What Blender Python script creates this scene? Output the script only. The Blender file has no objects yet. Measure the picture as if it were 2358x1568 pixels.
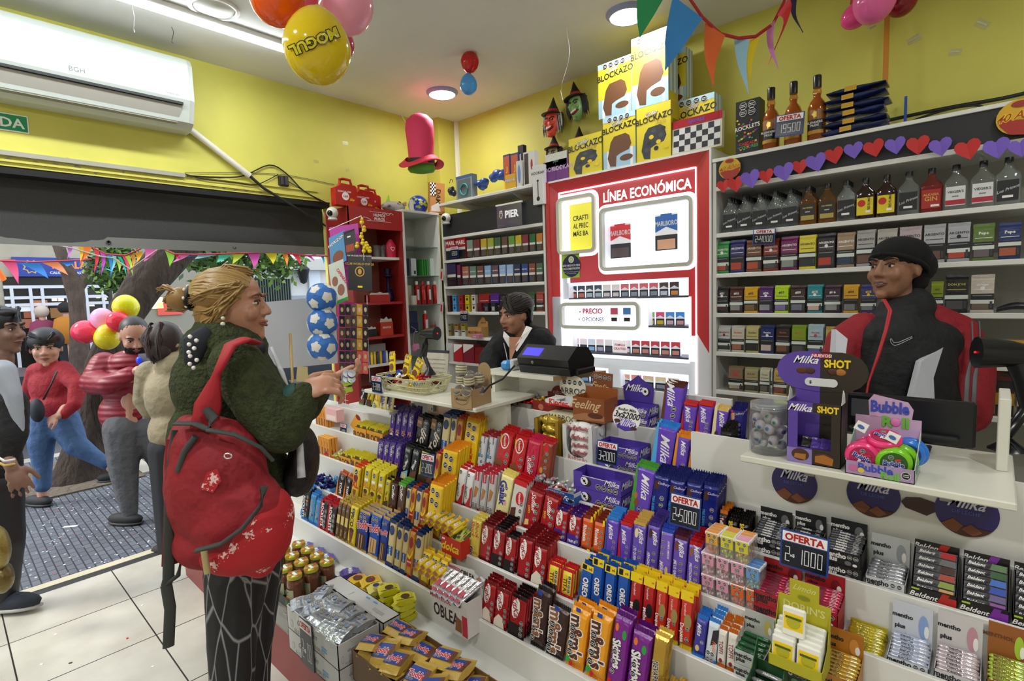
import bpy,math,random
from mathutils import Vector,Matrix,Euler
V=Vector
random.seed(7)
cos,sin,rad,ru=math.cos,math.sin,math.radians,random.uniform
def NN(k):return nt.nodes.new(k)
def NL(a,b):return nt.links.new(a,b)
PI=math.pi
C=bpy.context.scene.collection
YAW,PIT,ROL,F=rad(47.5238),rad(5.0141),rad(-1.88),1215.87
CAM=Vector((4.026,0.0,1.65))
_f=Vector((-cos(YAW)*cos(PIT),sin(YAW)*cos(PIT),-sin(PIT)))
_r0=Vector((sin(YAW),cos(YAW),0));_u0=_r0.cross(_f)
_r=_r0*cos(ROL)+_u0*sin(ROL);_u=-_r0*sin(ROL)+_u0*cos(ROL)
cam=bpy.data.cameras.new('camera');camo=bpy.data.objects.new('camera',cam);C.objects.link(camo)
cam.lens=F/2358*36;cam.sensor_width=36;cam.clip_start=0.02;cam.clip_end=200
mw=Matrix((_r,_u,-_f)).transposed().to_4x4();mw.translation=CAM;camo.matrix_world=mw
bpy.context.scene.camera=camo
vs=bpy.context.scene.view_settings
vs.view_transform='Standard';vs.look='None';vs.gamma=1;vs.use_curve_mapping=False;vs.exposure=-0.42
W=bpy.data.worlds.new('world');bpy.context.scene.world=W;W.use_nodes=True
bg=W.node_tree.nodes['Background'];bg.inputs[0].default_value=(0.80,0.88,1.0,1);bg.inputs[1].default_value=3.6
sun=bpy.data.lights.new('sun','SUN');sun.energy=3.2;sun.angle=0.3;sun.color=(1,.93,.82)
so=bpy.data.objects.new('sun',sun);C.objects.link(so);so.rotation_euler=(rad(38),rad(-32),0)
def area(name,loc,sx,sy,power,rot=(0,0,0),col=(1,1,1),shape='RECTANGLE'):
 l=bpy.data.lights.new(name,'AREA');l.shape=shape;l.size=sx;l.size_y=sy;l.energy=power;l.color=col
 o=bpy.data.objects.new(name,l);C.objects.link(o);o.location=loc;o.rotation_euler=rot
 return o
CEIL=3.29
area('tube_light',(.63,.35,CEIL-.075),.05,2.9,36,col=(.93,.98,1))
for lx,ly in((.68,2.92),(2.36,2.92),(4.6,2.3),(2.1,-.6),(5.0,.2),(3.6,-1.6)):
 area('downlight',(lx,ly,CEIL-.035),.17,.17,12 if ly>2 else 38,col=(.97,.98,1),shape='DISK')
def ray(px,py):return _r*((px-1179)/F)+_u*((784-py)/F)+_f
def onx(X,px,py):d=ray(px,py);return CAM+d*((X-CAM.x)/d.x)
def ony(Y,px,py):d=ray(px,py);return CAM+d*((Y-CAM.y)/d.y)
def onz(Z,px,py):d=ray(px,py);return CAM+d*((Z-CAM.z)/d.z)
def ond(D,px,py):return CAM+ray(px,py)*D
def ln(px,Y,Z):
 a=Vector((0,Y,Z))-CAM;t=(px-1179)/F
 return(t*a.dot(_f)-a.dot(_r))/(_r.x-t*_f.x)
def lny(py,X,Y):
 a=Vector((X,Y,0))-CAM;t=(784-py)/F
 return(t*a.dot(_f)-a.dot(_u))/(_u.z-t*_f.z)
PAL=dict(w='#f2f0ec',k='#0b0b0d',r='#c8141c',y='#f2cf12',g='#2f9e3c',b='#1b3fa8',n='#101c4a',o='#ee7a1c',p='#5b3aa6',P='#3a1c80',m='#c2185b',c='#e9d9a4',B='#4a2415',s='#b9bcc2',G='#c79a2a',t='#c8a070',l='#7fc4ec',q='#d9d9d6',h='#f39ab8',v='#7a1fa0',R='#7e0f16',d='#2b2c30',L='#a9c93a',O='#f6a21e',M='#6a45bd',D='#14206e',e='#7d4a26')
def lin(h):
 h=PAL.get(h,h).lstrip('#');v=[int(h[i:i+2],16)/255 for i in(0,2,4)]
 return[x/12.92 if x<=.04045 else((x+.055)/1.055)**2.4 for x in v]+[1]
_m={}
def mat(col,rough=.45,metal=0.,bump=None,em=0.,alpha=1.,var=0.):
 global nt
 key=(col,rough,metal,bump,em,alpha,var)
 if key in _m:return _m[key]
 m=bpy.data.materials.new('mat_'+str(len(_m)));m.use_nodes=True;nt=m.node_tree;b=nt.nodes['Principled BSDF']
 c=lin(col);b.inputs['Base Color'].default_value=c;b.inputs['Roughness'].default_value=rough;b.inputs['Metallic'].default_value=metal
 if em:b.inputs['Emission Color'].default_value=c;b.inputs['Emission Strength'].default_value=em
 if alpha<1:b.inputs['Alpha'].default_value=alpha
 if bump or var:
  tc=NN('ShaderNodeTexCoord');nz=NN('ShaderNodeTexNoise');NL(tc.outputs['Object'],nz.inputs['Vector'])
  sc,st,di,de={'foil':(55,.55,.006,3),'fabric':(320,.3,.002,2),'plaster':(9,.25,.01,6),'fleece':(95,1.,.02,4),'crease':(14,.6,.03,3),'bark':(14,1.,.08,8),None:(6,0,0,3)}[bump]
  nz.inputs['Scale'].default_value=sc;nz.inputs['Detail'].default_value=de
  if bump=='bark':mp=NN('ShaderNodeMapping');mp.inputs['Scale'].default_value=(1,1,.25);NL(tc.outputs['Object'],mp.inputs['Vector']);NL(mp.outputs[0],nz.inputs['Vector'])
  if bump:
   bp=NN('ShaderNodeBump');bp.inputs['Strength'].default_value=st;bp.inputs['Distance'].default_value=di
   NL(nz.outputs['Fac'],bp.inputs['Height']);NL(bp.outputs[0],b.inputs['Normal'])
  if var:
   n2=NN('ShaderNodeTexNoise');NL(tc.outputs['Object'],n2.inputs['Vector']);n2.inputs['Scale'].default_value=2.2 if bump in('plaster',None)else sc*.4;n2.inputs['Detail'].default_value=5
   cr=NN('ShaderNodeValToRGB');cr.color_ramp.elements[0].position=.32;cr.color_ramp.elements[1].position=.68
   cr.color_ramp.elements[0].color=[x*(1-var)for x in c[:3]]+[1];cr.color_ramp.elements[1].color=[min(1,x*(1+var*.5))for x in c[:3]]+[1]
   NL(n2.outputs['Fac'],cr.inputs[0]);NL(cr.outputs[0],b.inputs['Base Color'])
 _m[key]=m;return m
def glassy(col='#ffffff',rough=.03,a=.18):
 global nt
 k=('glassy',col,rough,a)
 if k in _m:return _m[k]
 m=bpy.data.materials.new('mat_clear');m.use_nodes=True;nt=m.node_tree;b=nt.nodes['Principled BSDF']
 tr=NN('ShaderNodeBsdfTransparent');gl=NN('ShaderNodeBsdfGlossy');m1=NN('ShaderNodeMixShader');m2=NN('ShaderNodeMixShader');lw=NN('ShaderNodeLayerWeight');pw=NN('ShaderNodeMath');pw.operation='POWER';pw.inputs[1].default_value=2.6;mu=NN('ShaderNodeMath');mu.operation='MULTIPLY_ADD';mu.inputs[1].default_value=.75;mu.inputs[2].default_value=.035
 b.inputs['Base Color'].default_value=lin(col);b.inputs['Roughness'].default_value=.3;gl.inputs['Roughness'].default_value=rough
 tr.inputs[0].default_value=[0.35+.65*x for x in lin(col)[:3]]+[1];m2.inputs[0].default_value=a*.45
 L=nt.links.new;L(lw.outputs['Facing'],pw.inputs[0]);L(pw.outputs[0],mu.inputs[0]);L(mu.outputs[0],m1.inputs[0]);L(tr.outputs[0],m1.inputs[1]);L(gl.outputs[0],m1.inputs[2]);L(m1.outputs[0],m2.inputs[1]);L(b.outputs[0],m2.inputs[2])
 L(m2.outputs[0],nt.nodes['Material Output'].inputs[0]);_m[k]=m;return m
def paper(c):return mat(c,.5)
def foil(c):return mat(c,.26,0.,'foil')
def shiny(c):return mat(c,.2,.55,'foil')
_tx={}
def textgeo(s,bold=0.,shear=0.):
 k=(s,bold,shear)
 if k in _tx:return _tx[k]
 cu=bpy.data.curves.new('t','FONT');cu.body=s;cu.size=1;cu.resolution_u=2;cu.offset=bold;cu.shear=shear;cu.fill_mode='FRONT'
 o=bpy.data.objects.new('t',cu);me=o.to_mesh()
 v=[(p.co.x,p.co.y)for p in me.vertices];f=[tuple(q.vertices)for q in me.polygons]
 o.to_mesh_clear();bpy.data.objects.remove(o);bpy.data.curves.remove(cu)
 if not v:v=[(0,0),(1,0),(0,1)];f=[]
 xs=[a for a,_ in v];w=max(xs)-min(xs);x0=min(xs)
 v=[((a-x0-w/2)/.7,(b-.35)/.7)for a,b in v]
 _tx[k]=(v,f,w/.7);return _tx[k]
ST={'n':(0,0),'b':(.022,0),'i':(.02,.35),'s':(.012,.5),'x':(.04,0),'l':(-.0,0)}
class B:
 def __init__(s):s.v=[];s.f=[];s.mi=[];s.sm=[];s.mats=[];s.M=None
 def mid(s,m):
  if isinstance(m,str):m=paper(m)
  if m not in s.mats:s.mats.append(m)
  return s.mats.index(m)
 def add(s,vs,fs,m,smooth=False):
  n=len(s.v);i=s.mid(m)
  if s.M is not None:vs=[s.M@Vector(p)for p in vs]
  s.v.extend([tuple(p)for p in vs]);s.f.extend([tuple(a+n for a in f)for f in fs]);s.mi.extend([i]*len(fs));s.sm.extend([smooth]*len(fs));return s
 def quad(s,a,b,c,d,m):return s.add([a,b,c,d],[(0,1,2,3)],m)
 def box(s,a,b,m,bev=0.):
  x0,y0,z0=a;x1,y1,z1=b
  if bev<=0:
   return s.add([(x0,y0,z0),(x1,y0,z0),(x1,y1,z0),(x0,y1,z0),(x0,y0,z1),(x1,y0,z1),(x1,y1,z1),(x0,y1,z1)],[(0,3,2,1),(4,5,6,7),(0,1,5,4),(1,2,6,5),(2,3,7,6),(3,0,4,7)],m)
  bv=min(bev,(x1-x0)*.49,(y1-y0)*.49,(z1-z0)*.49);r=[]
  for z,q in((z0,bv),(z0+bv,0),(z1-bv,0),(z1,bv)):
   X0,X1,Y0,Y1=x0+q,x1-q,y0+q,y1-q;t=bv if q==0 else bv*.3
   r.append([(X0+t,Y0,z),(X1-t,Y0,z),(X1,Y0+t,z),(X1,Y1-t,z),(X1-t,Y1,z),(X0+t,Y1,z),(X0,Y1-t,z),(X0,Y0+t,z)])
  return s.loft(r,m,smooth=False)
 def loft(s,rings,m,cap=True,smooth=True,closed=True):
  n=len(rings[0]);vs=[p for r in rings for p in r];fs=[]
  for i in range(len(rings)-1):
   for j in range(n if closed else n-1):
    k=(j+1)%n;fs.append((i*n+j,i*n+k,(i+1)*n+k,(i+1)*n+j))
  s.add(vs,fs,m,smooth)
  if cap and closed:
   s.add(list(rings[0]),[tuple(range(n))[::-1]],m);s.add(list(rings[-1]),[tuple(range(n))],m)
  return s
 def lathe(s,prof,m,n=16,c=(0,0,0),sx=1,sy=1):
  return s.loft([[(c[0]+r*sx*cos(2*PI*j/n),c[1]+r*sy*sin(2*PI*j/n),c[2]+z)for j in range(n)]for r,z in prof],m)
 def ell(s,c,r,m,n=14,k=9,rot=None):
  if isinstance(r,(int,float)):r=(r,r,r)
  q=rot.to_matrix()if rot else Matrix.Identity(3);rr=[]
  for i in range(k+1):
   t=PI*min(max(i/k,.01),.99);ring=[]
   for j in range(n):
    a=2*PI*j/n;ring.append(tuple(q@Vector((r[0]*sin(t)*cos(a),r[1]*sin(t)*sin(a),-r[2]*cos(t)))+Vector(c)))
   rr.append(ring)
  return s.loft(rr,m)
 def tube(s,pts,r,m,n=8,flat=None):
  pts=[Vector(p)for p in pts];rr=[];up=Vector((0,0,1))
  for i,p in enumerate(pts):
   t=(pts[min(i+1,len(pts)-1)]-pts[max(i-1,0)])
   t=t.normalized()if t.length>1e-9 else Vector((0,0,1))
   a=t.cross(up)if abs(t.dot(up))<.95 else t.cross(Vector((1,0,0)))
   a.normalize();b=a.cross(t);q=r[i]if isinstance(r,(list,tuple))else r
   ka,kb=flat if flat else(1,1)
   rr.append([tuple(p+a*(q*ka*cos(2*PI*j/n))+b*(q*kb*sin(2*PI*j/n)))for j in range(n)])
  return s.loft(rr,m)
 def prism(s,pts,m,o,ux,uy,th):
  """outline pts (2D) in the plane o+ux*u+uy*v, thickened backwards by th"""
  o,ux,uy=Vector(o),Vector(ux),Vector(uy);nn=ux.cross(uy).normalized()
  f=[o+ux*a+uy*b for a,b in pts];k=[p-nn*th for p in f];n=len(pts)
  return s.add(f+k,[tuple(range(n)),tuple(range(n,2*n))[::-1]]+[(j,j+n,(j+1)%n+n,(j+1)%n)for j in range(n)],m)
 def txt(s,t,o,ux,uy,h,m,st='b',fit=None,ang=0,sx=1.):
  v,f,w=textgeo(t,*ST[st]);o,ux,uy=Vector(o),Vector(ux).normalized(),Vector(uy).normalized()
  k=h*sx
  if fit and w*h*sx>fit:k=fit/w
  ca,sa=cos(ang),sin(ang)
  return s.add([o+ux*(a*k*ca-b*h*sa)+uy*(a*k*sa+b*h*ca)for a,b in v],f,m)
 def decals(s,dec,o,ux,uy,w,h,eps=.0004):
  """printed marks on a flat face with corner o, axes ux,uy (unit), size w x h"""
  o,ux,uy=Vector(o),Vector(ux).normalized(),Vector(uy).normalized();nn=ux.cross(uy)
  P=lambda u,v,l:o+ux*(u*w)+uy*(v*h)+nn*(eps*l)
  l=1
  for d in dec:
   k=d[0];l+=.35
   if k=='r':_,a,b,c,e,col=d;s.add([P(a,b,l),P(c,b,l),P(c,e,l),P(a,e,l)],[(0,1,2,3)],col)
   elif k=='g':s.add([P(a,b,l)for a,b in d[1]],[tuple(range(len(d[1])))],d[2])
   elif k=='e':
    _,a,b,ra,rb,col=d;s.add([P(a,b,l)+ux*(ra*w*cos(q*PI/8))+uy*(rb*h*sin(q*PI/8))for q in range(16)],[tuple(range(16))],col)
   elif k=='o':
    _,a,b,r=d[:4]
    for q,(rr,col)in enumerate(((r,'w'),(r*.9,'k'))):
     s.add([P(a,b,l+q*.35)+ux*(rr*w*cos(PI/8+j*PI/4))+uy*(rr*w*sin(PI/8+j*PI/4))for j in range(8)],[tuple(range(8))],col)
    for q in(-.22,.22):c0=P(a,b,l+.9)+uy*(q*r*w);e=r*w*.62;z=r*w*.09;s.add([c0-ux*e-uy*z,c0+ux*e-uy*z,c0+ux*e+uy*z,c0-ux*e+uy*z],[(0,1,2,3)],'q')
    l+=.9
   elif k=='t':
    _,t,a,b,size,ang,col=d[:7];st=d[7]if len(d)>7 else'b';out=d[8]if len(d)>8 else None;sx=d[9]if len(d)>9 else 1
    if out:v=ST[st];ST['_']=(v[0]+.05,v[1]);s.txt(t,P(a,b,l),ux,uy,size*w,out,'_',ang=rad(ang),sx=sx);l+=.35
    s.txt(t,P(a,b,l),ux,uy,size*w,col,st,ang=rad(ang),sx=sx)
  return s
 def mesh(s,name):
  me=bpy.data.meshes.new(name);me.from_pydata(s.v,[],s.f)
  for m in s.mats:me.materials.append(m)
  me.polygons.foreach_set('material_index',s.mi);me.polygons.foreach_set('use_smooth',s.sm);me.update();return me
def tag(o,label=None,cat=None,group=None,kind=None):
 if label:o['label']=label
 if cat:o['category']=cat
 if group:o['group']=group
 if kind:o['kind']=kind
 return o
def put(b,name,parent=None,loc=None,rot=None,**k):
 me=b if isinstance(b,bpy.types.Mesh)else b.mesh(name)
 o=bpy.data.objects.new(name,me);C.objects.link(o)
 if parent:o.parent=parent
 if loc is not None:o.location=loc
 if rot is not None:o.rotation_euler=rot
 return tag(o,**k)
def thing(name,label,cat,loc=(0,0,0),rot=(0,0,0),group=None):
 o=bpy.data.objects.new(name,None);C.objects.link(o);o.location=loc;o.rotation_euler=rot;o.empty_display_size=.05
 return tag(o,label,cat,group)
def dup(root,loc,rot=None,label=None,group=None):
 r=root.copy();C.objects.link(r);r.location=loc
 if rot is not None:r.rotation_euler=rot
 if label:r['label']=label
 if group:r['group']=group
 for ch in list(root.children):
  c=ch.copy();C.objects.link(c);c.parent=r
  for g in ch.children:d=g.copy();C.objects.link(d);d.parent=c
 return r
def struct(b,name):return put(b,name,kind='structure')
X,Y,Z=Vector((1,0,0)),Vector((0,1,0)),Vector((0,0,1))
# room shell
def wallmat():
 m=mat('#cfc95c',.6,0,'plaster',0,1.,.1);return m
yel=wallmat();white=mat('#e9e9e2',.35,0,None,0,1.,.04);wht2=mat('#f1f1ec',.4)
b=B();b.box((-.14,3.5,0),(6.6,3.62,CEIL),yel);struct(b,'wall_back')
b=B();b.box((-.14,-3.1,2.44),(0,3.5,CEIL),yel);b.box((-.14,2.26,0),(0,3.5,2.44),yel);b.box((-.14,-3.1,0),(0,-1.6,2.44),yel)
for i in range(46):
 yy=-.2+i*.045+ru(-.02,.02);zz=2.475+ru(-.02,.05)if i<34 else 2.46;w=ru(.004,.02);h=ru(.003,.012)
 if random.random()<.75:b.prism([(-w,0),(-w*.4,h),(w*.5,h*.8),(w,-h*.1),(w*.1,-h)],mat('#9a9a90',.7),(.0012,yy,zz),(0,1,0),(0,0,1),.001)
for zz in(2.51,2.462):b.box((0,-3,zz),(.012,2.15,zz+.012),yel)
struct(b,'wall_left')
b=B();b.box((-.14,-3.22,0),(6.6,-3.1,CEIL),mat('#d8d4c4',.7));struct(b,'wall_front')
b=B();b.box((6.6,-3.22,0),(6.72,3.62,CEIL),mat('#d8d4c4',.7));struct(b,'wall_right')
b=B();b.box((0,3.28,0),(.19,3.5,CEIL),yel);struct(b,'trim_1')
b=B();b.box((.195,3.47,1.0),(.225,3.5,CEIL),wht2);struct(b,'trim_2')
cm=mat('#dfdfdb',.75,0,'plaster',0,1.,.05)
b=B();b.box((-.14,-3.22,CEIL),(6.72,3.62,CEIL+.1),cm);struct(b,'ceiling')
b=B();pz=ony(3.49,2050,290).z;b.box((2.9,3.478,1.5),(6.5,3.499,pz),mat('#e4e1cc',.6,0,None,0,1.,.06));struct(b,'trim_3')
fm=bpy.data.materials.new('floor_tiles');fm.use_nodes=True;nt=fm.node_tree;pb=nt.nodes['Principled BSDF']
tc=NN('ShaderNodeTexCoord');bt=NN('ShaderNodeTexBrick');mp=NN('ShaderNodeMapping');NL(tc.outputs['Object'],mp.inputs[0]);NL(mp.outputs[0],bt.inputs['Vector'])
bt.offset=0;bt.inputs['Scale'].default_value=1;bt.inputs['Brick Width'].default_value=.505;bt.inputs['Row Height'].default_value=.505
bt.inputs['Mortar Size'].default_value=.0035;bt.inputs['Mortar Smooth'].default_value=.2
bt.inputs['Color1'].default_value=lin('#cfccc0');bt.inputs['Color2'].default_value=lin('#c6c3b8');bt.inputs['Mortar'].default_value=lin('#35332f')
mp.inputs['Location'].default_value=(-.46,-.62,0)
nz=NN('ShaderNodeTexNoise');nz.inputs['Scale'].default_value=3;nz.inputs['Detail'].default_value=8;NL(tc.outputs['Object'],nz.inputs[0])
cr=NN('ShaderNodeValToRGB');cr.color_ramp.elements[0].position=.3;cr.color_ramp.elements[0].color=(.62,.6,.56,1);cr.color_ramp.elements[1].position=.6;cr.color_ramp.elements[1].color=(1,1,1,1)
mx=NN('ShaderNodeMix');mx.data_type='RGBA';mx.blend_type='MULTIPLY';mx.inputs[0].default_value=.6
NL(nz.outputs[0],cr.inputs[0]);NL(bt.outputs[0],mx.inputs[6]);NL(cr.outputs[0],mx.inputs[7]);NL(mx.outputs[2],pb.inputs['Base Color'])
pb.inputs['Roughness'].default_value=.22
b=B();b.box((-.02,-3.2,-.1),(6.7,3.6,0),fm);struct(b,'floor')
b=B();b.box((-.1,-3.1,-.1),(-.02,3.3,-.006),mat('#2b2b2a',.6,0,'plaster'))
b.box((-.17,-3.1,-.12),(-.1,3.3,-.002),mat('#c9c0a4',.6,0,None,0,1.,.12));struct(b,'trim_4')
for i,(px,py,c)in enumerate(((293,1470,'r'),(162,1527,'k'),(328,1394,'w'),(128,1461,'w'),(352,1535,'w'),(700,1540,'k'),(640,1530,'g'),(95,1530,'w'))):
 p=onz(0,px,py);b=B();b.box((-.006,-.004,0),(.007,.005,.002),paper(c))
 put(b,'paper_scrap',loc=p,rot=(0,0,i),label=f"small {dict(r='red',k='black',w='white',g='green')[c]} scrap on the cream floor tiles, "+("in front of the red counter base" if px>600 else"left of the woman's hanging strap"),cat='litter',group='scraps on the floor tiles '+c+('1' if px>600 else'2'))
def downlight(px,py,lab,r=.105,on=True):
 p=onz(CEIL,px,py);t=thing('ceiling_lamp',lab,'ceiling lamp',(p.x,p.y,CEIL))
 b=B();b.lathe([(r*1.22,0),(r*1.22,-.006),(r*1.05,-.022),(r,-.026),(r,0)],mat('#9aa0c8' if on else'#e4e4e0',.3),28);put(b,'ring',t)
 b=B();b.lathe([(r,-.012),(r*.98,-.024),(r*.5,-.027),(.001,-.028)],mat('#f4f8ff',.5,em=9.)if on else mat('#e8e8e2',.4),28);put(b,'diffuser',t)
downlight(1018,212,'lit round recessed lamp in the ceiling beside the red and blue balloons')
downlight(1445,30,'lit round recessed lamp in the ceiling behind the green and blue pennants')
p=onz(CEIL,493,18)
t=thing('ceiling_speaker','round white unlit disc set flush in the ceiling beside the light tube','ceiling fitting',(p.x,p.y,CEIL))
b=B();b.lathe([(.13,0),(.13,-.008),(.108,-.012),(.105,0)],wht2,30);put(b,'rim',t);b=B();b.lathe([(.104,-.001),(.1,-.007),(.001,-.009)],'#dfe2dc',30);put(b,'cover',t)
t=thing('light_tube','long lit white light tube running along the ceiling above the air conditioner','ceiling lamp',(.63,.35,CEIL))
b=B();b.box((-.03,-1.5,-.03),(.03,1.36,0),wht2,.004);put(b,'housing',t);b=B();b.tube([(0,-1.48,-.045),(0,1.34,-.045)],.017,mat('#f2faff',.4,em=26.),12);put(b,'tube',t)
for i,(px,py,L,sw,w)in enumerate(((1305,60,.42,.06,1),(930,240,.2,-.06,0),(305,15,.12,.03,2),(395,62,.07,.05,3))):
 p=onz(CEIL,px,py);b=B();q=[(sw*sin(k*.7)*k/8-.02*k/8,.3*sw*k/8,-L*k/8)for k in range(9)]
 b.tube(q,.0016,mat('#e8e8e0' if w!=3 else'#202028',.5),5)
 put(b,'hanging_string',loc=p,label=['long curly white ribbon end hanging from the ceiling left of the boxes of chocolate','thin white string hanging from the ceiling above the pink top hat','short white string stuck to the ceiling beside the light tube','short dark wire hook hanging from the ceiling above the air conditioner'][w],cat='string')
 # air conditioner on the left wall
ay0,ay1,az0,az1=-.15,1.245,2.775,3.20
t=thing('air_conditioner','white wall-mounted split air conditioner above the shop opening','air conditioner',(0,ay0,az0))
L=ay1-ay0;H=az1-az0;acw=mat('#c3c9c3',.12)
def sect(y,k=1):return[(0,y,0),(.10*k,y,0),(.17*k,y,.035),(.205*k,y,.12),(.225*k,y,.16),(.225*k,y,H-.05),(.20*k,y,H-.01),(.15*k,y,H),(0,y,H)]
b=B();b.loft([sect(0,.93),sect(.02),sect(L-.03),sect(L,.93)],acw,smooth=False);bd_=put(b,'body',t)
b=B();b.box((.205,.03,.125),(.2265,L-.07,.14),mat('#15181a',.4));b.box((.14,.03,.02),(.186,L-.1,.024),mat('#8d8a80',.4));put(b,'air_slot',t)
b=B();b.add([(.173,.03,.045),(.173,L-.09,.045),(.212,L-.07,.12),(.212,.03,.12)],[(0,1,2,3)],mat('#a9a69c',.35));put(b,'louvre',t)
b=B();q=onx(.2262,177,160);b.txt('BGH',(.2262,q.y-ay0,q.z-az0),Y,Z,.026,mat('#6a6f74',.4),'n');q=onx(.2262,399,215);b.txt('Silent Air',(.2262,q.y-ay0,q.z-az0),Y,Z,.014,mat('#8a8f90',.4),'n');put(b,'lettering',bd_)
q0=onx(.03,432,293);q1=onx(.03,575,405);q2=onx(.01,750,520)
t=thing('drain_pipe','white insulated pipe slanting down from the air conditioner, black at its end','pipe',q0)
b=B();b.tube([q0-q0,q1-q0],.021,'#d9d6c8',10);put(b,'insulation',t);b=B();b.tube([q1-q0,(q1-q0)*1.25+V((0,0,-.01)),q2-q0],[.012,.011,.008],'#1c1c1c',8);put(b,'inner_cable',t,label='black bare end of the pipe')
b=B();q=onx(.03,229,62);b.box((0,-.03,-.018),(.05,.03,.018),wht2,.006);put(b,'sensor_box',loc=(0,q.y,q.z),label='small white sensor box on the wall above the air conditioner',cat='sensor')
q=onx(0,66,290);t=thing('exit_sign','green exit sign with white capitals under the air conditioner','sign',(.002,q.y-.27,q.z-.045))
b=B();b.box((0,0,0),(.003,.27,.095),'w');put(b,'border',t);b=B();b.box((.002,.006,.006),(.0045,.264,.089),mat('#0f8f55',.4));b.txt('SALIDA',(.0052,.135,.047),Y,Z,.05,wht2,'b',fit=.24);put(b,'panel',t)
q0,q1=onx(.01,0,340),onx(.01,425,405);b=B();b.box((0,q0.y-1.5,q1.z-.012),(.025,q1.y,q1.z+.014),mat('#a5a394',.55,0,None,0,1.,.15));put(b,'cable_duct',label='dirty white cable duct along the wall above the rolled shutter',cat='cable duct')
def cable(name,pts,X0,r,lab,c='#15161a',f=onx,cat='cable'):
 P=[f(X0,*p)for p in pts];o=P[0].copy();b=B();pp=[]
 for i in range(len(P)-1):
  for k in range(4):
   a,b0,c0,d=P[max(i-1,0)],P[i],P[i+1],P[min(i+2,len(P)-1)];s=k/4
   pp.append(.5*((2*b0)+(c0-a)*s+(2*a-5*b0+4*c0-d)*s*s+(3*b0-a-3*c0+d)*s**3)-o)
 pp.append(P[-1]-o);b.tube(pp,r,mat(c,.5),6);return put(b,name,loc=o,label=lab,cat=cat)
cable('cable',[(425,400),(470,412),(540,420),(590,425),(640,402)],.012,.0035,'thin black cable running from the duct end to the small black box')
cable('cable',[(430,404),(500,408),(560,405),(620,380),(660,400),(700,440),(757,470)],.014,.005,'thick black cable arching over the small black box to the red cabinet')
cable('cable',[(425,398),(560,398),(660,403),(770,425)],.008,.0022,'thin grey cable drooping along the yellow wall to the red petrol cans','#5a5a50')
cable('cable',[(660,415),(700,440),(745,468)],.012,.003,'short black cable leaving the small black box downwards')
q=onx(.02,653,416);t=thing('power_supply','small black box with cables fixed on the yellow wall','power supply',(0,q.y,q.z));b=B();b.box((0,-.035,-.04),(.03,.035,.035),'k',.003);put(b,'case',t);b=B();b.box((.03,-.028,-.03),(.033,-.006,.03),mat('#333338',.4));b.box((.03,.006,-.03),(.033,.028,.03),mat('#333338',.4));put(b,'socket',t)
for i,(f,K,px,py,s)in enumerate(((onx,.001,728,372,.02),(onx,.001,800,392,.018),(onx,.001,795,330,.025),(ony,3.499,2105,90,.03),(ony,3.499,2200,120,.026),(ony,3.499,2262,55,.03),(ony,3.499,2007,62,.018))):
 q=f(K,px,py);b=B()
 if f is onx:b.box((0,-s,-s*.6),(.001,s,s*.6),glassy('#fbfbe8',.15,a=.25))
 else:b.box((-s,-.002,-s*.6),(s,-.001,s*.6),glassy('#fbfbe8',.15,a=.25));b.box((-s*.8,-.004,-s*.1),(s*.7,-.002,s*.15),glassy('#ffffff',.1,a=.6))
 put(b,'tape_piece',loc=q,rot=((.4*i%.7,0,0)if f is onx else(0,.5*(i%3)-.3,0)),label=['bit of clear tape on the yellow wall, leftmost one above the petrol cans','bit of clear tape on the yellow wall between the red cans and the pink hat','faint square of old tape on the yellow wall, highest of those left of the hat','crumpled clear tape on the back wall just right of the orange strip','shiny striped square of clear tape on the back wall, lowest on the right','crumpled clear tape on the back wall nearest the right edge','sliver of clear tape on the wall beside the pink balloons'][i],cat='tape')
ztop,zb=2.43,2.04
t=thing('roller_curtain','dark grey canvas roller curtain hanging across the top of the shop opening','curtain',(-.16,0,0))
b=B();rr=[]
for i in range(31):
 y=-1.6+i*.13;s=.012*sin(y*3);sag=.025*sin((y+.2)*1.2)if y>.2 else 0
 rr.append([(-.0+s,y,2.428-.012*max(0,y-1)),(.012+s,y,2.33),(.012-s,y,2.15),(s,y,zb+sag*.3)])
b.loft(rr,mat('#3c3d3c',.8,0,'fabric',0,1.,.12),closed=False);put(b,'canvas',t)
b=B();rr=[[(.013+.012*sin(y*3)*-1,y,zb+.055),(.016,y,zb-.012)]for y in[-1.6+i*.13 for i in range(31)]];b.loft(rr,mat('#6f706c',.7),closed=False);put(b,'hem',t)
for px,py in((250,557),(540,571),(755,584)):q=onx(-.14,px,py);b=B();b.tube([(.018+.012*cos(a*PI/5),q.y+.012*sin(a*PI/5)*0,0)for a in range(2)],.001,'k',4);b=B();b.lathe([(.013,0),(.013,.004),(.007,.004),(.007,0)],mat('#555044',.3,.8),12);put(b,'eyelet',t,loc=(.017,q.y,zb+.022),rot=(0,PI/2,0))
b=B();b.box((-.13,-1.6,2.40),(-.005,2.25,2.438),mat('#0c0c0d',.7));put(b,'shutter_box',label='black gap strip of the shutter housing above the canvas curtain',cat='shutter housing')
q0,q1=onx(-.1,640,464),onx(-.1,757,478);b=B();b.tube([(0,0,0),(0,q1.y-q0.y,q1.z-q0.z)],.007,mat('#8a3aa8',.3));b.tube([(0,.02,-.01),(0,q1.y-q0.y,q1.z-q0.z-.012)],.005,mat('#d02038',.3));put(b,'neon_sign',loc=q0,label='strip of a purple and red sign showing over the curtain near the red cabinet',cat='sign')
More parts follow.
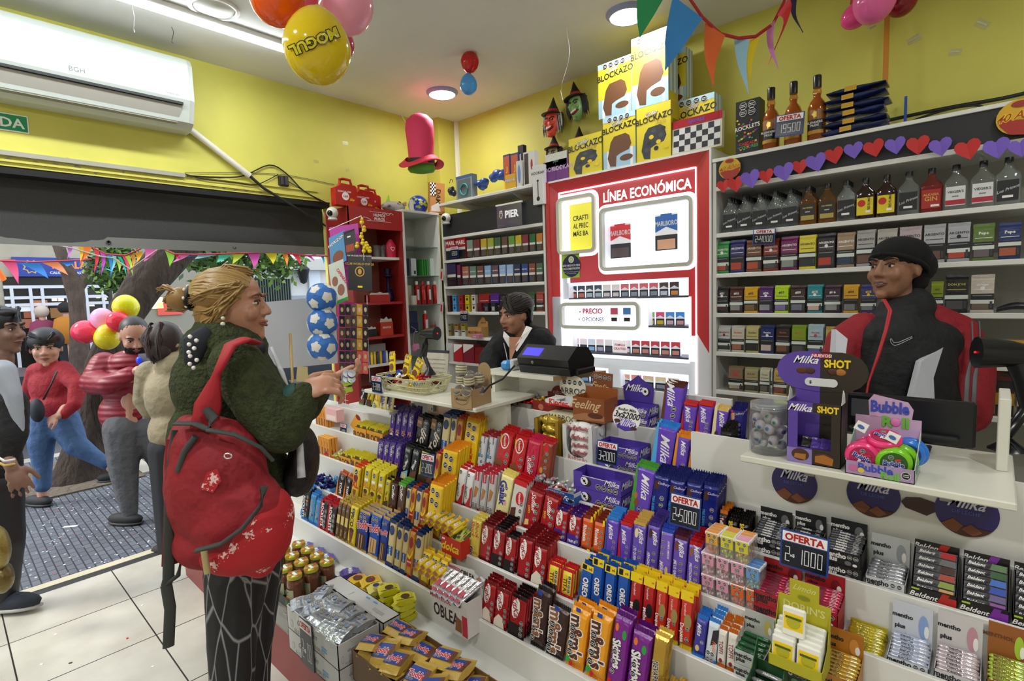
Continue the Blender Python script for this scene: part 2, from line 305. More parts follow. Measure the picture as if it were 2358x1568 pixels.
# shelving on the back wall
board=mat('#e3e2db',.35,0,None,0,1.,.05);grey=mat('#a3a198',.6);dark=mat('#232325',.55)
SR=[2.224,1.960,1.729,1.500,1.273,1.045];SL=[2.171,1.966,1.736,1.510,1.294,1.07]
def shelving(name,lab,x0,x1,y0,y1,zs,header,top,zb):
 t=thing(name,lab,'shelving',(x0,y0,0));w=x1-x0;dp=y1-y0
 b=B();b.box((0,dp-.02,zb),(w,dp,top),grey);put(b,'back_panel',t)
 for xx in(0,w-.02):b=B();b.box((xx,0,zb),(xx+.02,dp-.02,top),board);put(b,'side_panel',t)
 for z in zs:b=B();b.box((.02,-.004,z-.024),(w-.02,dp-.02,z),board,.002);put(b,'shelf',t)
 b=B();b.box((.02,-.002,zs[0]),(w-.02,.012,header),dark);put(b,'header_panel',t,label='black header panel')
 return t
shelving('wall_shelving','tall white shelving of flasks and pouches behind the man in the beanie',2.80,5.6,3.1,3.478,SR,2.362,2.362,.1)
shelving('wall_shelving','white shelving with a black header behind the woman at the till',.385,1.555,3.1,3.478,SL,2.355,2.36,.1)
b=B();b.box((2.80,3.09,2.363),(5.6,3.47,2.382),board,.002);put(b,'top_shelf',label='white top shelf board carrying the whisky bottles above the heart garland',cat='shelf')
t=thing('bracket_shelf','white wall shelf on two brackets above the black header at the left','shelf',(0,0,0))
b=B();b.box((.40,3.07,2.436),(1.47,3.477,2.458),board,.002);put(b,'board',t)
for xx in(.62,1.22):b=B();b.add([(xx,3.12,2.435),(xx,3.476,2.435),(xx,3.476,2.30),(xx+.012,3.12,2.435),(xx+.012,3.476,2.435),(xx+.012,3.476,2.30)],[(0,1,2),(3,5,4),(0,3,4,1),(0,2,5,3),(1,4,5,2)],board);put(b,'bracket',t)
# lit cigarette cabinet
PX0,PX1,PY,PZ0,PZ1=1.575,2.795,3.09,.55,2.452;PD=3.47-PY
redc=mat('#c5383a',.3);lit=mat('#ffffff',.5,em=2.6)
t=thing('cigarette_cabinet','large red backlit cigarette cabinet glowing white in the middle of the back wall','display cabinet',(PX0,PY,0));W_=PX1-PX0
def LX(px,py):return ony(PY,px,py).x-PX0
def LZ(px,py):return ony(PY,px,py).z
b=B()
b.box((0,.0,PZ0),(.03,PD,PZ1),redc);b.box((W_-.012,.0,PZ0),(W_,PD,PZ1),mat('#e8e8e4',.4));b.box((.03,.36,PZ0),(W_-.012,PD,PZ1),'#f4f4f6');b.box((.03,0,PZ1-.012),(W_-.012,.36,PZ1),mat('#efefec',.4));b.box((.03,0,PZ0),(W_-.012,.36,PZ0+.02),board)
put(b,'cabinet_body',t)
fx0,fx1,fz1=.10,W_-.105,PZ1-.09
b=B();silver=mat('#b9bcc4',.35)
b.add([(0,0,PZ1),(W_-.012,0,PZ1),(fx1,.035,fz1),(fx0,.035,fz1)],[(0,3,2,1)][::-1],redc)
zl=1.62;b.add([(0,0,PZ1),(fx0,.035,fz1),(fx0,.035,zl),(0,0,zl)],[(0,3,2,1)],redc);b.add([(0,0,zl),(fx0,.035,zl),(fx0,.035,PZ0),(0,0,PZ0)],[(0,3,2,1)],silver)
b.add([(fx1,.035,fz1),(W_-.012,0,PZ1),(W_-.012,0,1.26),(fx1,.035,1.38)],[(0,3,2,1)],redc);b.add([(fx1,.035,1.38),(W_-.012,0,1.26),(W_-.012,0,PZ0),(fx1,.035,PZ0)],[(0,3,2,1)],mat('#e9e9ec',.35))
put(b,'outer_frame',t)
op=[(1283,455,1362,578,.05),(1382,470,1586,612,.10),(1300,645,1580,688,.16),(1290,697,1464,758,.05),(1484,700,1580,756,.16),(1310,770,1580,822,.16),(1310,848,1395,900,.16),(1420,848,1580,900,.16)]
OP=[]
for x0,y0,x1,y1,d in op:
 OP.append((LX(x0,(y0+y1)/2),min(LX(x1,(y0+y1)/2),fx1-.03),LZ((x0+x1)/2,y1),LZ((x0+x1)/2,y0),d))
OP[3]=(OP[3][0],OP[3][1],OP[4][2],OP[4][3],OP[3][4])
for i in(6,7):OP[i]=OP[i][:2]+(.98,1.115)+(.16,)
z5=OP[5];xs=sorted({fx0,fx1}|{round(a,4)for o in OP for a in o[:2]});zs=sorted({PZ0,fz1,1.60,1.36,1.20}|{round(a,4)for o in OP for a in o[2:4]})
fb=B();cell={}
redf=mat('#c8303a',.3,em=.25);whf=mat('#f4f5fa',.4,em=.9);sil=mat('#c9cbd6',.4,em=.35)
for i in range(len(xs)-1):
 for j in range(len(zs)-1):
  cx,cz=(xs[i]+xs[i+1])/2,(zs[j]+zs[j+1])/2
  if any(o[0]-.001<cx<o[1]+.001 and o[2]-.001<cz<o[3]+.001 for o in OP):continue
  m=whf
  if cz>1.86 or(cz>1.60 and cx>.2)or(cx>OP[1][1])and cz>1.36:m=redf
  if cz<1.20:m=mat('#e6eaf0',.4,em=.25)
  if 1.2<=cz<1.86 and cx<OP[2][0]:m=sil if cz>1.6 else whf
  fb.box((xs[i],.035,zs[j]),(xs[i+1],.05,zs[j+1]),m)
put(fb,'front_panel',t)
b=B();gl=mat('#f6f8ff',.5,em=6.)
b.box((fx0,.028,fz1-.004),(fx1,.036,fz1+.004),gl);b.box((fx0-.004,.028,PZ0+.45),(fx0+.004,.036,fz1),gl);b.box((fx1-.003,.028,PZ0+.45),(fx1+.003,.036,fz1),mat('#ffe9ee',.5,em=3.));put(b,'edge_light',t)
for i,o in enumerate(OP):
 x0,x1,z0,z1,d=o;b=B();pn=mat('#eef2ff',.5,em=(2.6,2.0,1.5,2.2,1.1,1.3,.9,1.2)[i])
 y1=.05+d;b.add([(x0,y1,z0),(x1,y1,z0),(x1,y1,z1),(x0,y1,z1)],[(0,1,2,3)],pn)
 for q in([(x0,.05,z0),(x0,y1,z0),(x0,y1,z1),(x0,.05,z1)],[(x1,.05,z0),(x1,y1,z0),(x1,y1,z1),(x1,.05,z1)],[(x0,.05,z0),(x1,.05,z0),(x1,y1,z0),(x0,y1,z0)],[(x0,.05,z1),(x1,.05,z1),(x1,y1,z1),(x0,y1,z1)]):b.add(q,[(0,1,2,3)],mat('#f2f4fa',.4,em=.5))
 if i in(2,4,5,6,7):b.box((x0,.05,z0-.002),(x1,y1,z0+.012),mat('#3a3c46',.4));b.box((x0-.02,.02,z0-.02),(x1+.005,.05,z0-.004),mat('#f4f6fb',.4,em=.8))
 lc=put(b,'lit_compartment',t)
 if i in(0,1,3):
  def rr(x0,z0,x1,z1,r,n=5):return[(cx+r*cos(a),cz+r*sin(a))for cx,cz,s in((x1-r,z1-r,0),(x0+r,z1-r,1),(x0+r,z0+r,2),(x1-r,z0+r,3))for a in[PI/2*s+PI/2*k/n for k in range(n+1)]]
  g=.018;A=rr(x0-g,z0-g,x1+g,z1+g,.045);I=rr(x0+.006,z0+.006,x1-.006,z1-.006,.02);hs=.022;O2=rr(x0-g-hs,z0-g-hs,x1+g+hs,z1+g+hs,.06)
  b=B();b.loft([[(x,.034,z)for x,z in A],[(x,.012,z)for x,z in A],[(x,.012,z)for x,z in I],[(x,.05,z)for x,z in I]],mat('#c9cabd',.4),cap=False,smooth=False);put(b,'window_frame',lc)
  b=B();b.loft([[(x,.0335,z)for x,z in O2],[(x,.0325,z)for x,z in A]],mat('#ffe4ea' if i<2 else'#fbfcff',.5,em=1.7),cap=False,smooth=False);put(b,'halo_strip',lc)
b=B();q0,q1=LX(1383,455),LX(1587,425);zc=LZ(1485,441);ww=mat('#fdfdfd',.4,em=1.5)
b.txt('LÍNEA ECONÓMICA',((q0+q1)/2,.0335,zc+.012),X,Z,.062,ww,'b',sx=(q1-q0)/(textgeo('LÍNEA ECONÓMICA',*ST['b'])[2]*.062))
b.prism([(0,0),(.34,.006),(.5,.012),(.5,.02),(.3,.016),(.05,.008)],ww,(LX(1380,440),.033,LZ(1380,432)+.02),X,Z,.001);put(b,'title_lettering',t)
x0,x1,z0,z1,d=OP[0];b=B();b.box((x0+.05,.085,z0),(x1,.09,z1-.03),mat('#f2ea4a',.4,em=.55))
for k,s in enumerate(('CRAFTI','AL PREC','MÁS BA')):b.txt(s,(x0+.145,.084,z1-.13-k*.055),X,Z,.034,'#3a3a30','b',fit=.13)
put(b,'yellow_poster',t)
x0,x1,z0,z1,d=OP[3];b=B();b.txt('- PRECIO',(x0+.2,.098,(z0+z1)/2+.03),X,Z,.036,'#d8304a','x',fit=.2);b.txt('+ OPCIONES',(x0+.2,.098,(z0+z1)/2-.03),X,Z,.028,'#4a5468','b',fit=.22)
for k,(c,e)in enumerate((('#d8576c',1),('#4d86c8',1),('#4a5a68',1))):xx=x0+.37+k*.1;b.box((xx,.088,z0+.03),(xx+.06,.094,z1-.025),mat('#f4f2f2',.5,em=.5));b.box((xx,.0875,z1-.07),(xx+.06,.088,z1-.025),paper(c));b.box((xx+.008,.0875,z0+.035),(xx+.052,.088,z0+.06),'k')
put(b,'price_poster',t)
q=ony(PY,1310,612);b=B();cx,cz=q.x-PX0,q.z;b.box((cx-.09,.031,cz-.085),(cx+.07,.034,cz+.085),'L');b.decals([('e',.5,.5,.5,.5,'n')],(cx-.08,.0305,cz-.08),X,Z,.16,.16);b.decals([('e',.5,.78,.15,.15,'w'),('e',.5,.78,.1,.1,'L'),('t','18',.5,.78,.1,0,'w'),('t','ESTE NEGOCIO PIDE',.5,.52,.085,0,'w','b',None,.85),('t','DOCUMENTACIÓN',.5,.38,.085,0,'w','b',None,.85),('t','Para comprar tabaco y productos',.5,.24,.04,0,'w','n'),('t','que contengan nicotina',.5,.17,.04,0,'w','n')],(cx-.08,.0295,cz-.08),X,Z,.16,.16);put(b,'age_notice',t)
CIG=(OP,fx1)
# cabinets along the left wall
cx_=.37;ry0,ry1,wy1=2.20,2.69,3.085
t=thing('red_cabinet','tall red open cabinet of souvenirs left of the white glass cabinet','cabinet',(.005,ry0,0));rd=mat('#a82224',.35);rdk=mat('#8d2420',.4)
b=B();b.box((0,0,.05),(.02,ry1-ry0,2.36),'#b06a5a');put(b,'back_panel',t)
for yy in(0,ry1-ry0-.02):b=B();b.box((.02,yy,.05),(cx_-.005,yy+.02,2.36),rdk);put(b,'side_panel',t)
b=B();b.box((.02,.02,2.34),(cx_-.006,ry1-ry0-.02,2.36),rdk);b.box((cx_-.025,0,2.20),(cx_,ry1-ry0,2.361),rd)
b.txt('HUMOS',(cx_+.001,.27,2.31),Y,Z,.022,'w','b');b.txt('PUROS',(cx_+.001,.27,2.28),Y,Z,.022,'w','b')
b.tube([(cx_+.001,.1+.03*k,2.275+.012*sin(k*1.3))for k in range(4)],.002,'w',5);b.tube([(cx_+.001,.3+.02*k,2.325+.012*sin(k*1.9))for k in range(6)],.002,'w',5)
b.tube([(cx_+.001,.15+.015*k,2.262)for k in range(16)],.0015,'w',5);b.tube([(cx_+.001,.18+.015*k,2.333)for k in range(14)],.0015,'w',5);put(b,'header',t)
RS=[1.985,1.62,1.345,1.12,.9,.6]
for i,z in enumerate(RS):b=B();b.box((.02,.02 if i else.18,z-.02),(cx_-.02 if i else cx_-.04,ry1-ry0-.02,z),board if i in(0,3)else rd);put(b,'shelf',t)
t=thing('white_cabinet','tall white cabinet with glass shelves between the red cabinet and the corner','cabinet',(.005,ry1,0));w=wy1-ry1
b=B();b.box((0,0,.05),(.02,w,2.36),'#b9b8ae');put(b,'back_panel',t)
for yy in(0,w-.02):b=B();b.box((.02,yy,.05),(cx_,yy+.02,2.36),board);put(b,'side_panel',t)
b=B();b.box((0,0,2.361),(cx_+.005,w,2.381),board,.002);put(b,'top',t)
WS=[2.085,1.835,1.585,1.34,1.1]
for z in WS:b=B();b.box((.02,.02,z-.008),(cx_-.01,w-.02,z),glassy('#cfe6df',.05,a=.3));put(b,'glass_shelf',t)
# counter with stepped candy trays
TI=[(1.245,.473),(1.355,.617),(1.465,.745),(1.575,.867),(1.685,.976),(1.795,1.126)]
CX0,CX1=.42,5.0
base=mat('#8e2f2a',.4,0,None,0,1.,.06)
t=thing('candy_counter','long white stepped candy counter on a red base in front of the tills','counter',(CX0,.91,0));L=CX1-CX0
b=B();b.box((0,0,0),(L,.22,.235),base);put(b,'red_plinth',t,label='dull red plinth')
b=B();b.box((0,.215,.235),(L,.235,.335),mat('#9c1420',.35));b.box((0,.235,0),(L,.335,.335),board)
for k in range(3):
 xx=onx(1,1,1).x;c0=ln(880,1.125,.25)-CX0
b.prism([(c0*0+.11*cos(a),.11*sin(a))for a in[PI*.5+PI*q/14 for q in range(-2,17)]]+[(.08*cos(a),.08*sin(a))for a in[PI*.5+PI*q/14 for q in range(16,-3,-1)]],mat('#c9b9b0',.4),(c0+.03,.2145,.25),X,Z,.001)
put(b,'red_fascia',t,label='glossy crimson front strip with a pale ring emblem')
b=B();b.box((0,.215,.335),(L,.335,.354),board);put(b,'bottom_ledge',t)
zprev=.354
for i,(ty,tz)in enumerate(TI):
 y0=ty-.91;x0,x1=0,L
 if i==5:x0,x1=2.32-CX0,3.32-CX0
 if i==4:x1=3.36-CX0
 b=B();b.box((x0,y0,zprev-.02),(x1,y0+.014,tz),board,.002)
 nx=.11 if i<4 else(.11 if i==4 else.12)
 b.box((x0,y0+.014,tz-.03),(x1,y0+nx,tz-.012),board);put(b,'tray',t);zprev=tz-.012
b=B();b.box((2.32-CX0,.995,1.0),(3.34-CX0,1.01,1.247),board);put(b,'back_board',t)
b=B();b.box((.03,.78,.02),(L,.80,.96),board);b.box((3.28-CX0,.788,.94),(L,.80,1.165),board);put(b,'rear_panel',t)
b=B();b.box((0,.235,0),(.02,.78,.94),base);put(b,'end_panel',t)
for i,(px,py,lab)in enumerate(((1828,1112,'round purple chocolate advert disc left of the others under the right ledge'),(2010,1140,'round purple chocolate advert disc in the middle under the right ledge'),(2225,1180,'round purple chocolate advert disc right of the others under the right ledge'))):
 q=ony(1.6935,px,py);b=B();R_=.062;pts=[(R_*cos(a*PI/16),R_*sin(a*PI/16))for a in range(32)]
 b.prism(pts,mat('#2c1f63',.4),(0,0,0),X,Z,.003);b.decals([('g',[(.5+.495*cos(a),.5+.495*sin(a))for a in[PI+.62+(PI-1.24)*k/12 for k in range(13)]],'B'),('g',[(.12,.2),(.3,.34),(.46,.22),(.36,.06),(.2,.1)],'#7a4426'),('g',[(.44,.14),(.58,.28),(.76,.14),(.62,.04)],'#7a4426'),('t','Milka',.5,.72,.26,0,'#cfcfe0','s',None,.75),('t','DE LECHE',.5,.5,.07,0,'#4a62b8','n')],(-R_,-.0012,-R_),X,Z,2*R_,2*R_)
 put(b,'advert_disc',loc=(q.x,q.y,q.z),label=lab,cat='advert',group='chocolate advert discs')
q=ony(1.695,2118,1163);b=B();b.prism([(-.04,0),(-.03,.014),(0,.02),(.035,.012),(.04,-.004),(.015,-.025),(-.03,-.014)],mat('#3a1710',.4),q-q,X,Z,.002);put(b,'advert_sticker',loc=q,label='dark brown chocolate piece sticker between two purple discs',cat='sticker')
slab=mat('#dedccc',.35,0,None,0,1.,.05)
SZ0,SZ1,SY=1.163,1.181,1.485
t=thing('counter_ledge','white ledge board on the right carrying the gum displays and candy jar','ledge',(0,0,0))
b=B();b.box((ln(1704,SY,SZ0),SY,SZ0),(ln(2342,SY,SZ0),1.90,SZ1),slab,.003);put(b,'board',t)
for px in(1868,2180):q=ony(1.69,px,1130);b=B();b.box((q.x-.012,1.66,1.10),(q.x+.012,1.683,SZ0),mat('#8d8d88',.35,.6));b.box((q.x-.012,1.60,SZ0-.004),(q.x+.012,1.66,SZ0),mat('#8d8d88',.35,.6));put(b,'bracket',t)
b=B();x0=ln(2296,1.80,1.25);b.box((x0,1.72,SZ1),(x0+.022,1.89,1.36),slab,.002);put(b,'upright_board',t)
t=thing('counter_ledge','white ledge board on the left carrying the sweets basket and biscuit box','ledge',(0,0,0));rx0,rx1=ln(838,SY,SZ1),ln(1096,SY,SZ0)
b=B();b.box((rx0,SY,SZ0),(rx1,1.87,SZ1),slab,.003);put(b,'board',t)
b=B();b.box((rx0+.25,1.70,.97),(2.29,1.715,SZ0),mat('#d9b9a0',.55));b.box((2.29,1.69,.97),(2.43,1.72,SZ0),slab);put(b,'pink_board',t,label='pinkish board under the ledge')
for px in(950,998):q=ony(1.69,px,937);b=B();b.box((q.x-.01,1.68,q.z-.022),(q.x+.01,1.699,q.z+.02),mat('#9a9a96',.3,.7));b.box((q.x-.003,1.678,q.z-.012),(q.x+.003,1.68,q.z-.004),'k');put(b,'bracket',t)
t=thing('till_ledge','raised white ledge board with a chipped chipboard edge under the till','ledge',(0,0,0))
tx0,tx1=ln(1118,1.77,1.29),ln(1274,1.77,1.27)
b=B();b.add([(tx0,1.77,1.272),(tx1,1.77,1.272),(tx1+.10,2.03,1.272),(tx0,2.03,1.272),(tx0,1.77,1.292),(tx1,1.77,1.292),(tx1+.10,2.03,1.292),(tx0,2.03,1.292)],[(0,3,2,1),(4,5,6,7),(0,1,5,4),(2,3,7,6),(3,0,4,7)],slab)
b.add([(tx1,1.77,1.272),(tx1+.10,2.03,1.272),(tx1+.10,2.03,1.292),(tx1,1.77,1.292)],[(0,1,2,3)],mat('#a98a60',.8,0,'plaster',0,1.,.4));put(b,'board',t)
b=B();b.box((tx0+.01,1.80,1.14),(tx0+.03,2.02,1.272),slab);put(b,'support',t)
t=thing('wire_rack','white wire grid rack standing at the left end of the candy counter','rack',(0,0,0));b=B();wr=mat('#e4e2dc',.35)
q0=ond(3.7,782,890);q1=q0
for k in range(3):b.tube([(q0.x+.035*k,q0.y,.5),(q0.x+.035*k,q0.y,q0.z+.02)],.002,wr,5)
for k in range(12):b.tube([(q0.x,q0.y,q0.z-.045*k),(q0.x+.1,q0.y,q0.z-.045*k)],.0018,wr,5)
put(b,'grid',t)
# wrapped goods
def oc(u,vs,r=.12):return[('o',u,v,r)for v in vs]
def wrapper(w,h,d,body,fin,dec,fo=1,finh=.012,back=None):
 """flow-wrapped bar: flat printed face at y=0, crimped fins above and below"""
 b=B();m=foil(body)if fo==1 else(shiny(body)if fo==2 else paper(body));mf=foil(fin)if fo else paper(fin)
 e=min(d*.55,w*.12);mid=d*.5;tz=min(d*.8,h*.1)
 def ring(z,y0,y1,q):return[(q,y0,z),(w-q,y0,z),(w-q*.2,mid-(mid-y0)*.4,z),(w-q*.2,mid+(y1-mid)*.4,z),(w-q,y1,z),(q,y1,z),(q*.2,mid+(y1-mid)*.4,z),(q*.2,mid-(mid-y0)*.4,z)]
 z1,z2,z3,z4=finh,finh+tz,h-finh-tz,h-finh
 b.loft([ring(z1,mid-.001,mid+.001,.001),ring((z1+z2)/2,mid*.35,d-mid*.35,e*.6),ring(z2,0,d,e),ring(z3,0,d,e),ring((z3+z4)/2,mid*.35,d-mid*.35,e*.6),ring(z4,mid-.001,mid+.001,.001)],m,smooth=False)
 n=max(8,int(w/.004))
 for za,zb in((0,z1),(z4,h)):
  r=[[(w*j/n,mid+.0012*(-1)**j+s,z)for j in range(n+1)]for z,s in((za if za else 0,0),(zb,0))]
  if za:r[1]=[(x,y+.0,z-(.0015 if j%2 else 0))for j,(x,y,z)in enumerate(r[1])]
  b.loft(r,mf,cap=False,smooth=False,closed=False)
 b.decals(dec,(0,0,0),X,Z,w,h);return b
def carton(w,h,d,body,dec,top=None,side=None,tdec=(),sdec=(),bev=0):
 b=B();b.box((0,0,0),(w,d,h),paper(body),bev)
 if top:b.add([(0,0,h+.0003),(w,0,h+.0003),(w,d,h+.0003),(0,d,h+.0003)],[(0,1,2,3)],paper(top))
 if side:b.add([(w+.0003,0,0),(w+.0003,d,0),(w+.0003,d,h),(w+.0003,0,h)],[(0,1,2,3)],paper(side));b.add([(-.0003,d,0),(-.0003,0,0),(-.0003,0,h),(-.0003,d,h)],[(0,1,2,3)],paper(side))
 b.decals(dec,(0,0,0),X,Z,w,h)
 if tdec:b.decals(tdec,(0,0,h+.0004),X,Y,w,d)
 if sdec:b.decals(sdec,(w+.0004,0,0),Y,Z,d,h)
 return b
def T(s,u,v,sz,ang,col,st='b',out=None,sx=1):return('t',s,u,v,sz,ang,col,st,out,sx)
mk=lambda top,extra=():[('r',.02,.93,.98,1,top)]+[T('Milka',.42,.66,.36,-80,'w','s')]+oc(.72,(.44,.31,.18),.13)+list(extra)
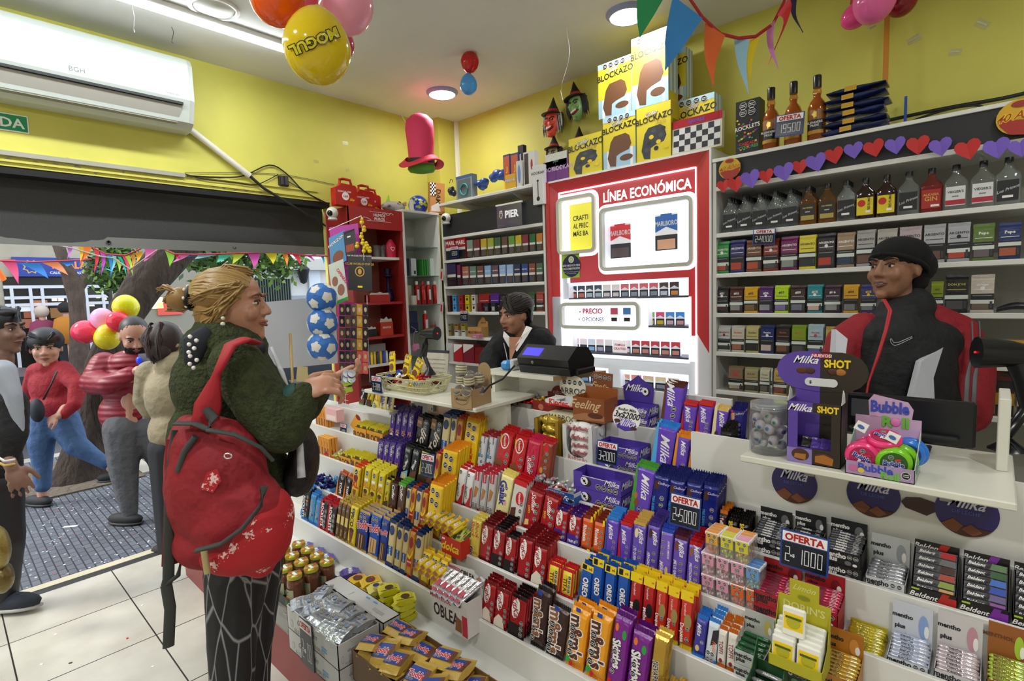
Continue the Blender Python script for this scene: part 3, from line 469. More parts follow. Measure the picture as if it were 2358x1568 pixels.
K={'kitkat':('#a5131c','#6d0c13',[('g',[(.18,.5),(.12,.66),(.2,.84),(.42,.94),(.6,.86),(.64,.68),(.52,.5),(.34,.44)],'w'),T('KitKat',.38,.68,.3,-76,'#a5131c','i')]+oc(.82,(.4,.27,.14),.12),1,.011,'red four-finger wafer bar with a white oval'),'kitkatd':('#a5131c','#1a1012',[('r',0,.04,1,.34,'#1a1012'),('g',[(.18,.5),(.12,.66),(.2,.84),(.42,.94),(.6,.86),(.64,.68),(.52,.5),(.34,.44)],'w'),T('KitKat',.38,.68,.3,-76,'#a5131c','i')]+oc(.82,(.4,.27,.14),.12),1,.011,'red and black dark chocolate wafer bar'),'kitkatw':('#a5131c','#6d0c13',[('g',[(0,.05),(.9,.05),(.7,.3),(.35,.36),(0,.2)],'#e8dccb'),('g',[(.18,.5),(.12,.66),(.2,.84),(.42,.94),(.6,.86),(.64,.68),(.52,.5),(.34,.44)],'w'),T('KitKat',.38,.68,.3,-76,'#a5131c','i')]+oc(.84,(.5,.37,.24),.12),1,.011,'red wafer bar with a cream corner for white chocolate'),'kitkatp':('#b01824','#3b1466',[('r',0,.04,1,.36,'#3b1a8a'),('g',[(.18,.5),(.12,.66),(.2,.84),(.42,.94),(.6,.86),(.64,.68),(.52,.5),(.34,.44)],'w'),T('KitKat',.38,.68,.3,-76,'#a5131c','i'),T('TRIPLE',.4,.16,.16,0,'w')]+oc(.84,(.6,.47,.34,.2),.11),1,.011,'red and violet triple wafer bar'),'milkablue':('M','#2d7fd0',mk('#2d7fd0',[('r',0,.05,.12,.92,'#2458b0')]),1,.009,'purple chocolate bar with a blue top'),'milkared':('M','r',mk('r',[('g',[(0,.05),(.3,.05),(.02,.8)],'r')]),1,.009,'purple chocolate bar with a red top'),'milkagold':('#6a4fb8','#c9a14a',[('r',.02,.93,.98,1,'#c9a14a'),('e',.3,.76,.15,.1,'#e8d8a0'),T('Milka',.68,.72,.36,-80,'w','s'),T('¡TE QUIERO!',.3,.3,.2,-88,'w','b',None,.75)]+oc(.68,(.4,.27,.14),.14),1,.009,'purple chocolate bar with a gold top and white nut'),'milkaplain':('#5f47ad','#3f2a80',[('e',.3,.78,.15,.09,'B'),T('Milka',.7,.72,.36,-80,'w','s'),T('¡GRACIAS!',.3,.3,.2,-88,'w','b',None,.75)]+oc(.7,(.42,.29,.16),.14),1,.009,'all purple chocolate bar with a brown nut'),'milkasom':('#7a5cc4','#2f4fc0',[T('¿SOMOS AMIGOS?',.75,.6,.15,-88,'w','b',None,.8),T('Milka',.3,.25,.3,-80,'w','s'),('e',.68,.2,.13,.08,'#d8c090')]+oc(.26,(.88,.75,.62,.5),.14),1,.009,'light purple chocolate bar with a deep blue top'),'milkagane':('#6a4fb8','#5a2438',[('e',.25,.78,.13,.1,'#7a3a22'),T('Milka',.62,.74,.38,-80,'w','s'),T('¡ME LO GANE!',.25,.3,.2,-88,'w','b',None,.75)]+oc(.66,(.44,.31,.18),.14),1,.009,'purple chocolate bar with a maroon top'),'milkafel':('#6a4fb8','#c01822',[('e',.25,.78,.13,.1,'#9a5a2a'),T('Milka',.68,.78,.38,-80,'w','s'),T('¡FELICITACIONES!',.3,.34,.18,-88,'w','b',None,.75)]+oc(.7,(.5,.37,.24,.12),.14),1,.009,'purple chocolate bar with a bright red top'),'milkagreen':('M','#4fa03a',[('g',[(0,0),(.32,0),(.06,1),(0,1)],'#4a9a35'),('e',.3,.3,.12,.07,'#8a4a22'),('e',.22,.42,.1,.06,'#b06a32'),T('Milka',.62,.62,.4,-82,'w','s')]+oc(.5,(.2,.08),.11)+oc(.76,(.18,.06),.11),1,.012,'large purple chocolate bar with a green side and hazelnuts'),'milkasky':('M','#2f86d8',[('g',[(0,0),(.34,0),(.08,1),(0,1)],'#4fb0e8'),('e',.22,.22,.12,.1,'#9a6232'),T('Milka',.6,.58,.44,-82,'w','s')]+oc(.72,(.14,.04),.12),1,.012,'large purple chocolate bar with a sky blue side and almond'),'milkaor':('M','#e88a1c',[('g',[(0,0),(.3,0),(.12,1),(0,1)],'#e8921c'),('e',.28,.2,.14,.09,'#7a3a1a'),T('Milka',.6,.74,.34,-82,'w','s')]+oc(.74,(.42,.3,.18),.13),1,.01,'purple chocolate bar with an orange side'),'milkabig':('M','#5a2a20',[('g',[(0,0),(.2,0),(.1,1),(0,1)],'#5a2a1c'),('g',[(0,0),(.5,0),(.45,.14),(.3,.22),(.05,.2)],'#c07a3a'),T('Milka',.38,.78,.4,-80,'w','s')]+oc(.62,(.5,.36,.22),.14),1,.014,'extra large purple chocolate bar with a brown edge and pretzel'),'milkacream':('M','#e0c070',[('g',[(0,0),(.3,0),(.2,1),(0,1)],'#ead9a0'),('e',.34,.2,.14,.1,'#3a2a22'),T('Milka',.62,.66,.36,-82,'w','s')],1,.01,'purple chocolate bar with a cream side and gold top'),'cadbury':('#1c1a78','#17145e',[('g',[(.08,.8),(.3,.84),(.36,.66),(.14,.62)],'#c98a5a'),('e',.14,.86,.07,.04,'r'),T('Cadbury',.66,.82,.16,15,'#cfc08a','s'),T('ALMENDRAS',.22,.34,.15,-88,'#b07a3a','n')]+oc(.7,(.52,.39,.26,.13),.13),1,.011,'deep blue chocolate bar with gold script'),'tres':('#17217c','#111a60',[('g',[(.1,.66),(.4,.68),(.42,.84),(.12,.82)],'B'),T('TRES SUEÑOS',.16,.36,.15,-88,'#3fa8e0','b',None,.8),T('Cadbury',.7,.8,.15,0,'#cfc8e8','s')]+oc(.66,(.52,.39,.26,.13),.14),1,.011,'dark blue chocolate bar with a cyan side line'),'shot':('#191412','#0c0a09',[T('SHOT',.36,.72,.38,-88,'y','x',None,.62),('r',.25,.2,.65,.42,'#4a2415'),T('con maní',.78,.5,.12,-88,'y','n')]+oc(.3,(.12,),.13),1,.011,'black chocolate bar with yellow capitals'),'rhodesia':('#d9591c','#7a2a1a',[('r',0,0,.2,.1,'#1f4f9a'),('r',.8,.84,1,1,'y'),('r',.7,0,1,.1,'y'),T('Rhodesia',.36,.5,.32,-88,'w','b',None,.8)]+oc(.76,(.66,.52,.38,.24),.13),1,.012,'orange chocolate wafer bar with white lettering'),'tita':('#e9d233','#c4202a',[('r',0,.03,.13,.97,'r'),('r',.87,.03,1,.97,'r'),T('TITA',.36,.45,.3,-88,'#7a1a12','b',None,1)]+oc(.7,(.72,.58,.44,.3),.13),1,.013,'yellow biscuit bar with red edges'),'oreo':('#1a56b0','#1c4fa8',[('r',0,.8,1,.94,'y'),T('x6',.75,.87,.2,0,'n'),('r',.1,.82,.45,.92,'k'),T('OREO',.55,.45,.42,-86,'w','x','#123a7c',.8),('e',.3,.12,.24,.09,'#2a2224')],1,.03,'blue tube pack of cream biscuits'),'melba':('#b81f24','#e8c81e',[('r',0,.82,1,.98,'y'),T('x6',.8,.9,.16,0,'r'),T('Terrabusi',.42,.7,.17,-86,'w','n'),T('Melba',.3,.34,.3,-86,'w','b'),('e',.66,.42,.3,.12,'#201a18')],1,.03,'red tube pack of dark biscuits with a yellow top'),'duquesa':('#cf3524','#e8c81e',[('r',0,.82,1,.98,'y'),T('x6',.8,.9,.16,0,'r'),T('Terrabusi',.42,.68,.17,-86,'w','n'),T('Duquesa',.3,.3,.28,-86,'w','b'),('e',.68,.5,.3,.12,'#a08a52')]+oc(.7,(.38,),.16)+oc(.7,(.22,),.16),1,.03,'red tube pack of golden biscuits with a yellow top'),'mms':('#3a2320','#241614',[T('m&m\'s',.42,.5,.62,-84,'#8a5a3c','x','w',.82),('r',.22,.86,.5,.93,'b')]+oc(.24,(.6,.46,.32,.18),.16),1,.024,'dark brown bag of candy-coated chocolates'),'mmy':('#f0a21a','#e89412',[T('m&m\'s',.5,.5,.62,-84,'#5a2c18','x','w',.82),('r',.3,.88,.55,.94,'b'),('e',.2,.14,.12,.05,'g'),('e',.4,.1,.1,.04,'r')]+oc(.26,(.62,.5,.38,.26),.16),1,.026,'yellow-orange bag of candy-coated peanuts'),'skittles':('#7c1a8c','#5e1270',[T('Skittles',.42,.48,.44,-82,'w','x','#2a0a3a',.8),('e',.7,.74,.12,.06,'g'),('e',.25,.8,.1,.05,'o'),('e',.2,.12,.12,.05,'r')]+oc(.3,(.5,.38,.26),.14),1,.022,'purple bag of fruit candies'),'vauq':('#c09a3c','#d8b24a',[T('NEVARES',.4,.5,.36,-84,'#2a2118','b','w',.7)],2,.018,'brown and gold foil chocolate bar'),'rockb':('#1b1c22','#3a8ad8',[T('ROCKLETS',.3,.4,.3,-86,'w','b',None,.7),('e',.7,.6,.1,.04,'o'),('e',.75,.35,.08,.04,'r'),('r',.0,.1,.2,.3,'#3a8ad8')]+oc(.72,(.72,.5,.2),.13),1,.012,'black chocolate bar with a bright blue top'),'rockl':('#3f87b8','#2f7ac8',[T('ROCKLETS',.4,.5,.3,-86,'k','b','w',.7),('e',.7,.3,.12,.04,'B')],1,.012,'light blue chocolate bar'),'rockr':('#2a1512','#c02028',[('r',0,.03,.3,.97,'#b01a22'),T('ROCKLETS',.36,.5,.32,-86,'w','b',None,.7)]+oc(.76,(.64,.48,.32,.16),.14),1,.012,'black and red chocolate bar'),'picog':('#6a4a24','#cfae52',[('r',.1,.4,.9,.62,'#d8c070'),('r',.2,.06,.8,.38,'#4a2c16'),T('PICO',.5,.2,.3,-88,'#d8c070')]+oc(.5,(.8,),.3),1,.012,'thin brown bar with a gold crimped top'),'pidol':('#e0c81c','#c8a83a',[T('PICO',.4,.62,.4,-88,'k','x',None,.8),('g',[(.2,.34),(.8,.34),(.6,.1),(.4,.06)],'#7a3c14'),('e',.5,.38,.32,.05,'B')]+oc(.5,(.84,),.2),1,.013,'yellow chocolate cone bar with a dark wafer cone'),'xly':('#d9c21a','#e8dc3a',[T('XL',.5,.55,.5,0,'#c8781a','x'),('g',[(.25,.36),(.75,.36),(.6,.1),(.4,.06)],'#a86a2a'),('e',.5,.4,.3,.05,'B'),('r',.2,.64,.8,.7,'w')]+oc(.5,(.82,),.24),1,.014,'yellow extra-large cone bar'),'xlr':('#ddb81a','#d84a1a',[T('XL',.5,.5,.5,0,'#c81a12','x'),('e',.5,.66,.3,.1,'R'),('g',[(.25,.36),(.75,.36),(.6,.1),(.4,.06)],'#8a4a1a')]+oc(.5,(.82,),.24),1,.014,'yellow cone bar with a red seal'),'xlp':('#43237e','#37206a',[('r',0,.1,.2,.9,'#5a36a0'),T('XL',.5,.42,.44,0,'#d8a02a','b'),('g',[(.2,.3),(.8,.3),(.6,.06),(.4,.04)],'#b8987a'),('e',.5,.3,.3,.06,'#d8c8b0'),T('CADBURY',.4,.7,.26,-88,'w','b',None,.7)]+oc(.7,(.84,.7),.22),1,.013,'purple and yellow extra-large cone bar'),'toddy':('#1c3f96','#d8b46a',[T('Toddy',.5,.66,.36,12,'r','x','w',.8),('g',[(.1,.06),(.9,.1),(.85,.44),(.2,.46)],'#4a2a1c'),('r',.3,.08,.38,.42,'#c8a070'),('r',.55,.1,.62,.42,'#c8a070')]+oc(.28,(.84,),.16)+oc(.66,(.86,),.16),1,.016,'blue pack of chocolate sticks with red script'),'toddyc':('#1f4fae','#e0c078',[T('Toddy',.5,.66,.36,12,'r','x','w',.8),('g',[(.15,.1),(.85,.14),(.85,.44),(.15,.44)],'#d0a668'),('r',.3,.12,.35,.42,'B'),('r',.55,.14,.6,.42,'B')]+oc(.28,(.84,),.16)+oc(.66,(.86,),.16),1,.016,'bright blue pack of vanilla sticks with red script'),'cream':('#d9c48a','#152a5e',[('r',0,.02,1,.12,'#152a5e'),('r',0,.9,1,.98,'#152a5e'),('e',.5,.76,.36,.1,'#152a5e'),('e',.5,.76,.28,.075,'#3a4a7a'),('r',.14,.26,.86,.44,'#1d4a8e'),T('DE LUXE',.5,.35,.2,-88,'w','b',None,.8)],1,.014,'cream and navy filled wafer bar'),'creamr':('#d08a2a','#b02a22',[('e',.5,.72,.36,.12,'#9a2018'),('r',.1,.24,.9,.42,'r'),T('MANÍ',.5,.33,.22,0,'w'),('g',[(0,.5),(.5,.44),(1,.6),(1,.5),(.5,.38),(0,.42)],'y')],1,.014,'orange and red filled wafer bar'),'cofler':('#4a2a1c','#3a1a10',[T('Cofler',.5,.7,.34,-84,'w','i'),('e',.4,.3,.2,.07,'#7a4a2a')]+oc(.35,(.12,),.18)+oc(.75,(.12,),.18),1,.012,'brown aerated chocolate bar'),'coflerg':('#5a3826','#5aa02e',[('r',0,.9,1,.99,'#5aa02e'),T('Cofler',.5,.74,.34,-84,'w','i'),('e',.45,.3,.26,.1,'#9a6a3a')]+oc(.35,(.1,),.18)+oc(.75,(.1,),.18),1,.012,'brown chocolate bar with a lime green top'),'coflerb':('#131316','#0c0c0e',[('g',[(0,.05),(1,.05),(.9,.4),(.1,.3)],'#7ab8d8'),('r',.2,.1,.8,.3,'#d8c890'),T('Cofler',.5,.52,.3,70,'w','i')]+oc(.35,(.86,),.17)+oc(.7,(.86,),.17)+oc(.5,(.72,),.17),1,.016,'black bar with a pale blue foot'),'coflern':('#131316','#0c0c0e',[('g',[(0,.04),(1,.04),(.9,.46),(.1,.34)],'#6a3a1c'),('r',.1,.03,.9,.1,'#4aa83a'),T('Block',.5,.58,.28,70,'w','i')]+oc(.35,(.86,),.17)+oc(.7,(.86,),.17),1,.016,'black bar with a green foot and nuts'),'coflery':('#c9b81c','#131316',[('g',[(0,.04),(1,.04),(.95,.44),(.05,.38)],'#3a2212'),('e',.5,.46,.14,.05,'r'),T('Nut',.5,.6,.28,70,'k','i')]+oc(.5,(.84,),.26),1,.016,'yellow and black bar with chocolate squares'),'tofi':('#2a2522','#171413',[('r',.0,.7,.4,.95,'#7a5a3a'),T('Tofi',.5,.42,.5,72,'#d8cbb8','i'),T('70%',.2,.82,.14,0,'#c8a87a')]+oc(.68,(.86,),.12)+oc(.68,(.72,),.12)+oc(.42,(.1,),.12),1,.014,'large matt black and brown chocolate bar'),'fullmani':('#efc51a','#e89018',[T('Full',.45,.36,.26,4,'#d8341c','x'),T('Maní',.45,.26,.26,4,'#d8341c','x'),('g',[(0,0),(1,0),(1,.06),(.5,.14),(0,.2)],'#a85a2a'),('e',.7,.18,.04,.01,'k'),('e',.3,.2,.04,.01,'k'),('e',.55,.2,.04,.01,'k')]+oc(.3,(.84,.66),.15)+oc(.66,(.8,.62),.15),1,.013,'tall yellow peanut nougat bar with red lettering'),'fullmin':('#ecca1c','#e8b818',[('r',.2,.3,.8,.5,'#c8281c'),T('Full',.5,.44,.3,0,'w','x'),T('Maní',.5,.34,.3,0,'w','x'),('r',0,0,1,.14,'#8a4a22')]+oc(.3,(.82,.68),.2)+oc(.72,(.82,.68),.2),1,.016,'small yellow peanut bar with red lettering'),'shock':('#e2cf5a','#e8d060',[T('Shock',.3,.7,.34,-84,'#c8281c','s'),T('Shock',.74,.7,.34,-84,'#c8281c','s')]+oc(.3,(.2,.08),.2),1,.016,'pale yellow nougat bar with red script'),'kinder':('#cfd1d6','#b02028',[T('Kinder',.7,.84,.18,-84,'k','b'),T('bueno',.3,.66,.34,-80,'k','s'),('r',.0,.03,.25,.22,'#b02028'),('r',.1,.4,.4,.5,'#3a8ac8')]+oc(.6,(.44,.3,.16),.18),1,.016,'silver-white wafer bar with dark script'),'kinderr':('#e2e2e2','#c01822',[('g',[(1,0),(1,.6),(.7,.5),(.75,.3),(.4,.1),(.4,0)],'#c01822'),T('bueno',.3,.4,.36,-80,'k','s')]+oc(.3,(.84,),.2),1,.016,'white bar with a torn red corner'),'mantec':('#bdb8b8','#b82030',[('r',.2,.72,.8,.94,'#b02838'),T('MANTECOL',.5,.82,.16,-86,'w','b',None,.7),('g',[(.2,.3),(.6,.36),(.85,.55),(.3,.6)],'#a8743a'),('r',0,.0,1,.06,'#b82030')]+oc(.3,(.16,.06),.2)+oc(.72,(.16,.06),.2),1,.016,'silver peanut paste bar with red lettering'),'galak':('#ecdf9c','#ecd870',[T('Galak',.4,.58,.5,-82,'#2a2f88','x',None,.9),('e',.72,.4,.1,.05,'#e8a0a8')]+oc(.62,(.7,.56),.12)+oc(.45,(.2,.1),.12),1,.01,'pale yellow white-chocolate bar with navy lettering'),'nestle':('#c9161f','#c01018',[('e',.48,.78,.32,.16,'w'),('e',.48,.78,.27,.13,'#c9161f'),T('Nestlé',.48,.78,.16,-80,'w','b'),T('Maní',.2,.8,.17,-84,'y','i'),('g',[(0,.08),(.6,.08),(.62,.34),(.3,.42),(0,.36)],'#8a4a26'),('r',.1,.16,.5,.19,'#5e2c16'),('r',.1,.25,.5,.28,'#5e2c16')]+oc(.8,(.52,.38,.24,.1),.13),1,.011,'red milk chocolate bar with a white oval and peanuts'),'nestlew':('#d8d2cc','#c01018',[('r',0,.86,1,.97,'#c9161f'),('e',.62,.6,.3,.14,'#c9161f'),T('Nestlé',.62,.6,.16,-80,'w','b'),('g',[(.1,.14),(.5,.18),(.46,.4),(.1,.36)],'#5a2c1a'),('r',0,.03,1,.1,'#e88a2a')]+oc(.82,(.5,.36,.22),.13),1,.011,'white and red chocolate bar with a brown square'),'suflair':('#a8141e','#8a0f18',[T('Suflair',.5,.68,.3,-80,'w','s'),T('DUO',.26,.5,.13,-80,'y','b'),('g',[(.1,.12),(.4,.16),(.36,.28),(.12,.26)],'#e8c070')]+oc(.76,(.66,.5,.34,.18),.13),1,.011,'dark red aerated chocolate bar with white script'),'suflairp':('#c4133e','#c8184a',[T('Suflair',.4,.44,.3,-80,'w','s'),('g',[(0,.03),(.6,.03),(.4,.12),(0,.12)],'#5a2415')]+oc(.62,(.62,.48,.34,.2),.14),1,.011,'crimson aerated chocolate bar with a pink top'),'nestlen':('#8a3a22','#b81a22',[('r',0,.03,.18,.97,'#c9161f'),('e',.5,.84,.22,.1,'#c9161f'),('e',.3,.4,.14,.06,'#c8923a'),('e',.5,.24,.14,.06,'#c8923a'),('e',.3,.1,.14,.05,'#c8923a')]+oc(.62,(.74,.6,.46,.32),.13),1,.012,'brown and red whole-nut chocolate bar'),'toffi':('#e0d8cc','#c8681c',[T('TOFFI',.46,.5,.5,-86,'#7a1a1a','b','w',.8),('e',.5,.2,.2,.05,'#7a1a12')],1,.014,'white caramel bar with an orange top'),'toffib':('#2a1a18','#d8781c',[T('Toffi',.4,.66,.42,-86,'w','b','r',.8),('e',.5,.1,.2,.05,'#d8a03a')],1,.014,'dark caramel bar with an orange top'),'shrek':('#d5dde6','#3f86d0',[('g',[(.4,.4),(1,.5),(1,.8),(.5,.74)],'#2a2430'),T('Frutti',.75,.4,.3,-86,'#e8821c','i')]+oc(.3,(.24,.1),.2)+oc(.68,(.24,.1),.2),1,.014,'white candy bar with a sky blue top'),'milkas':('#3f3a9c','#2a78d0',[('r',0,.02,1,.1,'#2a78d0'),T('Milka',.4,.66,.36,-84,'w','s'),('e',.4,.24,.18,.07,'#d8c070')]+oc(.75,(.4,),.16),1,.014,'short blue-violet chocolate bar'),'orangeb':('#16171a','#d8661c',[('g',[(0,0),(.3,0),(0,.9)],'#e87a1c'),('g',[(.4,.1),(.8,.1),(.7,.5),(.3,.7)],'#5a3a2a'),T('TOFI',.6,.4,.3,-84,'w','b')]+oc(.6,(.8,),.2),1,.014,'black and orange chocolate bar'),}
_pk={}
def pack(kind,w,h):
 k=(kind,round(w,3),round(h,3))
 if k not in _pk:
  body,fin,dec,fo,d,_=K[kind];_pk[k]=wrapper(w,h,d,body,fin,dec,fo,finh=.013 if d<.02 else.016).mesh(kind_name(kind))
 return _pk[k]
def kind_name(k):
 for p,n in(('kitkat','wafer_bar'),('cream','wafer_bar'),('full','nougat_bar'),('mantec','nougat_bar'),('shock','nougat_bar'),('pico','cone_bar'),('pidol','cone_bar'),('xl','cone_bar'),('tita','biscuit_bar'),('rhod','biscuit_bar'),('kinder','wafer_bar')):
  if k.startswith(p):return n
 return{'mms':'candy_bag','mmy':'candy_bag','skittles':'candy_bag','oreo':'biscuit_pack','melba':'biscuit_pack','duquesa':'biscuit_pack','toddy':'biscuit_pack','toddyc':'biscuit_pack'}.get(k,'chocolate_bar')
TN=['lowest tray','second tray up','third tray up','fourth tray up','fifth tray up','top tray']
OW='first second third fourth fifth sixth seventh eighth ninth tenth eleventh twelfth thirteenth fourteenth fifteenth sixteenth'.split()
ordn=['leftmost','second from left','third from left','fourth from left','fifth from left','sixth from left','seventh from left']
def tray_row(ti,rows,y_off=.018):
 """rows: (pxL, pxR, pyTop, kind, n behind each other[, tilt]) read along the tray's lip"""
 ty,tz=TI[ti];cnt={}
 for r in rows:cnt[r[3]]=cnt.get(r[3],0)+1
 seen={}
 for i,r in enumerate(rows):
  pl,pr,pt,kd,n=r[:5];tilt=r[5]if len(r)>5 else 0
  body,fin,dec,fo,d,desc=K[kd];lean=.2
  x0,x1=ln(pl,ty,tz),ln(pr,ty,tz);w=(x1-x0)*.97
  yb=ty+y_off;zb=tz-.0115;h=(lny(pt,(x0+x1)/2,yb+.03)-zb)/cos(lean);h=max(.05,min(h,.24))
  k=seen.get(kd,0);seen[kd]=k+1
  nb=K[rows[i-1][3]][5]if i and rows[i-1][3]!=kd else(K[rows[i+1][3]][5]if i+1<len(rows)and rows[i+1][3]!=kd else None)
  where=TN[ti]+(f", {OW[k]} stack" if cnt[kd]>1 else'')
  n=min(n,int((.088 if ti<5 else.1)/(d+.0015))or 1);nm=kind_name(kd);me=pack(kd,w,h)
  cat=nm.replace('_',' ')
  for j in range(n):
   dx=ru(-.002,.002)*(j>0);dz=.0035*j+(ru(0,.003)if j else 0)
   sd=desc.split()[:8]
   while len(desc.split())>8 and sd[-1]in('a','with','and','for','the','red','white','black'):sd.pop()
   lab=f"{desc}, foremost, {where}" if j==0 else f"{' '.join(sd)}, behind the foremost, {where}"
   put(me,nm,loc=(x0+dx,yb+j*(d+.0015)+dz*.2,zb+dz),rot=(-lean,tilt,0),label=lab,cat=cat,group=f"{desc} {where}" if n>1 else None)
tray_row(0,[(683,699,1122,'rockb',3),(700,712,1135,'rockl',3),(713,723,1147,'rockl',2),(724,741,1150,'rockr',4),(742,760,1160,'rockr',4),(762,770,1152,'picog',5),(771,779,1156,'picog',5),(780,788,1160,'picog',5),(789,806,1162,'pidol',6),(808,832,1178,'toddy',5),(835,858,1184,'toddyc',4),(860,876,1192,'toddy',4),(878,893,1196,'cream',4),(896,909,1206,'cream',3),(911,923,1212,'cream',2),(924,936,1220,'creamr',3),(938,954,1225,'cream',4),(956,974,1266,'fullmin',2),(978,994,1276,'fullmin',2),(997,1012,1285,'fullmin',2),(1097,1125,1338,'kitkatw',4),(1127,1155,1356,'kitkatw',4),(1160,1196,1372,'kitkatd',5),(1207,1240,1352,'mms',2,.06),(1243,1284,1388,'mms',1,.08),(1288,1330,1392,'mmy',2,.06),(1334,1380,1404,'mmy',2,.06),(1384,1424,1412,'skittles',2,.06),(1428,1474,1448,'skittles',2,.05),(1478,1512,1460,'vauq',2,.04)])
tray_row(1,[(764,779,1084,'orangeb',2,.1),(781,794,1092,'orangeb',2,.1),(797,813,1072,'xlr',4),(822,836,1074,'xly',5),(838,852,1080,'xly',5),(854,868,1086,'xly',5),(871,881,1100,'coflery',2),(883,899,1108,'cofler',3),(901,918,1112,'coflerg',4),(920,929,1116,'cream',3),(931,940,1120,'creamr',3),(942,954,1122,'cream',3),(956,966,1130,'creamr',2),(969,1000,1113,'fullmani',6),(1069,1091,1192,'shock',3),(1093,1119,1205,'kitkat',7),(1121,1147,1216,'kitkatd',7),(1149,1174,1232,'kitkatd',3),(1180,1210,1236,'kitkat',7),(1214,1244,1254,'kitkatw',7),(1250,1278,1294,'tita',3),(1281,1309,1307,'tita',3),(1318,1346,1290,'oreo',2,.08),(1348,1374,1280,'oreo',2),(1377,1403,1296,'oreo',2),(1406,1434,1303,'oreo',2),(1436,1464,1318,'melba',2),(1466,1493,1328,'melba',2),(1495,1521,1338,'duquesa',3),(1523,1549,1350,'duquesa',3),(1552,1582,1360,'duquesa',3),(1586,1612,1412,'milkas',3,.05),(1614,1640,1420,'shrek',5,.05),(1642,1662,1438,'toffi',5),(1664,1686,1446,'toffi',5)])
tray_row(2,[(856,868,1010,'xlp',4),(869,881,1012,'xlp',4),(882,894,1014,'xlp',4),(896,908,1017,'xlp',4),(911,927,1022,'coflerb',3,.08),(929,946,1028,'coflern',3,.08),(948,966,1034,'coflery',2,.08),(969,984,1040,'coflern',3),(986,996,1040,'creamr',2),(1000,1034,1034,'fullmani',6),(1038,1055,1072,'kinderr',3,.06),(1057,1073,1080,'kinderr',3,.06),(1076,1092,1080,'mantec',4),(1094,1108,1086,'mantec',4),(1110,1126,1086,'mantec',4),(1128,1156,1086,'galak',3,.12),(1160,1190,1100,'nestlew',4,.1),(1194,1226,1122,'suflair',4,.12),(1230,1262,1134,'suflair',5,.12),(1266,1294,1168,'kitkatp',5),(1297,1325,1180,'kitkatp',5),(1328,1352,1186,'rhodesia',6),(1355,1380,1195,'rhodesia',6),(1383,1411,1190,'milkablue',6),(1414,1441,1202,'milkared',6),(1444,1473,1202,'milkagold',6),(1476,1504,1204,'milkaplain',7),(1507,1535,1218,'milkasom',7),(1538,1569,1234,'milkagane',7),(1572,1603,1248,'milkafel',7)])
tray_row(3,[(886,897,938,'xlp',4),(899,910,940,'xlp',4),(912,924,942,'xlp',4),(926,938,944,'xlp',4),(942,970,956,'tofi',3,.1),(973,1000,960,'tofi',3,.1),(1003,1020,952,'cream',5),(1022,1034,954,'cream',4),(1036,1048,960,'creamr',3),(1052,1084,958,'fullmani',6,.04),(1088,1104,998,'kinder',4,.05),(1107,1124,1000,'kinder',4,.05),(1127,1157,988,'nestle',4,.1),(1161,1190,1000,'nestle',4,.1),(1193,1222,1008,'suflairp',4,.08),(1225,1252,1014,'nestlen',3,.05),(1440,1484,1068,'milkagreen',3,.1),(1487,1524,1088,'tres',5,.04),(1527,1563,1100,'tres',6),(1566,1602,1106,'tres',6),(1605,1642,1112,'tres',6),(1646,1664,1172,'toffib',4),(1668,1692,1190,'shot',5,-.04),(1694,1718,1196,'shot',5,-.04)])
tray_row(4,[(1486,1532,974,'milkasky',3,.1),(1536,1568,998,'milkaor',3,.08),(1572,1604,1002,'milkaor',3,.08),(1608,1640,1020,'milkaplain',3,.05),(1645,1674,988,'shot',5,-.02),(1678,1700,1018,'cadbury',3),(1702,1722,1030,'cadbury',3)])
tray_row(5,[(1512,1556,882,'milkabig',3,.06),(1560,1592,926,'milkared',3,.05),(1595,1628,926,'milkared',3,.05),(1632,1664,936,'milkacream',3,.05),(1672,1704,936,'cadbury',4,0)])
# price signs
SEG={'0':'abcdef','1':'bc','2':'abged','3':'abgcd','4':'fgbc','5':'afgcd','8':'abcdefg','9':'abcdfg','-':'g','x':''}
def segs(b,s,x0,z0,w,h,y,m):
 n=sum(.5 if c in'x ' else 1 for c in s);cw=w/n;x=x0
 for c in s:
  if c==' ':x+=cw*.5;continue
  if c=='x':b.txt('x$',(x+cw*.25,y,z0+h*.45),X,Z,h*.2,m,'b');x+=cw*.5;continue
  W2,t=cw*.78,cw*.16;H2=h;ox=x+cw*.1;sk=.06*h
  R=dict(a=(0,H2-t,W2,H2),g=(0,H2/2-t/2,W2,H2/2+t/2),d=(0,0,W2,t),f=(0,H2/2,t,H2),b=(W2-t,H2/2,W2,H2),e=(0,0,t,H2/2),c=(W2-t,0,W2,H2/2))
  for k in SEG.get(c,''):
   a0,b0,a1,b1=R[k];e=t*.12;b.add([(ox+a0+e,y,z0+b0+e),(ox+a1-e,y,z0+b0+e),(ox+a1-e,y,z0+b1-e),(ox+a0+e,y,z0+b1-e)],[(0,1,2,3)],m)
  x+=cw
def sign(pc,Yp,w,h,s,lab,rz=0.,tilt=-.15,roll=0.,f=ony):
 q=f(Yp,*pc);b=B();b.box((-w/2,0,-h/2),(w/2,.003,h/2),mat('#1c3f8c',.35))
 b.box((-w*.46,-.0012,h*.2),(w*.46,0,h*.46),'w');b.txt('OFERTA',(0,-.0018,h*.33),X,Z,h*.18,'#b3121c','x',fit=w*.84)
 b.box((-w*.46,-.0008,-h*.45),(w*.46,0,h*.17),mat('#0d1226',.25));segs(b,s,-w*.40,-h*.34,w*.80,h*.40,-.0016,'w')
 return put(b,'price_sign',loc=q,rot=(tilt,roll,rz),label=lab,cat='price sign')
sign((1851,1272),1.49,.115,.098,'2x 1000','blue offer sign reading 2 for 1000 in front of the black mint boxes')
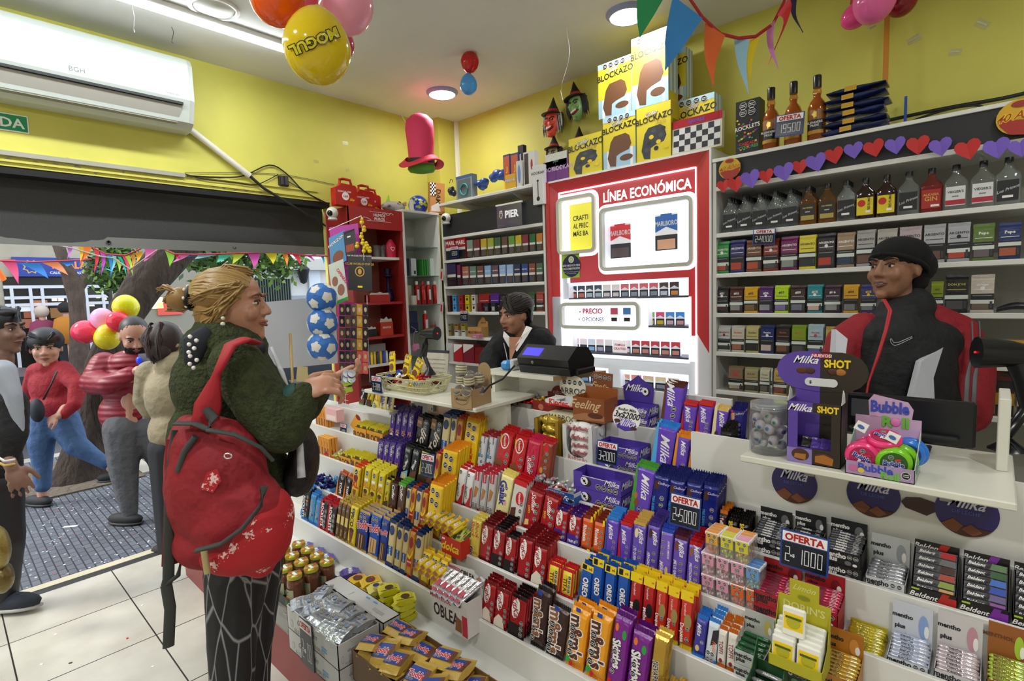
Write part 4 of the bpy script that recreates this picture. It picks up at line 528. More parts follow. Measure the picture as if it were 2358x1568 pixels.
sign((1577,1178),1.50,.098,.098,'2x5000','blue offer sign reading 2 for 5000 in front of the dark blue bars')
sign((1398,1043),1.60,.088,.082,'3x2000','blue offer sign reading 3 for 2000 on the purple biscuit boxes')
sign((984,1071),1.42,.082,.1,'2-2000','offer sign reading 2 for 2000 over the black bars at the left',.1)
sign((790,990),1.60,.07,.075,'3-800','offer sign reading 3 for 800 beside the orange biscuit packs')
sign((867,885),1.478,.085,.085,'3-2000','offer sign reading 3 for 2000 hanging at the sweets basket',0,0)
sign((1046,580),3.07,.10,.095,'12000','small offer sign reading 12000 on the upper left cigarette shelf',0,0)
sign((1068,727),3.07,.09,.09,'5400','small offer sign reading 5400 on the lower left cigarette shelf',0,0)
sign((1759,545),3.08,.115,.085,'2x4000','offer sign reading 2 for 4000 on the shelf edge above the tobacco pouches',0,0,.06)
sign((1818,287),3.05,.135,.11,'19500','offer sign reading 19500 hanging on the whisky bottles',0,0,.06)
# display boxes of mints
def stick(w,r,col,lettering,tcol):
 b=B();b.tube([(0,0,0),(.004,0,0),(.006,0,0),(w-.006,0,0),(w-.004,0,0),(w,0,0)],[r*.4,r*.8,r,r,r*.8,r*.4],shiny(col),8)
 b.txt(lettering,(w*.42,-r*.82,r*.62),X,V((0,.6,.8)),r*.9,tcol,'b',fit=w*.6);b.quad((w*.74,-r*.9,r*.35),(w*.9,-r*.9,r*.35),(w*.9,-r*.4,r*.92),(w*.74,-r*.4,r*.92),'q');return b
def mintbox(ti,pl,pr,pt,col,card,stc,tcol,name,lab,lv=2,ns=7,yo=.016,dp=.085,txt='mentho plus',side=None,zb=None,deco='h',cardh=.055,nocard=False):
 ty,tz=TI[ti];x0,x1=ln(pl,ty+yo,tz),ln(pr,ty+yo,tz);w=(x1-x0)*.98;zb=tz-.0115 if zb is None else zb;h=lny(pt,x0,ty+yo)-zb;hh=h/lv;L1,L2=(txt.split(' ')+[''])[:2]
 ow=V((x0,ty+yo,zb));dk='w' if tcol=='w' else tcol
 dec=[T(L1,.3,.66 if L2 else.5,.15,0,tcol,'x',None,.9)]+([T(L2,.22,.36,.15,0,tcol,'x',None,.9)]if L2 else[])+oc(.7,(.66,),.07)+oc(.86,(.66,),.07)+[('e',.66,.25,.09,.16,deco),('e',.84,.2,.06,.1,'w')]
 for l in range(lv-1):put(carton(w,hh*.97,dp,col,dec),'mint_box',loc=ow+V((0,0,hh*l)),label=f'closed {lab}, underneath the open one',cat='mint box')
 t=thing('mint_box',f'open {lab}','mint box',ow+V((0,0,hh*(lv-1))));b=B();e=.0015
 for a,c in(((0,0,0),(w,e,hh*.95)),((0,dp-e,0),(w,dp,hh)),((0,e,0),(w,dp-e,e))):b.box(a,c,paper(col))
 for xx in(0,w-e):b.prism([(0,0),(dp,0),(dp,hh*1.25),(dp*.5,hh),(0,hh*.95)],paper(side or col),(xx+e,0,0),Y,Z,e)
 b.decals(dec,(0,0,0),X,Z,w,hh);bo_=put(b,'box',t)
 if not nocard:
  b=B();b.box((0,dp-.001,hh),(w,dp+.0005,hh+cardh),paper(card));b.decals([T(L1,.26,.66,.13,0,tcol,'x',None,.9),T(L2,.2,.38,.13,0,tcol,'x',None,.9),('e',.78,.5,.12,.3,deco),('e',.86,.4,.06,.16,'w')],(0,dp-.0012,hh),X,Z,w,cardh);put(b,'back_card',bo_)
 r=.0065;s0=stick(w*.94,r,stc,L1,tcol).mesh('mint_roll')
 for k in range(ns):
  put(s0,'mint_roll',loc=ow+V((w*.03+ru(-.002,.002),.011+k*(dp-.024)/max(ns-1,1),hh*(lv-1)+hh*.86+k*.0035)),rot=(-.2,0,ru(-.02,.02)),label=f'roll of mints in the {lab}',cat='mints',group=f'rolls in the {lab}')
 return ow,w,hh
bk='#1d1e21'
mintbox(3,1730,1806,1226,bk,bk,'#4a4b50','w','m','black mint box left of its two black neighbours',deco='#6a6b70',side='#8d8463')
mintbox(3,1812,1886,1240,bk,bk,'#3a3b40','w','m','black mint box behind the 2 for 1000 sign',ns=5,deco='#6a6b70',side='#8d8463')
mintbox(3,1896,1984,1258,bk,bk,'#5a5b60','w','m','black mint box right of the 2 for 1000 sign',ns=8,deco='#6a6b70')
mintbox(3,1992,2086,1322,'#c9cacc','#c4c6c6','#bfc2c6',bk,'m','white and grey mint box right of the black ones',lv=1,ns=6,txt='mentho plus',deco='#9a9ea2',cardh=.085)
for pl,pr,c,nm in((2096,2202,'#b3241c','red'),(2212,2322,'#7a2a9a','purple'),(2332,2450,'#3a8a3a','green')):
 ty,tz=TI[3];x0,x1=ln(pl,ty+.02,tz),ln(pr,ty+.02,tz);w=x1-x0;t=thing('gum_box',f'black and {nm} gum box on the right part of the fourth tray','gum box',(x0,ty+.02,tz-.0115))
 b=B();b.box((0,0,0),(w,.075,.034),'#15110f');b.box((0,.073,.034),(w,.075,.128),'#15110f');b.decals([T('Beldent',.3,.5,.14,0,'w','i'),('g',[(.56,0),(.7,1),(.86,1),(.7,0)],c),('r',.74,.1,1,.8,c),('r',.02,.82,.2,.95,'L')],(0,0,0),X,Z,w,.034)
 b.decals([T('Beldent',.3,.86,.14,0,'w','i'),('g',[(.46,.7),(.6,1),(.8,1),(.66,.7)],c)],(0,.0725,.034),X,Z,w,.094)
 for xx in(0,w-.001):b.prism([(0,0),(.075,0),(.075,.125),(0,.034)],'#1a1614',(xx+.001,0,0),Y,Z,.001)
 put(b,'box',t)
 cl={'red':['#c8a060','#8a9a3a','#a8402a','B','#7a7a7a','r'],'purple':['#8a4a9a','#6a5a8a','#2a4ab0','#3a6ac0','#2a5a2a','#5a7a4a'],'green':['g']*6}[nm]
 for k in range(6):
  b=B();b.box((0,0,0),(w*.94,.009,.018),foil('#17161a'),.001);b.quad((w*.55,-.0003,.002),(w*.9,-.0003,.002),(w*.9,-.0003,.016),(w*.6,-.0003,.016),paper(cl[k]));b.txt('Beldent',(w*.27,-.0004,.009),X,Z,.007,'w','i')
  put(b,'gum_pack',loc=(x0+w*.03,ty+.024+k*.0105,tz+.014+k*.0145),rot=(-.5,0,0),label=f'dark gum pack standing in the black and {nm} gum box',cat='gum',group=f'gum packs in the black and {nm} box')
rd_='#a91f2c'
mintbox(2,1736,1826,1355,rd_,'#b01c26','#c23a5a',bk,'m','red mint box beside the small candy boxes',ns=8,deco='#7a1420',cardh=.06)
mintbox(2,1833,1930,1384,rd_,'#b01c26','#c8405e',bk,'m','red mint box behind the yellow lemon display',ns=8,deco='#7a1420',cardh=.06)
mintbox(2,1942,2034,1486,'#b8a028','#c0b032','#d0c038','#7a6a1a','m','yellow honey-lemon drops box right of the red mint boxes',lv=1,ns=9,txt='HALLS',deco='#d8d050',cardh=.035)
mintbox(2,2042,2140,1506,'#c5c9d2','#ccd0da','#cdd6ea',bk,'m','white and pale blue mint box right of the yellow drops',lv=1,ns=7,deco='#8aa6d8',cardh=.1)
mintbox(2,2150,2260,1536,'#c8c4c6','#cfcaca','#d8ccd0',bk,'m','white mint box with pinkish flowers near the right corner',lv=1,ns=7,deco='#c890a0',cardh=.1)
mintbox(2,2270,2370,1560,'#8a5a2a','#9a5a28','#b8d050','#6a3a1a','m','brown and green mint box in the bottom right corner',lv=1,ns=7,txt='MENTHOL',deco='L',cardh=.09)
mintbox(1,1690,1760,1490,'#c4c8c4','#c0c2bc','#2e7a40',bk,'m','white mint box with green rolls left of the lemon display',ns=4,deco='#d0c060',cardh=.07)
mintbox(1,1768,1866,1512,'#4c5a4a','#4a5a48','#2e8a4a','w','m','dark green mint box under the lemon display',ns=5,deco='#7aa080',nocard=True)
mintbox(1,1874,1972,1536,'#b07828','#b8741e','#d8b04a',bk,'m','orange mint box with golden rolls right of the lemon display',ns=7,deco='#d89040',cardh=.07)
ty,tz=TI[0]
mintbox(0,1716,1790,1556,'#2c5a36','#2c5a36','#cfcfcf','w','m','green antacid box at the bottom edge of the photo',lv=1,ns=3,txt='ALKA',nocard=True)
# small candy boxes (pyramid)
def tictac(lid,fill,top='w'):
 b=B();w,h,d=.040,.066,.017;b.box((0,0,0),(w,d,h*.86),glassy('#f6f2f0',.1,a=.35),.002);b.box((-.0004,-.0004,h*.86),(w+.0004,d+.0004,h),'w',.0015)
 b.add([(.003,-.0006,h*.46),(w-.003,-.0006,h*.46),(w-.003,-.0006,h*.95),(.003,-.0006,h*.95)],[(0,1,2,3)],paper(lid));b.add([(.003,0,h+.0004),(w-.003,0,h+.0004),(w-.003,d,h+.0004),(.003,d,h+.0004)],[(0,1,2,3)],paper(top))
 b.decals(oc(.3,(.84,),.13)+oc(.7,(.84,),.13)+[('r',.36,.54,.64,.7,'#2c3a20'),T('TIC',.5,.65,.1,0,'w'),T('TAC',.5,.58,.1,0,'w')],(0,-.0008,0),X,Z,w,h)
 rnd=random.Random(5)
 for k in range(34):b.ell((rnd.uniform(.006,w-.006),rnd.choice((.004,.009,.013)),rnd.uniform(.005,h*.5)),(.0034,.0034,.0048),paper(fill[k%len(fill)]),6,4)
 return b.mesh('candy_box')
tt={'pink':tictac('#e29ab4',['w','#e8b8c4','#a8384a'],'#e8a8c0'),'orange':tictac('#e4641c',['o','#e85a18'],'#e4641c'),'blue':tictac('#6aa0dc',['#58b8cc','#7accd8'],'#5a96dc'),'amber':tictac('#e8a83a',['#e88a2a','#d85a1c','#a8b82a'],'#e8983a'),'lime':tictac('#d8d02a',['#c8d83a','#8ac02a','#e8c02a'],'#d8d03a'),'yellow':tictac('#dcd42c',['y','#a8d02a','o'],'#e8a0b8')}
ty,tz=TI[2];tb=tz-.0115;w0=.0425
TT=[(0,[(1617,'pink'),(1648,'pink'),(1679,'orange'),(1710,'orange')],3,'bottom'),(1,[(1617,'pink'),(1648,'pink'),(1679,'pink'),(1710,'blue')],3,'middle'),(2,[(1632,'amber'),(1662,'lime'),(1692,'yellow')],4,'top')]
xb=ln(1615,ty+.02,tz)
for lv,row,n,nm in TT:
 for i,(px,c)in enumerate(row):
  for j in range(n):
   cc=c if j==0 else(c if j<2 or lv<2 else'amber')
   lab=f'{c} box of tiny mints, {ordn[i]} in the {nm} row of the pyramid' if j==0 else f'box of tiny mints behind the front ones in the {nm} pyramid row'
   put(tt[cc],'mint_dispenser',loc=(xb+i*w0+(.012 if lv==2 else 0)+ru(-.001,.001),ty+.02+j*.019,tb+lv*.0672),label=lab,cat='mints',group=None if j==0 else f'back mint boxes, {nm} row of the pyramid')
   # lemon display
t=thing('lemon_display','yellow-green card display of lemon drops standing in front of the red mint boxes','display',(0,0,0));q=ony(1.30,1770,1528);w=.115;d=.075;ox,oy,oz=q.x,q.y,TI[1][1]+.0
oz=lny(1528,ox,oy);yg='#b8b020'
t.location=(ox,oy,oz);b=B();b.box((0,0,0),(w,.0015,.03),paper(yg));b.box((0,0,0),(w,d,.0015),paper(yg))
for xx in(0,w):b.prism([(0,0),(d,0),(d,.14),(d*.6,.06),(0,.03)],'#a8a41c',(xx+.0007,0,0),Y,Z,.0014)
put(b,'tray',t);b=B();b.box((0,d,0),(w,d+.0015,.15),paper(yg));b.box((.025,d,.15),(w-.025,d+.0015,.195),paper(yg));b.txt('DORIN\'S',(w/2,d-.0006,.128),X,Z,.018,'#d8d480','b',fit=w*.8);b.txt('Limón',(w/2,d-.0006,.178),X,Z,.014,'#d8d480','s');b.decals([('e',.5,.5,.12,.5,'#8a8a18')],(0,d-.0006,.148),X,Z,w,.012);put(b,'back_card',t)
b=B();b.box((0,0,0),(.05,.011,.068),'#f0eee2',.003);b.box((.004,-.0006,.016),(.046,0,.055),'y');b.decals([('e',.5,.5,.3,.2,'#b8b020'),('r',.15,.62,.85,.7,'#4a5a1a')],(0,-.001,0),X,Z,.05,.068);dm=b.mesh('drops_box')
for i in range(2):
 for j in range(5):put(dm,'drops_box',loc=(ox+.004+i*.055,oy+.004+j*.0125,oz+.006+j*.006),rot=(-.1,0,0),label=('white and yellow lemon drops box, front %s in the lemon display'%('left','right')[i])if j==0 else'lemon drops box behind the front ones in the lemon display',cat='candy box',group=None if j==0 else'back boxes in the lemon display')
put(dm,'drops_box',loc=(ox+.022,oy+.02,oz+.078),rot=(-.15,0,0),label='white lemon drops box perched on top of the others in the display',cat='candy box')
# boxes of biscuits and chocolates on the trays
def bx(ti,pl,pr,pt,dp,col,dec,nm,lab,cat,yo=.016,zb=None,side=None,top=None,sdec=(),pb=None,open_=False,Yv=None):
 ty,tz=(TI[ti]if Yv is None else(Yv,0));ty+=yo
 zb=(tz-.0115 if pb is None else lny(pb,ln(pl,ty,tz or 1.1),ty))if zb is None else zb
 x0,x1=ln(pl,ty,zb),ln(pr,ty,zb);w=x1-x0;h=lny(pt,x0,ty)-zb
 if not open_:return put(carton(w,h,dp,col,dec,top,side,(),sdec),nm,loc=(x0,ty,zb),label=lab,cat=cat),(x0,ty,zb,w,h)
 b=B();e=.0015
 for a,c in(((0,0,0),(w,e,h)),((0,dp-e,0),(w,dp,h)),((0,e,0),(w,dp-e,e)),((0,e,0),(e,dp-e,h)),((w-e,e,0),(w,dp-e,h))):b.box(a,c,paper(side or col))
 b.add([(0,-.0002,0),(w,-.0002,0),(w,-.0002,h),(0,-.0002,h)],[(0,1,2,3)],paper(col));b.decals(dec,(0,-.0003,0),X,Z,w,h)
 if sdec:b.decals(sdec,(w+.0004,0,0),Y,Z,dp,h)
 return put(b,nm,loc=(x0,ty,zb),label=lab,cat=cat),(x0,ty,zb,w,h)
mo=[T('Milka',.82,.74,.1,0,'w','s'),('e',.3,.45,.09,.3,'#2a1c1c'),('e',.24,.5,.08,.28,'w'),('e',.24,.5,.03,.1,'k'),('e',.2,.62,.016,.05,'k'),('e',.27,.36,.016,.05,'k')]+oc(.54,(.32,),.055)+oc(.66,(.32,),.055)+oc(.78,(.32,),.055)+oc(.9,(.32,),.055)
pv='#553ba6';ps=[T('Milka',.5,.6,.3,0,'w','s')]
mb=[('sixth',3,1321,1428,1128,None,'purple cookie box, lower of the pair on the fourth tray'),]
_,(x0,yy,zb,w,h)=bx(3,1322,1430,1118,.085,pv,mo,'biscuit_box','closed purple cookie box, lowest of the pair beside the green-edged bar','biscuit box',sdec=ps,side='#4a329a')
def obox(x0,y0,z0,w,h,dp,lab,card=None):
 t=thing('biscuit_box',lab,'biscuit box',(x0,y0,z0));b=B();e=.0015
 for a,c in(((0,0,0),(w,e,h*.8)),((0,0,h*.8),(w*.2,e,h)),((w*.82,0,h*.8),(w,e,h)),((0,dp-e,0),(w,dp,h)),((0,e,0),(w,dp-e,e)),((0,e,0),(e,dp-e,h)),((w-e,e,0),(w,dp-e,h))):b.box(a,c,paper(pv))
 b.box((w*.2,-.0004,h*.78),(w*.82,e+.0004,h*.81),'q');b.decals(mo,(0,0,0),X,Z,w,h*.95);b.decals(ps,(w+.0004,0,0),Y,Z,dp,h);put(b,'box',t)
 if card:
  b=B();pts=[(w*.14,h),(w*.86,h),(w*.9,h+card*.55),(w*.62,h+card*.85),(w*.5,h+card),(w*.38,h+card*.85),(w*.1,h+card*.55)];b.prism(pts,'#4a3396',(0,dp-.004,0),X,Z,.0015)
  b.txt('Milka',(w*.42,dp-.0046,h+card*.52),X,Z,card*.26,'w','s');b.decals([('e',.7,.4,.1,.16,'#2a1c1c'),('e',.68,.42,.08,.14,'w'),('e',.68,.42,.03,.05,'k')],(0,dp-.0044,h),X,Z,w,card);put(b,'header_card',t)
 return t
obox(x0,yy,zb+h+.001,w,h,.085,'open purple cookie box stacked on the closed one, before the 3 for 2000 sign')
_,(x0,yy,zb,w,h)=bx(4,1378,1472,1046,.085,pv,mo,'biscuit_box','closed purple cookie box behind the 3 for 2000 sign','biscuit box',sdec=ps,side='#4a329a')
obox(x0,yy,zb+h+.001,w,h,.085,'open purple cookie box under the oval bonbon price card')
_,(x0,yy,zb,w,h)=bx(5,1402,1492,952,.09,pv,mo,'biscuit_box','closed purple cookie box on the topmost tray','biscuit box',sdec=ps,side='#4a329a')
obox(x0,yy,zb+h+.001,w,h,.09,'open purple cookie box with a tall purple header card, highest of all',.11)
q=ony(1.70,1442,962);b=B();pts=[(.058*cos(a*PI/14),.05*sin(a*PI/14))for a in range(28)];b.prism(pts,'w',(0,0,0),X,Z,.001);b.decals([('g',[(.1,.3),(.3,.42),(.6,.36),(.9,.28),(.78,.08),(.5,0),(.22,.08)],'#4a3396'),T('BonBon Milka',.5,.8,.09,0,'k','i',None,.9),T('3x$2000',.52,.6,.2,0,'k','i',None,.9),T('Milka',.5,.32,.22,0,'#e8e0f4','s','#6a50b8'),('e',.2,.34,.12,.07,'B'),('e',.8,.16,.12,.07,'B')],(-.058,-.0002,-.05),X,Z,.116,.1)
put(b,'price_card',loc=q,rot=(-.15,.05,0),label='white oval handwritten bonbon price card with a purple foot',cat='price card')
def praline(pl,pr,pt,pb,col,item,lab,word,ti=4):
 ty,tz=TI[ti];ty+=.012;x0,x1=ln(pl,ty,tz),ln(pr,ty,tz);w=x1-x0;zb=tz-.0115;h=lny(pt,x0,ty)-zb;dp=.09
 t=thing('praline_display',lab,'praline box',(x0,ty,zb));b=B()
 pts=[(0,0),(w,0),(w,h),(w*.86,h),(w*.86,h*.42)]+[(w*.5+w*.36*cos(a),h*.42-w*.28*sin(a))for a in[PI*k/8 for k in range(1,8)]]+[(w*.14,h*.42),(w*.14,h),(0,h)]
 P=[(a,0,c)for a,c in pts];n=len(P);b.add(P+[(a,.0015,c)for a,_,c in P],[tuple(range(n)),tuple(range(n,2*n))[::-1]],paper(col))
 for a,c in(((0,0,0),(.0015,dp,h)),((w-.0015,0,0),(w,dp,h)),((0,dp-.0015,0),(w,dp,h)),((0,.0015,0),(w,dp,.0015))):b.box(a,c,paper(col))
 b.txt(word,(w*.5,-.0006,h*.12),X,Z,w*.13,'w' if col!='q' else'#b0384a','n',fit=w*.8);put(b,'box',t)
 for k,(xx,yy,zz)in enumerate([(.5,.4,.26),(.5,.4,.46),(.42,.35,.68),(.6,.5,.7),(.3,.5,.88),(.55,.4,.93),(.72,.6,.9)]):
  b=B();r=w*.15;m=shiny(item)if item!='w' else foil('#f2efea');b.loft([[((-2.1+s)*r,rr*cos(a*PI/5),rr*sin(a*PI/5))for a in range(10)]for s,rr in((0,r*1.0),(.5,r*.35),(.9,r*.9),(2.1,r*1.15),(3.3,r*.9),(3.7,r*.35),(4.2,r*1.0))],m)
  if item=='w':b.txt('Raffaello',(0,-r*1.17,0),X,Z,r*.7,'#b0384a','i')
  put(b,'praline',loc=(x0+w*xx if k>3 else x0+w*.5,ty+dp*yy+.006,zb+h*zz),rot=(0,ru(-.1,.1),ru(-.1,.1)),label=f'wrapped praline in the {"gold" if item != "w" else "white"} praline display',cat='candy',group=f'pralines in the {"gold" if item != "w" else "white"} display')
praline(1232,1288,962,0,'#9a7a1e','#d8bc4a','gold card display of gold foil pralines left of the white one','ROCHER')
praline(1296,1366,976,0,'q','w','white card display of white wrapped coconut pralines','Raffaello')
_,(x0,y0,z0,w,h)=bx(3,1204,1258,1112,.1,'#cfcac0',[('e',.4,.4,.36,.36,'#a82a22'),T('Martelino',.42,.42,.2,-8,'w','s'),('e',.86,.3,.1,.22,'B'),T('Bonafide',.8,.8,.1,0,'#6a5a4a','s')],'candy_box','white open box of silver twist sweets with a red seal','candy box',open_=True,side='#d4d2ca',yo=-.03)
def twist(c,c2=None):
 b=B();r=.0075;b.loft([[((-2.6+s)*r,rr*cos(a*PI/4),rr*sin(a*PI/4))for a in range(8)]for s,rr in((0,r*1.3),(1,r*.3),(1.4,r*.9),(2.6,r*1.1),(3.8,r*.9),(4.2,r*.3),(5.2,r*1.3))],shiny(c))
 if c2:b.loft([[((-2.6+s)*r,rr*1.03*cos(a*PI/4),rr*1.03*sin(a*PI/4))for a in range(8)]for s,rr in((2.1,r*1.05),(3.1,r*1.05))],foil(c2))
 return b.mesh('wrapped_sweet')
def pile(n,x0,x1,y0,y1,z,dz,cols,lab,grp,rs=1.,flat=False):
 ms=[twist(*c)if isinstance(c,tuple)else twist(c)for c in cols]
 for k in range(n):
  o=put(ms[k%len(ms)],'wrapped_sweet',loc=(ru(x0,x1),ru(y0,y1),z+ru(0,dz)),rot=(ru(-.4,.4),ru(-.5,.5),ru(0,6)),label=lab,cat='candy',group=grp);o.scale=(rs,)*3
pile(16,x0+.02,x0+w-.01,y0+.02,y0+.09,z0+h*.85,.03,['s',('s','#b82a3a'),'#c8c8cc'],'silver twist sweet in the white box with a red seal','silver twist sweets')
_,(x0,y0,z0,w,h)=bx(3,1262,1322,1122,.1,'#2456a8',[('r',0,.72,1,.95,'#1c4590'),T('BONBONES DE LICOR',.3,.84,.05,0,'w','n'),T('Licor Fort',.55,.55,.15,-5,'w','s'),('e',.2,.4,.14,.14,'B'),('e',.16,.48,.1,.08,'#d0b050'),('e',.44,.22,.12,.12,'k'),('e',.88,.38,.1,.14,'k'),('r',0,0,1,.12,'q')],'candy_box','blue and white open box of liqueur bonbons','candy box',open_=True,side='#d8d8d4',yo=-.03,sdec=[('r',0,0,1,.7,'#2456a8')])
pile(10,x0+.015,x0+w-.012,y0+.015,y0+.085,z0+h*.8,.02,[('w','r'),'s',('w','#4a8a3a')],'small foil bonbon in the blue and white liqueur box','liqueur bonbons',.8)
b=B();b.lathe([(.001,0),(.012,.002),(.0185,.012),(.020,.022),(.0185,.034),(.013,.047),(.006,.054),(.001,.0555)],mat('#b9cfe0',.3),14);b.decals(oc(.5,(.62,),.24)+oc(.5,(.36,),.24)+[T('Kinder',.5,.82,.3,0,'#7a3a6a')],(-.018,-.0205,0),X,Z,.036,.05);eg=b.mesh('chocolate_egg')
b=B();b.lathe([(.001,0),(.012,.002),(.0185,.012),(.020,.022),(.0185,.034),(.013,.047),(.006,.054),(.001,.0555)],mat('#cdb3cf',.3),14);b.decals(oc(.5,(.62,),.24)+oc(.5,(.36,),.24),(-.018,-.0205,0),X,Z,.036,.05);eg2=b.mesh('chocolate_egg')
ty,tz=TI[4]
for i,px in enumerate((1136,1153,1172,1193)):
 put(eg if i<2 else eg2,'chocolate_egg',loc=(ln(px,ty+.035,tz),ty+.035,tz-.0115),label=f'{"pale blue" if i < 2 else "pinkish lilac"} foil chocolate egg, {["leftmost", "second", "third", "rightmost"][i]} of the four in the row',cat='chocolate egg')
x0=ln(1150,ty+.07,tz);b=B();b.prism([(0,0),(.05,0),(.025,.045)],'#e2c83a',(0,0,0),Y,Z,.2);b.txt('TOBLERONE',(.1,.0115,.0235),X,V((0,.485,.874)),.026,'#c02018','x',fit=.18)
put(b,'chocolate_bar',loc=(x0-.02,ty+.04,tz+.032),rot=(0,.12,0),label='long yellow prism chocolate box with red lettering behind the foil eggs',cat='chocolate bar')
for pl,pr,pt,c,d,lab in((1212,1228,985,'#b8bcc4',[('r',0,.0,1,.3,'#2a3f8a'),('r',.1,.35,.9,.55,'o')],'small silver and blue sweet box with red stripes beside the gold display'),):
 bx(4,pl,pr,pt,.08,c,d+[('r',.1*i,.62,.1*i+.05,.98,'#c02028')for i in range(10)],'candy_box',lab,'candy box')
zt=1.126-.0115
def niche(pl,pr,pt,dp,col,dec,lab,yv=1.80,card=None,cardc=None,word='',op=True,side=None):
 x0,x1=ln(pl,yv,zt),ln(pr,yv,zt);w=x1-x0;h=lny(pt,x0,yv)-zt;t=thing('candy_box',lab,'candy box',(x0,yv,zt));b=B();e=.0015
 for a,c in(((0,0,0),(w,e,h)),((0,dp-e,0),(w,dp,h)),((0,e,0),(w,dp-e,e)),((0,e,0),(e,dp-e,h)),((w-e,e,0),(w,dp-e,h))):b.box(a,c,paper(col))
 b.decals(dec,(0,0,0),X,Z,w,h);put(b,'box',t)
 if card:
  b=B();R_=min(w*.36,card*.8);b.box((w*.06,dp-.003,h),(w*.94,dp-.0015,h+card*.45),paper(cardc));b.prism([(w*.5+R_*cos(a),h+card*.4+R_*.8*sin(a))for a in[PI*k/10 for k in range(11)]],paper(cardc),(0,dp-.003,0),X,Z,.0015);b.txt(word,(w*.5,dp-.0036,h+card*.5),X,Z,w*.12,'#d8a8a0','n');put(b,'header_card',t)
 return x0,yv,zt,w,h
niche(1134,1178,908,.09,'#2f8a2a',[T('MENTITAS',.5,.55,.13,0,'y','b',None,.9),('r',0,0,1,.2,'#1c6a1c')],'green box of mints, leftmost in the niche under the till')
x0,y0,z0,w,h=niche(1182,1222,925,.08,'#8a8078',[('r',.1,.1,.9,.5,'#a89a90')],'open taupe box of red sweets with a grey half-round header card',card=.05,cardc='#8f8a80',word='cabsha')
pile(12,x0+.01,x0+w-.01,y0+.01,y0+.07,z0+h*.8,.012,['r','#8a1a22'],'red sweet in the taupe box','red sweets in the taupe box',.8)
x0,y0,z0,w,h=niche(1228,1290,920,.1,'#8a1f18',[('e',.3,.5,.1,.25,'#c87a5a')],'open dark red box of golden sweets with a red half-round header card',card=.055,cardc='#7a1a18',word='cabsha')
pile(12,x0+.01,x0+w-.01,y0+.01,y0+.09,z0+h*.8,.012,['G','#c8a020'],'golden sweet in the dark red box','golden sweets in the dark red box',.8)
yv=1.76
def yb(pl,pr,pt,pb,dp,col,dec,nm,lab,cat,yv,op=False,side=None,sdec=(),top=None):
 z=ony(yv,pl,pb).z;x0=ony(yv,pl,pb).x;x1=ln(pr,yv,z);w=x1-x0;h=lny(pt,x0,yv)-z
 if op:
  b=B();e=.0015
  for a,c in(((0,0,0),(w,e,h)),((0,dp-e,0),(w,dp,h*1.3)),((0,e,0),(w,dp-e,e)),((0,e,0),(e,dp-e,h)),((w-e,e,0),(w,dp-e,h))):b.box(a,c,paper(side or col))
  b.add([(0,-.0002,0),(w,-.0002,0),(w,-.0002,h),(0,-.0002,h)],[(0,1,2,3)],paper(col));b.decals(dec,(0,-.0003,0),X,Z,w,h);o=put(b,nm,loc=(x0,yv,z),label=lab,cat=cat)
 else:o=put(carton(w,h,dp,col,dec,top,side,(),sdec),nm,loc=(x0,yv,z),label=lab,cat=cat)
 return x0,yv,z,w,h
x0,y0,z0,w,h=yb(1262,1328,948,968,.08,'#d8cfb0',[T('MARROC',.5,.55,.16,0,'#3a3028','n'),('r',0,0,1,.15,'#b02828')],'candy_box','cream box lettered in dark capitals at the niche edge','candy box',1.745)
x0,y0,z0,w,h=yb(1256,1318,918,930,.07,'#dcdcdc',[T('Kinder',.5,.6,.18,0,'r','b'),('g',[(0,0),(1,0),(1,.25),(.8,.4),(.6,.2),(.4,.4),(.2,.2),(0,.35)],'r')],'candy_box','small white and red open box of chocolate sticks on the cream box','candy box',1.75,op=True)
b=B();b.box((0,0,0),(.05,.009,.007),foil('#e8e0e0'),.001);b.box((.012,-.0005,.001),(.038,0,.006),'r');km=b.mesh('chocolate_stick')
for k in range(7):put(km,'chocolate_stick',loc=(x0+.006,y0+.006+k*.0088,z0+h*.85),rot=(0,0,ru(-.04,.04)),label='small white and red chocolate stick in the small white box',cat='chocolate',group='small chocolate sticks')
q=ony(1.835,1318,890);b=B();b.prism([(.07*cos(a*PI/10),.05*sin(a*PI/10))for a in range(20)],'#ddd8c4',(0,0,0),X,Z,.0015);b.decals(oc(.2,(.68,),.085)+oc(.4,(.68,),.085)+oc(.6,(.68,),.085)+oc(.8,(.68,),.085)+[T('ARROC',.5,.3,.2,0,'#3a3028','n')],(-.07,-.0003,-.05),X,Z,.14,.1);put(b,'header_card',loc=q,label='cream oval card with black octagons behind the small white box',cat='card')
x0,y0,z0,w,h=yb(1320,1392,912,965,.1,'#8a4a20',[T('Feeling',.4,.72,.24,0,'#d8b88a','s'),('g',[(0,0),(1,.1),(1,.3),(.4,.36),(0,.2)],'#a8714a'),('e',.72,.28,.24,.12,'#5a2c14')],'candy_box','brown open chocolate box with curly lettering left of the purple boxes','candy box',1.73,op=True,side='#9a5424')
q=ony(1.835,1386,885);b=B();b.box((-.045,0,-.05),(.05,.0015,.05),'#7e441e');b.decals(oc(.15,(.8,),.1)+oc(.38,(.8,),.1)+oc(.62,(.8,),.1)+oc(.85,(.8,),.1)+[T('Feeling',.5,.42,.26,-6,'#d8b88a','s')],(-.045,-.0004,-.05),X,Z,.095,.1);put(b,'header_card',loc=q,rot=(0,.06,0),label='brown header card with four black octagons and curly lettering',cat='card')
_,(x0,y0,z0,w,h)=bx(1,1018,1062,1230,.05,'#c8281c',[T('dolca',.45,.5,.3,0,'y','i'),('r',.15,.36,.75,.39,'y'),('r',.05,.8,.2,.9,'w')],'candy_box','orange-red open box with yellow lettering on the second tray','candy box',open_=True,yo=-.03)
